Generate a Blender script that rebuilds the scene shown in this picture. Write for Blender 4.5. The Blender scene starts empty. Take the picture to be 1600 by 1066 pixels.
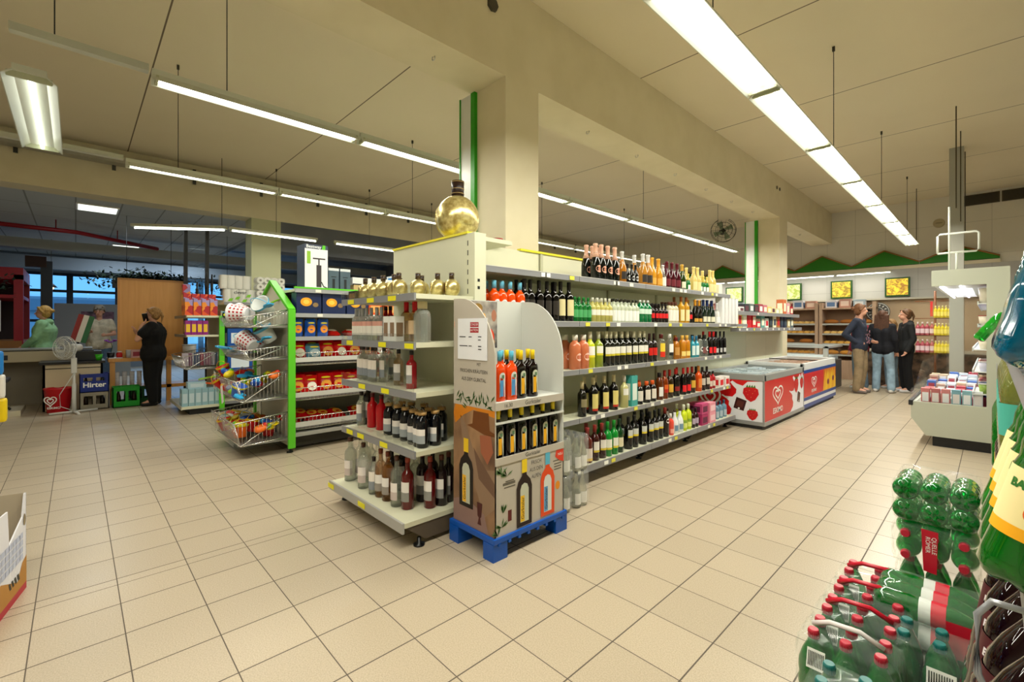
import bpy, bmesh, math, random
from mathutils import Vector, Matrix
from mathutils.geometry import tessellate_polygon
random.seed(7)
S = bpy.context.scene
COL = S.collection
PI = math.pi
# ---------------------------------------------------------------- camera, sky, light, exposure
CAMH = 1.343
cd = bpy.data.cameras.new('camera'); cam = bpy.data.objects.new('camera', cd); COL.objects.link(cam)
cam.location = (0, 0, CAMH); cam.rotation_euler = (PI/2, 0, math.radians(46.37))
cd.sensor_width = 36; cd.lens = 36*715/1600; cd.shift_y = -22/1600; cd.clip_start = .05
S.camera = cam
S.view_settings.view_transform = 'Standard'; S.view_settings.look = 'None'; S.view_settings.gamma = 1
S.view_settings.use_curve_mapping = False; S.view_settings.exposure = 0.08
W = bpy.data.worlds.new('world'); S.world = W; W.use_nodes = True
bg = W.node_tree.nodes['Background']; bg.inputs[0].default_value = (.12, .40, .80, 1); bg.inputs[1].default_value = 1.5
S.cycles.max_bounces = 8; S.cycles.diffuse_bounces = 4; S.cycles.transmission_bounces = 8; S.cycles.transparent_max_bounces = 12
S.cycles.caustics_reflective = False; S.cycles.caustics_refractive = False; S.cycles.sample_clamp_indirect = 4; S.cycles.use_light_tree = True
LAMPCOL = (1, .97, .84)
def strip_light(name, x, y0, y1, z, w, power, col=LAMPCOL, ang=0):
    l = bpy.data.lights.new(name, 'AREA'); l.shape = 'RECTANGLE'; l.size = w; l.size_y = y1-y0; l.energy = power; l.color = col
    o = bpy.data.objects.new(name, l); COL.objects.link(o); o.location = (x, (y0+y1)/2, z); o.rotation_euler = (0, 0, ang)
    return o
strip_light('tube_light_right', -1.2, -2.4, 13.2, 3.12, .16, 360)
strip_light('tube_light_middle', -4.2, .45, 11.3, 3.10, .08, 165)
strip_light('tube_light_left', -6.6, .4, 11.3, 3.10, .08, 120)
strip_light('tube_light_checkout', -9.6, 2.0, 7.5, 3.06, .08, 34)
strip_light('tube_light_cross', -5.43, -1.08, .68, 3.03, .2, 25, ang=PI/2)
# ---------------------------------------------------------------- helpers
_m = {}
def mat(name, c=(.5,.5,.5), r=.5, metal=0, trans=0, em=None, es=1, alpha=1, ior=1.45, coat=0):
    if name in _m: return _m[name]
    m = bpy.data.materials.new(name); m.use_nodes = True; b = m.node_tree.nodes['Principled BSDF']; i = b.inputs
    i['Base Color'].default_value = (*c, 1); i['Roughness'].default_value = r; i['Metallic'].default_value = metal
    i['Transmission Weight'].default_value = trans; i['IOR'].default_value = ior; i['Alpha'].default_value = alpha
    i['Coat Weight'].default_value = coat
    if em: i['Emission Color'].default_value = (*em, 1); i['Emission Strength'].default_value = es
    _m[name] = m; return m
def hexc(h):
    return tuple(((int(h[k:k+2],16)/255)**2.2) for k in (0,2,4))
def hm(h, r=.5, **k): return mat('m_'+h+'_%g'%r+''.join(k and ['%s%g'%(a,b) for a,b in k.items() if not isinstance(b,tuple)]), hexc(h), r, **k)
def N(m, t, **k):
    n = m.node_tree.nodes.new(t)
    for a, b in k.items(): setattr(n, a, b)
    return n
def lk(m, a, b): m.node_tree.links.new(a, b)
def noisy(m, c1, c2, scale=5, detail=3, bump=0, sc=(1,1,1), lo=.35, hi=.65):
    b = m.node_tree.nodes['Principled BSDF']; g = N(m,'ShaderNodeTexCoord'); mp = N(m,'ShaderNodeMapping'); mp.inputs[3].default_value = sc
    n = N(m,'ShaderNodeTexNoise'); n.inputs['Scale'].default_value = scale; n.inputs['Detail'].default_value = detail
    r = N(m,'ShaderNodeValToRGB'); r.color_ramp.elements[0].position = lo; r.color_ramp.elements[1].position = hi
    r.color_ramp.elements[0].color = (*c1,1); r.color_ramp.elements[1].color = (*c2,1)
    lk(m,g.outputs['Object'],mp.inputs[0]); lk(m,mp.outputs[0],n.inputs[0]); lk(m,n.outputs[0],r.inputs[0]); lk(m,r.outputs[0],b.inputs['Base Color'])
    if bump:
        bp = N(m,'ShaderNodeBump'); bp.inputs['Strength'].default_value = bump; bp.inputs['Distance'].default_value = .01
        lk(m,n.outputs[0],bp.inputs['Height']); lk(m,bp.outputs[0],b.inputs['Normal'])
    return m
def obj(name, data, m=None, parent=None, loc=None):
    if isinstance(data, bmesh.types.BMesh):
        me = bpy.data.meshes.new(name); data.to_mesh(me); data.free()
    else: me = data
    if m is not None and not me.materials:
        for q in (m if isinstance(m,(list,tuple)) else [m]): me.materials.append(q)
    o = bpy.data.objects.new(name, me); COL.objects.link(o)
    if parent: o.parent = parent
    if loc is not None: o.location = loc
    return o
def tag(o, label, cat, group=None):
    o['label'] = label; o['category'] = cat
    if group: o['group'] = group
    return o
def thing(name, label, cat, loc=(0,0,0), rz=0, group=None):
    o = bpy.data.objects.new(name, None); COL.objects.link(o); o.location = loc; o.rotation_euler = (0,0,rz); o.empty_display_size = .1
    return tag(o, label, cat, group)
def struct(name, bm, m, parent=None):
    o = obj(name, bm, m, parent); o['kind'] = 'structure'; return o
def BM(): return bmesh.new()
def bx(bm, x0, x1, y0, y1, z0, z1, mi=0, bev=0):
    v = [bm.verts.new((x,y,z)) for z in (z0,z1) for y in (y0,y1) for x in (x0,x1)]
    fs = [bm.faces.new([v[i] for i in q]) for q in ((0,2,3,1),(4,5,7,6),(0,1,5,4),(2,6,7,3),(0,4,6,2),(1,3,7,5))]
    for f in fs: f.material_index = mi
    if bev:
        es = list({e for f in fs for e in f.edges})
        bmesh.ops.bevel(bm, geom=es, offset=bev, segments=2, affect='EDGES', profile=.6)
    return bm
def box(*a, **k): return bx(BM(), *a, **k)
def cbx(bm, c, s, mi=0, bev=0): return bx(bm, c[0]-s[0]/2, c[0]+s[0]/2, c[1]-s[1]/2, c[1]+s[1]/2, c[2]-s[2]/2, c[2]+s[2]/2, mi, bev)
def lathe(bm, prof, seg=20, mi=0, sx=1, sy=1, c=(0,0,0), caps=True):
    rings = []
    for z, r in prof:
        rings.append([bm.verts.new((c[0]+math.cos(2*PI*k/seg)*r*sx, c[1]+math.sin(2*PI*k/seg)*r*sy, c[2]+z)) for k in range(seg)])
    for a, b in zip(rings, rings[1:]):
        for k in range(seg):
            f = bm.faces.new((a[k], a[(k+1)%seg], b[(k+1)%seg], b[k])); f.smooth = True; f.material_index = mi
    if caps:
        f = bm.faces.new(rings[0][::-1]); f.material_index = mi; f = bm.faces.new(rings[-1]); f.material_index = mi
    return bm
def tube(bm, pts, r, seg=6, mi=0, r2=None):
    pts = [Vector(p) for p in pts]; prev = None
    for i, p in enumerate(pts):
        d = (pts[min(i+1,len(pts)-1)]-pts[max(i-1,0)]).normalized()
        u = d.cross(Vector((0,0,1))); u = d.cross(Vector((1,0,0))) if u.length < .1 else u
        u.normalize(); w = d.cross(u); rr = r if r2 is None else r+(r2-r)*i/(len(pts)-1)
        ring = [bm.verts.new(p+(u*math.cos(2*PI*k/seg)+w*math.sin(2*PI*k/seg))*rr) for k in range(seg)]
        if prev:
            for k in range(seg):
                f = bm.faces.new((prev[k], prev[(k+1)%seg], ring[(k+1)%seg], ring[k])); f.smooth = True; f.material_index = mi
        else: bm.faces.new(ring[::-1]).material_index = mi
        prev = ring
    bm.faces.new(prev).material_index = mi
    bmesh.ops.recalc_face_normals(bm, faces=bm.faces)
    return bm
def prism(bm, pts, ax, a0, a1, mi=0):
    """extrude a 2D outline along axis ax ('x','y','z') from a0 to a1"""
    def P(p, a): return {'x':(a,p[0],p[1]), 'y':(p[0],a,p[1]), 'z':(p[0],p[1],a)}[ax]
    A = [bm.verts.new(P(p,a0)) for p in pts]; B = [bm.verts.new(P(p,a1)) for p in pts]; n = len(pts)
    fs = [bm.faces.new(A), bm.faces.new(B[::-1])]+[bm.faces.new((A[i],B[i],B[(i+1)%n],A[(i+1)%n])) for i in range(n)]
    for f in fs: f.material_index = mi
    bmesh.ops.recalc_face_normals(bm, faces=fs); return bm
def sph(bm, c, r, s=(1,1,1), u=14, v=9, mi=0, rot=None):
    m = Matrix.Translation(c) @ (rot or Matrix()) @ Matrix.Diagonal((s[0],s[1],s[2],1))
    g = bmesh.ops.create_uvsphere(bm, u_segments=u, v_segments=v, radius=r, matrix=m)
    for w in g['verts']:
        for f in w.link_faces: f.smooth = True; f.material_index = mi
    return bm
def capsule(bm, a, b, ra, rb, n=10):
    sph(bm, a, ra, u=n, v=7); sph(bm, b, rb, u=n, v=7); a = Vector(a); b = Vector(b)
    if (b-a).length < 1e-4: return
    tube(bm, [a, b], ra, seg=n, r2=rb)
class Fr:
    """flat frame for print on a surface: origin, right, up"""
    def __init__(s, o, u, v): s.o = Vector(o); s.u = Vector(u).normalized(); s.v = Vector(v).normalized(); s.n = s.u.cross(s.v)
    def p(s, a, b, e=.001): return s.o+s.u*a+s.v*b+s.n*e
    def poly(s, name, pts, m, parent, e=.001):
        return s.polys(name, [pts], m, parent, e)
    def polys(s, name, L, m, parent, e=.001):
        bm = BM()
        for pts in L:
            vs = [bm.verts.new(s.p(a,b,e)) for a,b in pts]
            for t in tessellate_polygon([[Vector((a,b,0)) for a,b in pts]]):
                q = [vs[k] for k in t]
                if (q[1].co-q[0].co).cross(q[2].co-q[0].co).dot(s.n) < 0: q.reverse()
                bm.faces.new(q)
        return obj(name, bm, m, parent)
    def rect(s, name, a0, a1, b0, b1, m, parent, e=.001): return s.poly(name, [(a0,b0),(a1,b0),(a1,b1),(a0,b1)], m, parent, e)
    def ell(s, name, a, b, ra, rb, m, parent, e=.001, n=24, rot=0):
        c, q = math.cos(rot), math.sin(rot)
        return s.poly(name, [(a+ra*math.cos(t)*c-rb*math.sin(t)*q, b+ra*math.cos(t)*q+rb*math.sin(t)*c) for t in [2*PI*k/n for k in range(n)]], m, parent, e)
    def line(s, name, L, w, m, parent, e=.001, closed=False):
        bm = BM()
        for pts in L:
            q = [Vector(p) for p in pts]; prev = None
            for i, p in enumerate(q):
                a = q[i-1] if (i or closed) else q[0]; b = q[(i+1)%len(q)] if (i+1 < len(q) or closed) else q[-1]
                d = (b-a).normalized(); t = Vector((-d.y, d.x))*w/2
                cur = [bm.verts.new(s.p(*(p+t),e)), bm.verts.new(s.p(*(p-t),e))]
                if prev: bm.faces.new((prev[0],prev[1],cur[1],cur[0]))
                prev = cur
        return obj(name, bm, m, parent)
    def text(s, name, txt, a, b, size, m, parent, e=.0015, align='CENTER', sx=1, rot=0, bold=0):
        cu = bpy.data.curves.new('t','FONT'); cu.body = txt; cu.size = size; cu.align_x = align; cu.align_y = 'CENTER'; cu.offset = bold; cu.resolution_u = 3
        to = bpy.data.objects.new('t', cu); COL.objects.link(to); dg = bpy.context.evaluated_depsgraph_get()
        me = bpy.data.meshes.new_from_object(to.evaluated_get(dg)); bpy.data.objects.remove(to)
        c, q = math.cos(rot), math.sin(rot)
        for w in me.vertices:
            x, y = w.co.x*sx, w.co.y; w.co = s.p(a+x*c-y*q, b+x*q+y*c, e)
        me.materials.clear(); return obj(name, me, m, parent)
def bake(bm, mods, m=None):
    """mesh through modifiers, no operators"""
    me = bpy.data.meshes.new('b'); bm.to_mesh(me); bm.free(); o = bpy.data.objects.new('b', me); COL.objects.link(o)
    for t, k in mods:
        q = o.modifiers.new(t, t)
        for a, b in k.items(): setattr(q, a, b)
    me2 = bpy.data.meshes.new_from_object(o.evaluated_get(bpy.context.evaluated_depsgraph_get())); bpy.data.objects.remove(o)
    return me2
ORD = ['leftmost','second from left','third from left','fourth from left','fifth from left','sixth from left','seventh from left','eighth from left','ninth from left','tenth from left','eleventh from left','twelfth from left','thirteenth from left','fourteenth from left','fifteenth from left','sixteenth from left','seventeenth from left','eighteenth from left','nineteenth from left','twentieth from left']
NUM = ['zero','one','two','three','four','five','six','seven','eight','nine','ten','eleven','twelve','thirteen','fourteen','fifteen','sixteen','seventeen','eighteen','nineteen','twenty']
def onelabel(i, n, desc, place):
    return f'{desc} {place}' if n == 1 else f'{ORD[i]} of {NUM[n]} {desc}s {place}'.replace('first ','')
# prototypes: shared meshes for every part, a separate object for every part of every thing
PROTO = {}
def proto(key, parts): PROTO[key] = parts     # parts: list of (name, mesh, children)
def place(key, name, label, cat, loc, rz=0, group=None, rx=0, ry=0, sc=1):
    t = thing(name, label, cat, loc, rz, group); t.rotation_euler = (rx, ry, rz)
    if sc != 1: t.scale = (sc,sc,sc)
    def rec(L, par):
        for nm, me, ch in L:
            o = bpy.data.objects.new(nm, me); COL.objects.link(o); o.parent = par; rec(ch, o)
    rec(PROTO[key], t); return t
def mesh_of(bm, m):
    me = bpy.data.meshes.new('part'); bm.to_mesh(me); bm.free()
    for q in (m if isinstance(m,(list,tuple)) else [m]): me.materials.append(q)
    return me
# ---------------------------------------------------------------- common materials
def tile_mat():
    m = mat('floor_tile', (.62,.52,.38), .3); b = m.node_tree.nodes['Principled BSDF']
    g = N(m,'ShaderNodeNewGeometry'); sp = N(m,'ShaderNodeSeparateXYZ'); lk(m, g.outputs['Position'], sp.inputs[0])
    def M(op, a, bb, c=None):
        n = N(m,'ShaderNodeMath', operation=op)
        for i, q in enumerate((a,bb,c)):
            if q is None: continue
            if isinstance(q,(int,float)): n.inputs[i].default_value = q
            else: lk(m, q, n.inputs[i])
        return n.outputs[0]
    def near(v, off, w):
        t = M('FRACT', M('DIVIDE', M('SUBTRACT', v, off), .3), 0); t = M('MULTIPLY', M('ABSOLUTE', M('SUBTRACT', t, .5), 0), .3)
        return M('GREATER_THAN', t, .15-w)
    gx = near(sp.outputs[0], .0824, .0030); gy = near(sp.outputs[1], .158, .0022)
    ex = M('LESS_THAN', M('ABSOLUTE', M('ADD', sp.outputs[0], 3.14), 0), .0025)
    gr = M('MAXIMUM', M('MAXIMUM', gx, gy), ex)
    n = N(m,'ShaderNodeTexNoise'); n.inputs['Scale'].default_value = 180; n.inputs['Detail'].default_value = 2
    n2 = N(m,'ShaderNodeTexNoise'); n2.inputs['Scale'].default_value = 1.3
    lk(m,g.outputs['Position'],n.inputs[0]); lk(m,g.outputs['Position'],n2.inputs[0])
    r = N(m,'ShaderNodeValToRGB'); r.color_ramp.elements[0].position=.38; r.color_ramp.elements[1].position=.6
    r.color_ramp.elements[0].color=(.41,.34,.245,1); r.color_ramp.elements[1].color=(.50,.418,.308,1); lk(m,n.outputs[0],r.inputs[0])
    # each tile has its own slight tone
    fx = M('FLOOR', M('DIVIDE', M('SUBTRACT', sp.outputs[0], .0824), .3), 0); fy = M('FLOOR', M('DIVIDE', M('SUBTRACT', sp.outputs[1], .158), .3), 0)
    cb = N(m,'ShaderNodeCombineXYZ'); lk(m,fx,cb.inputs[0]); lk(m,fy,cb.inputs[1]); wn = N(m,'ShaderNodeTexWhiteNoise'); lk(m,cb.outputs[0],wn.inputs[0])
    hs = N(m,'ShaderNodeHueSaturation'); lk(m,r.outputs[0],hs.inputs['Color']); lk(m, M('ADD', M('MULTIPLY', wn.outputs[0], .10), .95), hs.inputs['Value'])
    mx = N(m,'ShaderNodeMix', data_type='RGBA'); lk(m,gr,mx.inputs[0]); lk(m,hs.outputs[0],mx.inputs[6]); mx.inputs[7].default_value=(.10,.08,.06,1)
    lk(m,mx.outputs[2],b.inputs['Base Color'])
    rr = M('ADD', M('MULTIPLY', n2.outputs[0], .18), .24); lk(m, M('MAXIMUM', rr, M('MULTIPLY', gr, .8)), b.inputs['Roughness'])
    bp = N(m,'ShaderNodeBump'); bp.inputs['Strength'].default_value=.35; bp.inputs['Distance'].default_value=.002; bp.invert=True
    lk(m,gr,bp.inputs['Height']); lk(m,bp.outputs[0],b.inputs['Normal']); return m
def ceil_mat():
    m = mat('ceiling_board', (.7,.62,.44), .75); b = m.node_tree.nodes['Principled BSDF']
    g = N(m,'ShaderNodeNewGeometry'); sp = N(m,'ShaderNodeSeparateXYZ'); lk(m, g.outputs['Position'], sp.inputs[0])
    def M(op,a,v):
        n = N(m,'ShaderNodeMath', operation=op); lk(m,a,n.inputs[0]); n.inputs[1].default_value = v; return n.outputs[0]
    t = M('GREATER_THAN', M('ABSOLUTE', M('SUBTRACT', M('FRACT', M('DIVIDE', M('SUBTRACT', sp.outputs[1], .66), 2.2), 0), .5), 0), .4965)
    n = N(m,'ShaderNodeTexNoise'); n.inputs['Scale'].default_value = 1.1; lk(m,g.outputs['Position'],n.inputs[0])
    r = N(m,'ShaderNodeValToRGB'); r.color_ramp.elements[0].color=(.76,.68,.50,1); r.color_ramp.elements[1].color=(.82,.74,.56,1); lk(m,n.outputs[0],r.inputs[0])
    mx = N(m,'ShaderNodeMix', data_type='RGBA'); lk(m,t,mx.inputs[0]); lk(m,r.outputs[0],mx.inputs[6]); mx.inputs[7].default_value=(.16,.12,.08,1)
    lk(m,mx.outputs[2],b.inputs['Base Color']); return m
FLOOR = tile_mat(); CEIL = ceil_mat()
CREAM = noisy(mat('cream_paint', r=.7), (.72,.65,.46), (.77,.70,.51), 2.5)
CREAMW = noisy(mat('pale_wall', r=.7), (.72,.68,.56), (.78,.74,.62), 2)
SHELF = hm('d2d2b8', .45); SHELFD = hm('7a7468', .5); RAIL = hm('85868a', .35); RAILE = hm('c8c8c4', .3); DARK = hm('1c1c1c', .5)
STEEL = mat('steel', (.6,.6,.6), .3, 1); CHROME = mat('wire_chrome', (.75,.75,.73), .25, .9)
WHITE = hm('f2f2ee', .4); YEL = hm('e8e020', .5); GREEN = hm('2f9a1c', .45); LGREEN = hm('5cc42c', .4)
WOODB = noisy(mat('beech', r=.4), (.60,.29,.075), (.66,.33,.095), 2.5, 4, 0, (8,8,.6))
BLUEP = hm('0f4fa8', .35); TUBE = mat('lit_tube', (1,1,1), .5, em=(1,.97,.86), es=9); TUBEC = mat('lit_tube_cool', (1,1,1), .5, em=(.96,1,.88), es=5)
CLEARP = mat('clear_plastic', (.85,.9,.9), .05, trans=1, alpha=.22, ior=1.3)
GLASS = mat('pane_glass', (.8,.9,.9), .02, trans=1, alpha=.12, ior=1.2)
BLACK = hm('0c0c0e', .35); RED = hm('d01818', .35); SKIN = hm('d09a80', .5)
# ---------------------------------------------------------------- the room
ZC = 4.42
struct('floor', box(-22,2.5,-4,14.9,-.1,0), FLOOR)
struct('ceiling', box(-10.5,2.5,-4,14.9,ZC,ZC+.1), CEIL)
def panelled(name, c1, c2):
    m = mat(name, r=.6); b = m.node_tree.nodes['Principled BSDF']; g = N(m,'ShaderNodeNewGeometry'); mp = N(m,'ShaderNodeMapping')
    mp.inputs['Rotation'].default_value = (PI/2,0,0)
    br = N(m,'ShaderNodeTexBrick'); br.offset = 0; br.inputs['Scale'].default_value = 1; br.inputs['Brick Width'].default_value = .62; br.inputs['Row Height'].default_value = .75
    br.inputs['Mortar Size'].default_value = .004; br.inputs['Color1'].default_value = (*c1,1); br.inputs['Color2'].default_value = (*c2,1); br.inputs['Mortar'].default_value = (c1[0]*.7,c1[1]*.7,c1[2]*.7,1)
    lk(m,g.outputs['Position'],mp.inputs[0]); lk(m,mp.outputs[0],br.inputs[0]); lk(m,br.outputs[0],b.inputs['Base Color']); return m
WALLP = panelled('wall_boards', (.72,.69,.60), (.74,.71,.62))
GREYB = panelled('grey_boards', (.44,.43,.40), (.45,.44,.41))
struct('wall_back', box(-10.5,2.5,14.85,15,0,ZC), WALLP)
struct('wall_right', box(2.5,2.6,-4,14.9,0,ZC), CREAMW)
struct('wall_behind', box(-22,2.5,-4.1,-4,0,ZC), CREAMW)
struct('trim_beam', box(-3.46,-3.0,-4,14.85,3.59,ZC-.002), CREAM)
# column_1 near, column_2 far, column_3 at the lobby
struct('trim_column', box(-3.40,-3.0,2.78,3.21,0,3.59), CREAM)
struct('trim_column_2', box(-3.40,-3.0,10.42,10.93,0,3.59), CREAM)
struct('trim_lobby_beam', box(-10.9,-10.45,-4,14.85,3.58,ZC-.002), CREAM)
struct('trim_lobby_column', box(-10.9,-10.45,2.6,3.16,0,3.58), hm('b9bb96',.6))
struct('trim_back_cove', box(-10.4,.13,14.78,14.849,2.78,2.86), CREAM)
struct('trim_back_band', box(-10.4,.8,14.80,14.848,2.06,2.78), GREYB)
struct('trim_back_ledge', box(-10.4,.6,14.62,14.80,2.02,2.06), hm('b8b4a4',.4))
struct('trim_back_panel', box(-2.6,.6,14.80,14.846,0,2.02), noisy(mat('bakery_wall',r=.5),(.50,.36,.22),(.56,.41,.26),2))
bm = BM()
for k in range(14):
    y = -1+k*1.05
    tube(bm, [(-3.2+.02*math.cos(t), y, 3.575+.018*math.sin(t)) for t in [PI*.6+2*PI*.8*q/8 for q in range(9)]], .004, 5)
obj('hook_row', bm, STEEL); bpy.data.objects['hook_row']['kind'] = 'structure'; bpy.data.objects['hook_row'].name = 'trim_beam_hooks'
bm = BM(); bmesh.ops.create_cone(bm, cap_ends=True, segments=7, radius1=.06, radius2=.055, depth=.03, matrix=Matrix.Translation((-2.99,2.62,4.14))@Matrix.Rotation(PI/2,4,'Y'))
tag(obj('beam_hole_plug', bm, hm('4a463c',.6)), 'dark seven-sided plug in the beam above the near column', 'plug')
for i,(y,w) in enumerate(((10.25,'left'),(10.42,'right'))):
    bm = BM(); bmesh.ops.create_cone(bm, cap_ends=True, segments=12, radius1=.035, radius2=.035, depth=.012, matrix=Matrix.Translation((-2.995,y,4.16))@Matrix.Rotation(PI/2,4,'Y'))
    tag(obj('beam_hole_plug', bm, hm('5a5444',.6)), f'{w} one of two small dark plugs side by side in beam', 'plug', 'small plugs in the beam')
# green zigzag on back wall
o = thing('zigzag_panel', 'long green zigzag board with brown edging across the back wall', 'wall decoration', (0,14.8,2.86))
def zig(c, w, h, name='triangle'):
    pts = [(c-w/2,.012),(c-w/2,.07),(c,h),(c+w/2,.07),(c+w/2,.012)]
    bm = prism(BM(), pts, 'y', -.02, .03); t = obj(name, bm, hm('2c7d16',.55), o)
    bm = BM()
    for a, b in zip(pts[1:3]+[pts[3]], pts[2:4]+[pts[3]]):
        if a == b: continue
        tube(bm, [(a[0],-.03,a[1]),(b[0],-.03,b[1])], .018, 6)
    obj('edging', bm, hm('9a6a34',.5), t)
for c in (-9.9,-8.55,-7.2,-5.87,-4.53,-3.21): zig(c,1.32,.41)
zig(-1.88,1.32,.40); zig(-.545,1.33,.36)
for i,(x0,x1,nm,wh) in enumerate(((-5.75,-5.25,'salad','leftmost, beyond the far column'),(-4.18,-3.69,'greens','left, beside the far column'),(-3.0,-2.53,'pasta','middle'),(-1.86,-1.38,'bowl','right'))):
    z0,z1 = 2.10,2.57; t = thing('lit_food_picture', f'{wh} backlit yellow food picture in dark green frame above bakery', 'picture', ((x0+x1)/2,14.79,z0), group='backlit food pictures above the bakery')
    w = (x1-x0)/2; obj('frame', box(-w,w,-.07,.0,0,z1-z0), hm('1e4a14',.5), t)
    m = mat('lit_print_%d'%i, (.1,.08,.02), .4); b = m.node_tree.nodes['Principled BSDF']
    g = N(m,'ShaderNodeTexCoord'); n = N(m,'ShaderNodeTexNoise'); n.inputs['Scale'].default_value = 7; n.inputs['Distortion'].default_value = 2.5; r = N(m,'ShaderNodeValToRGB')
    e = r.color_ramp.elements; e[0].position=.36; e[1].position=.6
    cs = [((.55,.65,.15,1),(.9,.95,.55,1)),((.35,.5,.05,1),(.95,.95,.45,1)),((.30,.16,.01,1),(1,.75,.05,1)),((.35,.12,.01,1),(1,.72,.03,1))][i]
    e[0].color, e[1].color = cs; lk(m,g.outputs['Object'],n.inputs[0]); lk(m,n.outputs[0],r.inputs[0]); lk(m,r.outputs[0],b.inputs['Emission Color']); b.inputs['Emission Strength'].default_value = 1.1
    obj('lit_print', box(-w+.035,w-.035,-.075,-.07,.035,z1-z0-.035), m, t)
# vent grilles, round grille, fan
for x0,x1,wh in ((-.5,.12,'left'),(.15,.75,'right')):
    t = thing('vent_grille', f'{wh} dark slotted vent grille high on the back wall', 'vent', ((x0+x1)/2,14.84,4.12), group='vent grilles high on the back wall'); w=(x1-x0)/2
    obj('frame', box(-w,w,-.02,0,0,.24), hm('5a5240',.6), t)
    bm = BM()
    for k in range(7): bx(bm,-w+.02,w-.02,-.035,-.02,.02+k*.03,.035+k*.03)
    obj('slats', bm, hm('3a342a',.6), t)
t = thing('round_vent', 'round cream vent disc on the panelled back wall', 'vent', (-.87,14.84,3.81))
bm = BM(); bmesh.ops.create_cone(bm, cap_ends=True, segments=24, radius1=.11, radius2=.1, depth=.04, matrix=Matrix.Rotation(PI/2,4,'X')); obj('disc', bm, hm('b4a888',.5), t)
obj('slot', box(-.06,.06,-.03,-.021,-.005,.005), hm('5a5444'), t)
t = thing('wall_fan', 'wall fan in round wire cage high near back wall', 'fan', (-5.34,13.5,4.12), .55)
bm = BM()
for r_ in (.33,.22,.12):
    for yy in ((-.06,.06) if r_>.3 else (-.1,)):
        tube(bm,[(r_*math.cos(2*PI*k/28),yy,r_*math.sin(2*PI*k/28)) for k in range(29)],.006,5)
for k in range(14):
    a=2*PI*k/14; tube(bm,[(.05*math.cos(a),-.12,.05*math.sin(a)),(.33*math.cos(a),-.06,.33*math.sin(a)),(.33*math.cos(a),.06,.33*math.sin(a))],.003,4)
obj('cage', bm, hm('3c3c38',.4), t)
bm = BM()
for k in range(4):
    a=k*PI/2+.4; prism(bm,[(.05*math.cos(a),.05*math.sin(a)),(.27*math.cos(a-.25),.27*math.sin(a-.25)),(.28*math.cos(a+.3),.28*math.sin(a+.3)),(.06*math.cos(a+.9),.06*math.sin(a+.9))],'y',-.01,.01)
obj('blades', bm, hm('8a9a80',.4), t)
bm = BM(); bmesh.ops.create_cone(bm, cap_ends=True, segments=16, radius1=.09, radius2=.07, depth=.2, matrix=Matrix.Translation((0,.1,0))@Matrix.Rotation(PI/2,4,'X')); obj('motor', bm, hm('303030',.4), t)
bm = BM(); tube(bm,[(0,.15,0),(0,.2,.28)],.02); obj('bracket', bm, hm('303030',.4), t)
# cable tray and pipe high on the lobby beam
t = thing('cable_tray', 'grey perforated cable tray on brackets along the lobby beam', 'cable tray', (-10.3,0,4.12))
m = mat('perforated', (.42,.42,.38), .4, .6); obj('tray', box(-.12,.1,-3.8,14.8,0,.10), m, t)
bm=BM()
for k in range(16): bx(bm,-.14,-.12+.02,-3+k*1.15,-2.95+k*1.15,-.08,.2)
obj('brackets', bm, hm('4a4a44',.5), t)
# white signboards beside the columns
for y,x0,x1,z0,wh in ((2.775,-3.62,-3.41,1.9,'near'),(10.41,-3.64,-3.42,1.36,'far')):
    t = thing('column_signboard', f'tall narrow white board with green edges beside the {wh} column', 'signboard', ((x0+x1)/2,y,z0), group='white boards with green edges')
    w=(x1-x0)/2; h=3.585-z0; obj('board', box(-w,w,-.02,.02,0,h), hm('e8ece8',.35), t)
    obj('edge_strip', box(-w-.014,-w,-.03,.02,0,h), GREEN, t); obj('edge_strip', box(w-.045,w+.012,-.03,.02,0,h), GREEN, t)
    if y>5:
        obj('bottom_strip', box(-w-.014,.62,-.035,.02,-.05,0), GREEN, t)
# ---------------------------------------------------------------- ceiling lights
def luminaire(x, y0, y1, z, w, label, group, tubes=2, wires=(.3,), ang=0, cool=False, refl=True):
    L=y1-y0; t = thing('ceiling_light', label, 'ceiling light', (x,(y0+y1)/2,z), ang, group)
    bm = BM(); h=L/2-.008
    bx(bm,-w/2*.6,w/2*.6,-h,h,.03,.075)
    if refl:
        prism(bm,[(-w/2,-.012),(-w/2+.006,-.012),(-w/2*.55,.032),(-w/2*.6,.036)],'y',-h,h); prism(bm,[(w/2,-.012),(w/2-.006,-.012),(w/2*.55,.032),(w/2*.6,.036)],'y',-h,h)
    obj('housing', bm, hm('d4d8cc',.3), t)
    for k in range(tubes):
        xx = (k-(tubes-1)/2)*w*.42; bm=BM(); tube(bm,[(xx,-h+.03,.008),(xx,h-.03,.008)],.013,8); obj('tube', bm, TUBEC if cool else TUBE, t)
    for s in (-1,1): obj('socket', box(-w*.4,w*.4,s*(h-.028)-.008,s*(h-.028)+.008,-.008,.03), hm('b8bca0',.4), t)
    for f in wires:
        bm=BM(); tube(bm,[(0,-h+L*f,.07),(0,-h+L*f,ZC-z-.03)],.004,5); bx(bm,-.012,.012,-h+L*f-.012,-h+L*f+.012,ZC-z-.05,ZC-z); obj('suspension_wire', bm, hm('3a382e',.5), t)
    return t
n=10
for k in range(n):
    y0=-2.49+k*1.575; q=n-1-k
    luminaire(-1.2,y0,y0+1.575,3.14,.24,'twin tube ceiling light unit at the bakery end of right row' if q==0 else f'twin tube ceiling light in right row, {NUM[q]} before the bakery end','twin tube ceiling lights in the right row',2,(.4,) if k%2 else ())
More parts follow.
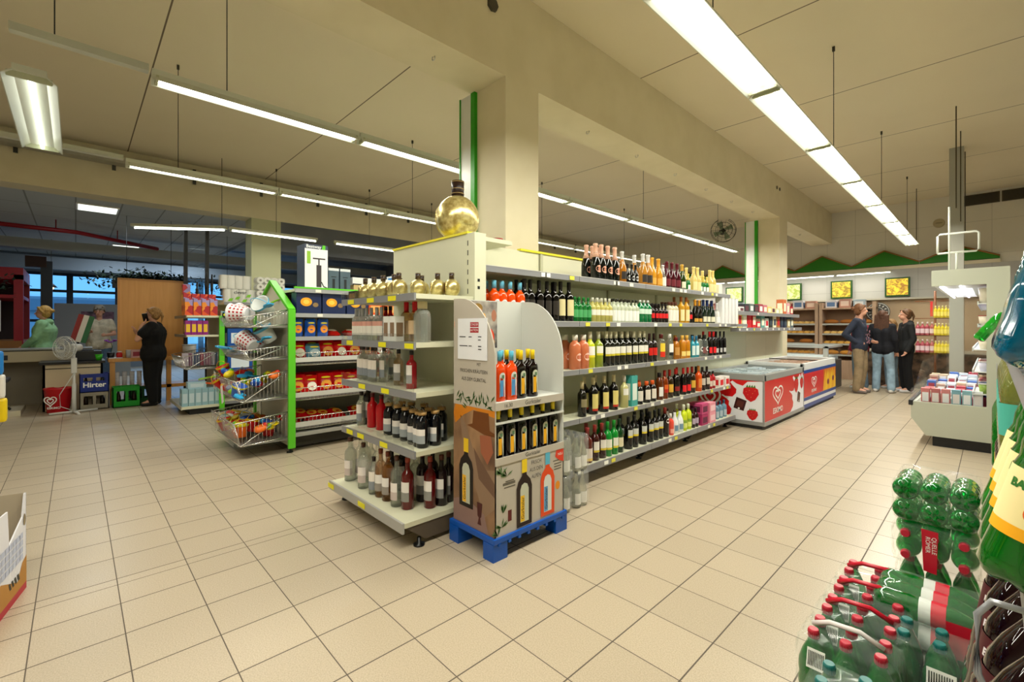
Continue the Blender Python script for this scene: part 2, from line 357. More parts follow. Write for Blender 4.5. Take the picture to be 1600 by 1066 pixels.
def rowlights(x,y0,cnt,z,w,desc,wires=(.3,)):
    for k in range(cnt):
        wh = 'nearest unit' if k==0 else ('farthest unit' if k==cnt-1 else f'{["","second","third","fourth","fifth","sixth","seventh","eighth"][k]} unit from the near end')
        luminaire(x,y0+k*1.575,y0+(k+1)*1.575,z,w,f'single tube ceiling light, {wh} of {desc} row',f'single tube ceiling lights of the {desc} row',1,wires if k%2==0 else ())
rowlights(-4.2,.39,7,3.13,.13,'middle'); rowlights(-6.6,.39,7,3.13,.11,'left')
for x,y0,wh in ((-4.2,-.30,'middle'),(-6.6,-2.5,'left')):
    t=thing('mounting_rail', f'empty pale mounting rail before the {wh} row of tubes','mounting rail',(x,y0,3.18)); obj('rail', box(-.03,.03,0,.39-y0-.01,0,.05), hm('c4c8bc',.4), t)
    bm=BM(); tube(bm,[(0,.2,.05),(0,.2,ZC-3.18)],.004,5); obj('suspension_wire', bm, DARK, t)
luminaire(-5.43,-1.12,.66,3.05,.28,'short wide ceiling light turned across the rows at far left','',1,(),PI/2,True)
t=thing('ceiling_light','angled single tube light at the start of the checkout row','ceiling light',(-10.1,1.36,3.10),-.62)
obj('housing', box(-.05,.05,-.78,.78,.03,.08), hm('c4c8bc',.4), t); bm=BM(); tube(bm,[(0,-.74,.008),(0,.74,.008)],.014,8); obj('tube', bm, TUBEC, t)
bm=BM(); tube(bm,[(0,.7,.07),(0,.7,ZC-3.1)],.005,5); obj('suspension_wire', bm, DARK, t)
for k,y in enumerate((2.02,3.95,5.6)):
    luminaire(-9.62,y,y+1.6,3.10,.11,f'{["first","second","third"][k]} straight single tube light of the checkout row','straight tube lights of the checkout row',1,(.5,),cool=True,refl=False)
for k,(a,b) in enumerate(((-7.2,-5.75),(-5.7,-4.25),(-4.2,-2.9),(-2.88,-1.72))):
    t=thing('cove_light',f'{ORD[k]} of four slim lit tubes under the zigzag board','light',((a+b)/2,14.66,2.70),group='tubes under the zigzag board'); w=(b-a)/2-.01
    obj('housing', box(-w,w,0,.08,.02,.06), hm('c4c0a8',.4), t); bm=BM(); tube(bm,[(-w+.02,.02,.01),(w-.02,.02,.01)],.014,8); obj('tube', bm, TUBEC, t)
strip_light('cove_glow', -3.2, 10.2, 15.6, 2.66, .05, 42, ang=PI/2).location = (-4.45,14.4,2.66)
# ---------------------------------------------------------------- lobby beyond the checkouts
LOBC = mat('lobby_ceiling', (.30,.34,.38), .7)
def gridmat(m, c, w, h, line, rot):
    b=m.node_tree.nodes['Principled BSDF']; g=N(m,'ShaderNodeNewGeometry'); br=N(m,'ShaderNodeTexBrick'); br.offset=0; br.inputs['Scale'].default_value=1
    br.inputs['Brick Width'].default_value=w; br.inputs['Row Height'].default_value=h; br.inputs['Mortar Size'].default_value=.012
    br.inputs['Color1'].default_value=(*c,1); br.inputs['Color2'].default_value=(*c,1); br.inputs['Mortar'].default_value=(*line,1)
    lk(m,g.outputs['Position'],br.inputs[0]); lk(m,br.outputs[0],b.inputs['Base Color'])
gridmat(LOBC,(.52,.57,.62),1.2,.62,(.25,.28,.31),0)
struct('ceiling_lobby', box(-22,-10.9,-4,3.2,3.58,3.68), LOBC)
SLAT = mat('slatted_metal', (.40,.48,.56), .3, .7); b=SLAT.node_tree.nodes['Principled BSDF']; g=N(SLAT,'ShaderNodeNewGeometry'); wv=N(SLAT,'ShaderNodeTexWave'); wv.inputs['Scale'].default_value=3.2; wv.bands_direction='X'
bp=N(SLAT,'ShaderNodeBump'); bp.inputs['Strength'].default_value=1; bp.inputs['Distance'].default_value=.03; lk(SLAT,g.outputs['Position'],wv.inputs[0]); lk(SLAT,wv.outputs[0],bp.inputs['Height']); lk(SLAT,bp.outputs[0],b.inputs['Normal'])
struct('ceiling_lobby_slats', box(-22,-10.9,3.2,14.9,3.50,3.6), SLAT)
LW = noisy(mat('lobby_wall', r=.6),(.10,.11,.13),(.13,.14,.16),1.5)
struct('wall_lobby_right', box(-22,-10.9,8.0,8.1,0,3.6), LW)
struct('wall_lobby_roofline', box(-10.9,-10.45,3.16,14.85,2.95,3.58), LW)
struct('trim_lobby_bulkhead', box(-15.2,-14.9,-4,8,3.12,3.34), hm('a0a6a8',.6))
struct('trim_lobby_bulkhead_2', box(-18.3,-18,-4,8,2.95,3.3), hm('8a949c',.6))
# window wall
FACX=-20.0
bm=BM(); bx(bm,-20.1,-19.95,-4,8,3.02,3.6); bx(bm,-20.1,-19.95,-4,8,0,.35); struct('wall_left', bm, hm('6c7680',.6))
k=0
for y in (-3.6,-2.45,-1.3,-.15,1.0,2.15,3.3,4.45,5.6,6.75):
    k+=1; bm=BM()
    for a,b_ in ((y,y+.09),(y+1.09,y+1.149)): bx(bm,-20.06,-19.94,a,b_,.35,3.02)
    for z in (.35,1.5,2.42,2.94): bx(bm,-20.06,-19.95,y+.09,y+1.09,z,z+.08)
    w=struct(f'window_{k}', bm, hm('1c2a38',.4)); bm=BM(); bx(bm,-20.02,-20.0,y+.09,y+1.09,.4,2.98); gp=obj('window_pane',bm,GLASS,w)
# pale buildings seen outside through the windows
for y,h,d,lb in ((-6.5,3.2,7,'pale low building outside the left windows'),(.5,2.6,8,'long pale low building outside the middle windows')):
    t=thing('distant_building',lb,'building',(-34,y,0)); obj('wall', box(-3,0,-2.8,3.4,0,h-.4), hm('b8c4cc',.8), t); obj('roof', prism(BM(),[(-3.3,h-.4),(.3,h-.4),(-1.5,h+.4)],'y',-3,3.6), hm('6a7480',.7), t)
o=struct('trim_pavement', box(-45,-20.1,-14,14,-.12,-.02), hm('8a9098',.9))
# dark posts, glass partition at the beam
for y,wh in ((1.50,'left'),(1.84,'right')):
    t=thing('partition_post',f'{wh} slim dark post of the glass partition by the lobby column','post',(-10.5,y,0)); obj('post', box(-.03,.03,-.03,.03,0,3.2), DARK, t)
t=thing('glass_partition','clear glass partition pane between dark posts by lobby column','glass partition',(-10.5,1.53,0)); obj('pane', box(-.006,.006,0,.28,.05,3.2), GLASS, t)
t=thing('lobby_post','thick dark steel post standing in the lobby behind checkout','post',(-15.5,-.50,0)); obj('post', box(-.08,.08,-.10,.10,0,2.9), hm('14202c',.4), t)
obj('junction_box', box(-.1,.1,-.35,.0,2.75,3.0), hm('3a2418',.6), t)
t=thing('red_duct','long bent red pipe hung below the lobby ceiling','pipe',(0,0,0)); bm=BM(); tube(bm,[(-13.5,-2.4,3.40),(-13.45,0,3.36),(-14.6,1.5,3.32)],.045,8); obj('pipe', bm, hm('8a1420',.4), t)
bm=BM()
for y,x in ((-1.2,-13.47),(-.3,-13.46),(.7,-14.0)): tube(bm,[(x,y,3.36),(x,y,3.58)],.01)
obj('hangers', bm, hm('8a1420',.4), t)
for i,(x,y,wh) in enumerate(((-11.6,.3,'nearest'),(-16.6,1.0,'middle'),(-16.9,2.6,'farthest'))):
    t=thing('ceiling_lamp_panel',f'{wh} small lit square panel in the lobby ceiling','ceiling light',(x,y,3.575),group='lit panels in the lobby ceiling'); obj('frame', box(-.30,.30,-.30,.30,-.02,0), WHITE, t)
    obj('diffuser', box(-.27,.27,-.27,.27,-.025,-.02), mat('lobby_lamp',(1,1,1),.5,em=(.9,1,.9),es=[1.6,.8,.5][i]), t)
strip_light('lobby_panel_light', -11.6,0,.6,3.53,.6,30,(.85,.95,1))
strip_light('lobby_panel_light', -16.6,.7,1.3,3.53,.6,45,(.7,.85,1))
strip_light('lobby_panel_light', -16.9,2.3,2.9,3.53,.6,45,(.7,.85,1))
# red booth at far left of the lobby
t=thing('red_booth','dark red framed kiosk booth with posted notice in the lobby','kiosk',(-15.2,-1.88,0))
bm=BM()
for x in (-.9,.9):
    for y in (-1.0,1.0): bx(bm,x-.06,x+.06,y-.07,y+.07,0,2.45)
bx(bm,-.96,.96,-1.07,1.07,2.35,2.6); bx(bm,-.95,.95,-1.06,1.06,1.95,2.02); obj('frame', bm, hm('8e1022',.4), t)
obj('counter', box(-.95,.98,-1.05,1.05,0,1.05), hm('8a5a2c',.5), t); obj('glazing', box(.90,.92,-.93,.93,1.1,1.95), GLASS, t); obj('notice', box(.97,.98,.15,.75,1.25,1.9), WHITE, t)
obj('backboard', box(-.9,-.86,-.93,.93,1.05,2.35), hm('2a1a20',.6), t)
# poster wall and dark equipment
t=thing('display_wall','pale grey partition with dark picture in the lobby','partition',(-16.5,.15,0)); obj('panel', box(-.04,.04,-.55,.95,0,1.95), hm('9098a0',.6), t); obj('picture', box(.04,.05,-.05,.6,1.15,1.75), noisy(mat('dark_pic',r=.4),(.03,.02,.04),(.25,.12,.2),6), t)
# ---------------------------------------------------------------- bottles: one prototype per kind
def prof(kind, r, h):
    P = {'bord':[(0,.88),(.012,1),(.60,1),(.66,.9),(.70,.66),(.74,.42),(.78,.36),(1,.36)],
         'burg':[(0,.9),(.012,1),(.42,1),(.52,.9),(.62,.66),(.72,.42),(.80,.36),(1,.36)],
         'spir':[(0,.9),(.015,1),(.60,1),(.67,.93),(.72,.70),(.76,.42),(.80,.36),(1,.36)],
         'squat':[(0,.9),(.02,1),(.58,1),(.68,.96),(.76,.8),(.80,.5),(.84,.44),(1,.44)],
         'pet':[(0,.75),(.03,1),(.25,1),(.32,.92),(.40,1),(.62,1),(.72,.88),(.82,.5),(.88,.30),(1,.30)],
         'box':[(0,1),(1,1)]}[kind]
    return [(z*h, q*r) for z,q in P]
GM = {}
def glassm(hexs, op):
    k = hexs+str(op)
    if k not in GM:
        GM[k] = mat('glass_'+k, hexc(hexs), .05, trans=0 if op else .7, ior=1.33, coat=.5 if op else .3, alpha=1 if op else .5)
    return GM[k]
def bands(r, L, sx=1, sy=1, half=1.15, seg=10):
    """label: patch around the front (-Y) in stacked colour bands (z0,z1,hex)"""
    bm = BM(); ms = []
    for i,(z0,z1,c) in enumerate(L):
        ms.append(hm(c,.55)); q = 0
        vs = [[bm.verts.new((r*sx*math.sin(a), -r*sy*math.cos(a), z)) for a in [half*(2*k/seg-1) for k in range(seg+1)]] for z in (z0,z1)]
        for k in range(seg):
            f = bm.faces.new((vs[0][k],vs[0][k+1],vs[1][k+1],vs[1][k])); f.material_index = i; f.smooth = True
    return mesh_of(bm, ms)
def disc_label(r, z, rad, c, c2=None):
    bm = BM(); ms = [hm(c,.5)]+([hm(c2,.5)] if c2 else [])
    for i,q in enumerate([rad]+([rad*.5] if c2 else [])):
        n=18; cv = bm.verts.new((0,-r*1.012-.0004*i,z)); vs=[]
        for k in range(n):
            a=2*PI*k/n; x=q*math.cos(a); vs.append(bm.verts.new((x,-math.sqrt(max(r*r*1.025-x*x,0))-.0004*i,z+q*math.sin(a))))
        for k in range(n): bm.faces.new((cv,vs[k],vs[(k+1)%n])).material_index=i
    return mesh_of(bm, ms)
def bottle(key, kind, r, h, col, cap, capz, L=(), op=True, sx=1, sy=1, disc=None, seg=18, capn='cap', rc=None, fill=None):
    p = prof(kind, r, h); bm = BM(); lathe(bm, p[:-1]+[(h*.985, p[-1][1])], seg, 0, sx, sy)
    ch = [('glass', mesh_of(bm, glassm(col, op)), [])]
    rn = (rc or p[-1][1]*1.12)
    bm = BM(); lathe(bm, [(h*capz, rn),(h*.99, rn),(h, rn*.9)] if kind != 'burg' or capz > .8 else [(h*capz,p[4][1]*1.08 if capz<.7 else rn),(h*(capz+.12),p[-1][1]*1.12),(h*.93,rn),(h*.94,rn*1.15),(h*.985,rn*1.15),(h,rn*.7)], 14, 0, sx if sx==sy else 1, 1)
    ch.append((capn, mesh_of(bm, hm(cap,.35)), []))
    if L: ch.append(('label', bands(r*1.012, [(a*h,b*h,c) for a,b,c in L], sx, sy), []))
    if disc: ch.append(('label', disc_label(r, disc[0]*h, disc[1], *disc[2:]), []))
    proto(key, ch)
B = bottle; WL='e8e4d8'
B('champ','burg',.047,.335,'101412','d8a890',.62,disc=(.30,.033,'e0a088','b87860'))
B('sektamber','burg',.045,.31,'a86a20','d0d0cc',.60,[(.12,.36,'2a2420')])
B('minisekt','burg',.030,.20,'0c0c0c','1a1a1a',.70,disc=(.28,.024,'e6e6e6'))
B('sektsilver','burg',.047,.33,'b07830','d4d4d4',.60,[(.10,.34,'302a26')])
B('sektgold','burg',.046,.31,'c88a28','e0a030',.60,[(.08,.30,'d8a040')])
B('clearsilver','burg',.036,.25,'d0d4cc','c8ccd0',.66,[(.08,.45,WL)],op=False)
B('sektred','burg',.044,.30,'40101a','5a1020',.58,[(.10,.35,'6a1424')])
B('sektgreen','burg',.044,.30,'2a3a14','d0a040',.60,[(.08,.32,'e0dcc0')])
B('minigreen','burg',.028,.20,'0f6a2c','e0c860',.62,[(.08,.34,'e8e8e0')])
B('sektcream','burg',.043,.30,'c8b060','e8d080',.58,[(.06,.40,'ded098')])
B('orangeliq','spir',.042,.30,'e04a10','6ab8d8',.80,disc=(.45,.026,'e8e8e8','6a9ac0'))
B('wineblack','bord',.040,.33,'0e0c0c','1c1a1a',.80,[(.18,.52,'2c2620')])
B('winecream','bord',.042,.34,'0c0c0a','201c18',.80,[(.16,.56,'d8cc98')])
B('smallgreen','spir',.031,.22,'0a6a28','1a7a30',.86,[(.20,.50,'4aa060')])
B('palewhite','bord',.032,.225,'b8b060','d8d8c8',.84,[(.30,.52,WL)])
B('whitelabel','spir',.031,.23,'b8c0a8','303028',.88,[(.08,.52,'e6e8e2')])
B('petgreen','pet',.040,.235,'0c6a3a','e0e4e0',.90,[(.40,.62,'c8e0d0')])
B('redlabel','bord',.029,.21,'1a0c0a','1a1414',.80,[(.26,.50,'d81c20')])
B('browncap','squat',.036,.24,'c8c0a0','583020',.84,[(.12,.62,'e8e4da')])
B('amberwine','bord',.040,.31,'c08a20','8a4a1c',.82,[(.10,.52,'e4d8a0')])
B('goldblack','burg',.040,.29,'14120c','d0902c',.70,[(.08,.22,'c8963c')])
B('navygreen','burg',.042,.30,'12241a','1a2c5c',.60,[(.08,.30,'e0dcc4')])
B('pinkbottle','burg',.036,.27,'d89098','b05068',.62,[(.06,.34,'e0b8c0')])
B('whitebottle','burg',.036,.27,'dcdcd8','d0d0d0',.62,[(.06,.34,'f0f0f0')])
B('rose','squat',.052,.30,'c8704c','e0dcd0',.84,disc=(.36,.034,'ecc0b0','d07860'))
B('winewhite','bord',.044,.325,'c0c820','dcdcc8',.80,[(.30,.36,'e8dc30'),(.36,.60,'f0f0ea')])
B('winelight','bord',.044,.325,'8a9a28','dcdcc8',.80,[(.34,.40,'d8cc30'),(.40,.60,'eceae0')])
B('winedark','bord',.044,.325,'14160e','d8d4b8',.80,[(.30,.36,'c8b830'),(.36,.56,'e6e4da')])
B('redlong','bord',.036,.30,'1a0c0a','2c100c',.80,[(.24,.50,'d02018')])
B('picturelabel','squat',.044,.29,'c8c8b8','5a1c14',.84,[(.15,.35,'d83018'),(.35,.66,'f0d040')],op=False)
B('clearwhite','squat',.044,.29,'c4c8bc','d8d8d4',.84,[(.18,.30,'202020'),(.30,.62,'f0f0ec')],op=False)
B('amberspirit','squat',.040,.25,'a86414','701c14',.84,[(.20,.55,'c89048')])
B('goldliq','squat',.041,.27,'c07a18','e0b050',.82,[(.12,.32,'f0d880')])
B('teal','bord',.033,.26,'2a90a8','2470a0',.80,[(.12,.55,'d8ecec')])
B('roundclear','squat',.042,.27,'c0c8c4','181818',.82,disc=(.36,.030,'f0f0f0','303030'),op=False)
B('blackred','spir',.036,.31,'100c0c','c81820',.78,[(.12,.36,'e02028')])
B('blacktall','spir',.030,.31,'0c0c0e','101010',.80,[(.12,.30,'b8b8b8')])
B('wineold','bord',.040,.31,'1a1810','c8b890',.78,[(.28,.50,'8a8060')])
B('winelong','bord',.044,.33,'0e0c0a','c8bc94',.80,[(.10,.16,'b83020'),(.16,.56,'d8c878')])
B('pale','bord',.042,.31,'b8b478','d0ccc0',.80,[(.40,.60,'e8e8e0')])
B('orangecap','squat',.042,.22,'18100c','e05a20',.80,[(.16,.62,'e0d8cc')])
B('whiskey','squat',.042,.29,'5a2c10','181414',.84,[(.14,.48,'e6e4e0')])
B('redslant','spir',.040,.31,'7a3410','981c14',.80,[(.22,.34,'b82018'),(.34,.50,'d86020')])
B('yellowbrown','bord',.040,.31,'30200e','a02018',.78,[(.20,.48,'d8a83c')])
B('blackherb','spir',.045,.31,'120e0c','d02828',.80,[(.2,.36,'8a2020')])
B('orange','bord',.040,.31,'d8501c','c88038',.80,[(.15,.5,'e0843c')])
B('brownlabel','spir',.038,.29,'2a120c','1c1614',.82,[(.24,.52,'c8c0b4')])
B('smallred','spir',.032,.22,'a81820','181414',.84,[(.16,.46,'d8c4b8')])
B('rosewine','bord',.046,.30,'5a2018','8a3030',.80,[(.06,.14,'e0c070'),(.14,.42,'dcd0c8')])
B('redwine','bord',.042,.31,'38100e','8a2c28',.80,[(.24,.30,'d8c040'),(.30,.54,'e6e2da')])
B('greenwine','bord',.042,.31,'148830','1c8a30',.80,[(.20,.26,'d8c840'),(.26,.50,'e8e8dc')])
B('dkgreenwine','bord',.040,.31,'103c1c','183420',.80,[(.18,.46,'d8d0b0')])
B('blackyellow','bord',.042,.31,'0c0c0c','141414',.80,[(.36,.42,'e0c838'),(.42,.60,'c8ccc8')])
B('blackround','spir',.044,.31,'140e0c','7a2018',.80,disc=(.55,.026,'f0e8e4','602020'))
B('redjuice','spir',.036,.23,'e85040','e8e4dc',.78,[(.1,.3,'f0a090')])
B('coconut','burg',.040,.26,'e8ecf0','403028',.90,[(.12,.36,'7090a8')])
B('limoncello','spir',.038,.29,'c8d828','d8dcc8',.80,[(.12,.30,'e0e878'),(.30,.42,'88a838')])
B('darksmall','spir',.034,.22,'2a1414','1c1010',.82,[(.2,.5,'b0a0b8')])
B('wineclr','spir',.033,.24,'d8dcd4','b4b8bc',.74,[(.16,.44,WL),(.44,.58,'d8a090')],op=False)
B('cleartag','spir',.035,.26,'c8d0c0','2a201c',.88,[(.14,.36,'8a9098'),(.36,.62,'ece4dc')],op=False)
B('cleartaglong','spir',.040,.33,'d0d8c8','4a2c20',.90,[(.14,.30,'c8b8b4'),(.30,.48,'ece4e0')],op=False)
B('ambertag','spir',.040,.33,'b06010','6a3018',.90,[(.14,.30,'989088'),(.30,.48,'ece8e4')],op=False)
B('ambersmall','spir',.035,.25,'b88030','181414',.88,[(.14,.36,'8a8a88'),(.36,.60,'ece8e4')],op=False)
B('redtagsmall','spir',.035,.25,'a01020','181010',.88,[(.14,.36,'a0a0a0'),(.36,.62,'f0ece8')])
B('redtag','spir',.041,.33,'5a1010','8a3420',.90,[(.16,.34,'8c8c88'),(.34,.54,'ece8e4')])
B('redbright','spir',.041,.26,'c00c1c','5a1418',.88)
B('darktag','spir',.041,.33,'1c0c10','5a2c1c',.90,[(.16,.34,'7c7c7c'),(.34,.54,'e0dcd8')])
B('amberred','spir',.042,.27,'c88010','d01820',.72,[(.18,.52,'e8c8a0')],op=False)
B('crystal','squat',.055,.26,'e0e8e4','d8cca0',.82,op=False,rc=.032)
B('flagon','squat',.075,.30,'d8e0d0','9a9484',.90,op=False)
# dark flip-top bottles: cork disc and wire bail
p=[(0,.036),(.01,.040),(.15,.040),(.175,.036),(.19,.024),(.205,.022)]
cork=BM(); lathe(cork,[(.205,.028),(.225,.028)],16); bail=BM(); tube(bail,[(-.024,0,.19),(-.03,0,.21),(-.012,-.01,.245),(.012,-.01,.245),(.03,0,.21),(.024,0,.19)],.0015,5)
proto('fliptop',[('glass',mesh_of(lathe(BM(),p,18),glassm('0e1016',True)),[]),('cork_stopper',mesh_of(cork,hm('b08c58',.6)),[('wire_bail',mesh_of(bail,STEEL),[])]),('label',bands(.0405,[(.03,.08,'9aa0a4'),(.08,.12,'e8e2dc')]),[])])
# gold round flasks
def goldm():
    m=noisy(mat('gold_foil',(.8,.6,.2),.28,.75),(.50,.38,.12),(.86,.76,.36),28,3,.15); return m
GOLDM=goldm()
def flask(R, hn, key):
    bm=BM(); m=bmesh.ops.create_uvsphere(bm,u_segments=28,v_segments=18,radius=R)
    for v in bm.verts:
        v.co.y=max(v.co.y*.92,-R*.72) if v.co.y<0 else v.co.y*.92
        v.co.z=max(v.co.z,-R*.93); v.co.z+=R*.93
    for f in bm.faces: f.smooth=True
    body=mesh_of(bm,GOLDM)
    nk=BM(); lathe(nk,[(R*1.78,R*.26),(R*2.56,R*.28),(R*2.58,R*.2)],18)
    cap=mesh_of(nk,hm('2a1812',.35))
    rg=BM()
    for z in (1.85,2.0,2.2,2.5): lathe(rg,[(R*z,R*.285),(R*(z+.02),R*.285)],18)
    fs=BM(); tube(fs,[(R*.62*math.cos(2*PI*k/28),-R*.725,R*.93+R*.62*math.sin(2*PI*k/28)) for k in range(29)],R*.03,6)
    fm=BM(); fm.faces.new([fm.verts.new((R*.5*math.cos(2*PI*k/24),-R*.727,R*.93+R*.5*math.sin(2*PI*k/24))) for k in range(24)])
    proto(key,[('flask',body,[]),('cap',cap,[('cap_rings',mesh_of(rg,hm('b89a60',.4)),[])]),('medallion_ring',mesh_of(fs,hm('d8c480',.3,metal=.6)),[]),('medallion',mesh_of(fm,hm('8a6a28',.4,metal=.6)),[])])
flask(.064,.12,'goldflask'); flask(.175,.4,'goldflask_big')
# ---------------------------------------------------------------- shelving
def tags(par, L, x, z, face):
    """price tickets on a rail: list of positions along it"""
    for q in L:
        c = random.choice(['dcd648','e6e4d8','f0f0ea']); w = .03
        if face=='x': b = box(x,x+.003,q-w,q+w,z-.016,z+.016)
        else: b = box(q-w,q+w,x-.003,x,z-.016,z+.016)
        obj('price_ticket', b, hm(c,.5), par)
def unit_x(label, y0, y1, xf, xb, zs, zbase, top, group, tick=True, feet=True):
    """shelf bay whose goods face +X"""
    t = thing('shelf_unit', label, 'shelving', (0,0,0), 0, group); t.location = (xb,(y0+y1)/2,0); L=(y1-y0)/2-.003; f=xf-xb
    obj('back_panel', box(-.02,0,-L,L,.1,top), SHELF, t); obj('upright', box(-.03,.02,-L,-L+.03,0,top-.005), hm('b8b89c',.45), t)
    for z in zs:
        s = obj('shelf', box(0,f-.012,-L,L,z-.03,z), SHELF, t); r = obj('price_rail', box(f-.012,f,-L,L,z-.038,z+.004), RAIL, s)
        obj('rail_edge', box(f-.002,f+.002,-L,L,z+.003,z+.008), RAILE, s)
        if tick: tags(s, [random.uniform(-L+.05,L-.05) for _ in range(3)], f+.001, z-.017, 'x')
    s = obj('base_shelf', box(0,f+.05,-L,L,zbase-.03,zbase), SHELF, t); obj('price_rail', box(f+.05,f+.065,-L,L,zbase-.05,zbase+.004), RAIL, s)
    if tick: tags(s, [random.uniform(-L+.05,L-.05) for _ in range(2)], f+.066, zbase-.022, 'x')
    if feet:
        b = prism(BM(), [(-.02,.11),(f+.03,.11),(f-.03,.03),(f-.10,.03),(-.02,.03)], 'y', L-.03, L); obj('foot_bracket', b, hm('2a2826',.5), t)
        b = BM(); lathe(b,[(0,.03),(.01,.03),(.012,.012),(.04,.012)],12,c=(f-.07,L-.015,0)); obj('foot', b, DARK, t)
    return t
WZ=[.558,.975,1.382,1.768]
YB=[2.04,3.10,4.18,5.21,6.36]
for k in range(4):
    unit_x(f'{ORD[k]} of four cream shelf bays full of wine and spirits', YB[k], YB[k+1], -2.42, -2.89, WZ, .165, 2.02, 'shelf bays of the wine gondola')
t=thing('shelf_top_strip','yellow edging strip on top of the cream wine shelf back','strip',(-2.895,3.2,2.02)); obj('strip', box(-.03,.02,-.35,.9,0,.018), hm('e4d820',.5), t)
t=thing('shelf_unit','plain back half of the wine gondola facing the middle aisle','shelving',(-2.92,4.8,0))
obj('back_panel', box(-.02,0,-1.54,1.54,.1,2.0), SHELF, t)
for z in [.165]+WZ:
    s=obj('shelf', box(-.47,-.02,-1.54,1.54,z-.03,z), SHELF, t); obj('price_rail', box(-.485,-.47,-1.54,1.54,z-.035,z+.004), RAIL, s)
t=thing('tinned_food','round white and red tin lying on top behind the end panel','tin',(-2.86,2.55,2.035)); lathe_=BM(); lathe(lathe_,[(0,.05),(.035,.05)],20); obj('tin', lathe_, WHITE, t); bm=BM(); lathe(bm,[(.035,.052),(.045,.052)],20); obj('lid', bm, hm('a02c28',.4), t)
# rows of bottles facing +X; every entry: prototype, positions along the shelf, description
USED = {}
def rowx(z, xf, entries, where, depth2=True, seedx=0):
    for key, ys, desc, r in entries:
        n=len(ys); g=f'{desc} {where}'
        for i,y in enumerate(ys):
            place(key,'bottle',onelabel(i,n,desc,where),'bottle',(xf-.02-r,y,z),PI/2+random.uniform(-.12,.12),g if n>1 else None)
        if depth2 and n>1:
            for i,y in enumerate(ys[:-1]):
                place(key,'bottle',f'{desc} behind the {ORD[i]} of its kind {where}','bottle',(xf-.02-r-2.25*r,y+random.uniform(-.004,.012),z),PI/2,'rear of '+g)
X0=-2.42; T='on top wine shelf'; U='on second wine shelf'; M3='on third wine shelf'; L4='on fourth wine shelf'; BS='on bottom wine shelf'
rowx(WZ[3],X0,[('champ',[3.419,3.508,3.61,3.726],'black pink-disc sparkling bottle',.047),('sektamber',[3.846],'single amber sparkling bottle with silver foil',.045),
 ('minisekt',[3.916,3.997,4.068],'miniature black bottle',.03),('sektsilver',[4.236,4.338],'silver-foiled amber bottle',.047),('sektgold',[4.417,4.551],'gold-foiled amber bottle',.046),
 ('clearsilver',[4.63],'clear bottle with silver foil and white label',.036),('sektred',[4.73,4.847,4.968],'dark red sparkling bottle',.044),('sektgreen',[5.093],'green sparkling bottle with gold foil and cream label',.044),
 ('minigreen',[5.213],'lone miniature green bottle with gold neck',.028),('sektcream',[5.39,5.494],'pale gold sparkling bottle',.043),('minigreen',[5.538,5.629,5.721],'grouped miniature green bottle',.028),('sektcream',[5.843,5.94],'outermost pale gold sparkling bottle',.043)],T)
rowx(WZ[2],X0,[('orangeliq',[2.187,2.262,2.346,2.447],'blue-capped orange bottle',.042),('wineblack',[2.494,2.558,2.66],'tall plain black bottle',.04),('wineblack',[2.753,2.847],'dark-labelled black wine bottle',.04),('winecream',[2.924,3.033],'cream-labelled black wine bottle',.042),
 ('smallgreen',[3.098,3.16,3.223,3.287],'small green bottle',.031),('palewhite',[3.353,3.421,3.49,3.55,3.612],'small pale wine bottle',.032),('whitelabel',[3.685,3.749,3.815,3.882,3.951,4.021,4.08],'small white-labelled bottle',.031),
 ('petgreen',[4.17,4.244,4.321],'white-capped green plastic bottle',.04),('redlabel',[4.39,4.469,4.537,4.606,4.677],'small red-labelled dark bottle',.029),('browncap',[4.768,4.842,4.917],'brown-capped white-labelled bottle',.036),
 ('amberwine',[5.061,5.19],'amber wine bottle',.04),('redlabel',[5.263],'lone little dark bottle with red label',.029),('goldblack',[5.425,5.53],'black bottle with gold neck',.04),('navygreen',[5.656,5.767,5.901],'navy-foiled green bottle',.042),
 ('whitebottle',[6.039,6.12],'white frosted bottle',.036),('pinkbottle',[6.223,6.329],'pink sparkling bottle',.036)],U)
rowx(WZ[1],X0,[('rose',[3.127,3.244],'copper pink-labelled bottle',.052),('winewhite',[3.333],'first yellow-green wine bottle, white label',.044),('winelight',[3.458],'olive wine bottle beside the yellow-green one',.044),('winedark',[3.579,3.651,3.736,3.835,3.937,4.053,4.162,4.249],'pale-capped dark wine bottle',.044),
 ('redlong',[4.347,4.439],'red-labelled brown bottle',.036),('picturelabel',[4.606],'clear bottle with yellow picture label',.044),('clearwhite',[4.792],'clear bottle with black and white label',.044),('amberspirit',[4.937],'amber square bottle with tan label',.04),
 ('goldliq',[5.093,5.206],'golden liqueur bottle',.041),('teal',[5.339,5.442],'teal bottle',.033),('roundclear',[5.548,5.693],'round-labelled clear bottle',.042),('blackred',[5.824,5.94],'red-capped black bottle',.036),('blacktall',[6.015,6.136,6.261],'slim tall black bottle',.03)],M3)
rowx(WZ[0],X0,[('wineold',[3.212],'dull green wine bottle with olive label',.04),('winelong',[3.38,3.548,3.704],'long-labelled black wine bottle',.044),('pale',[3.88],'pale wine bottle beside the teal box',.042),
 ('orangecap',[4.15,4.3,4.417],'orange-capped squat liqueur',.042),('whiskey',[4.565],'brown whiskey bottle with white label',.042),('redslant',[4.677],'amber bottle with red label',.04),('yellowbrown',[4.792],'brown bottle with yellow label',.04),('blackherb',[4.942],'black herbal bottle with red cap',.045),
 ('blackred',[5.109,5.222],'red and black bottle',.036),('yellowbrown',[5.344],'lone brown bottle, yellow label, past the red ones',.04),('orange',[5.517],'bright orange bottle',.04),('brownlabel',[5.62,5.749],'grey-labelled liqueur bottle',.038),('smallred',[5.82,5.916],'small red bottle',.032)],L4)
XB=-2.37
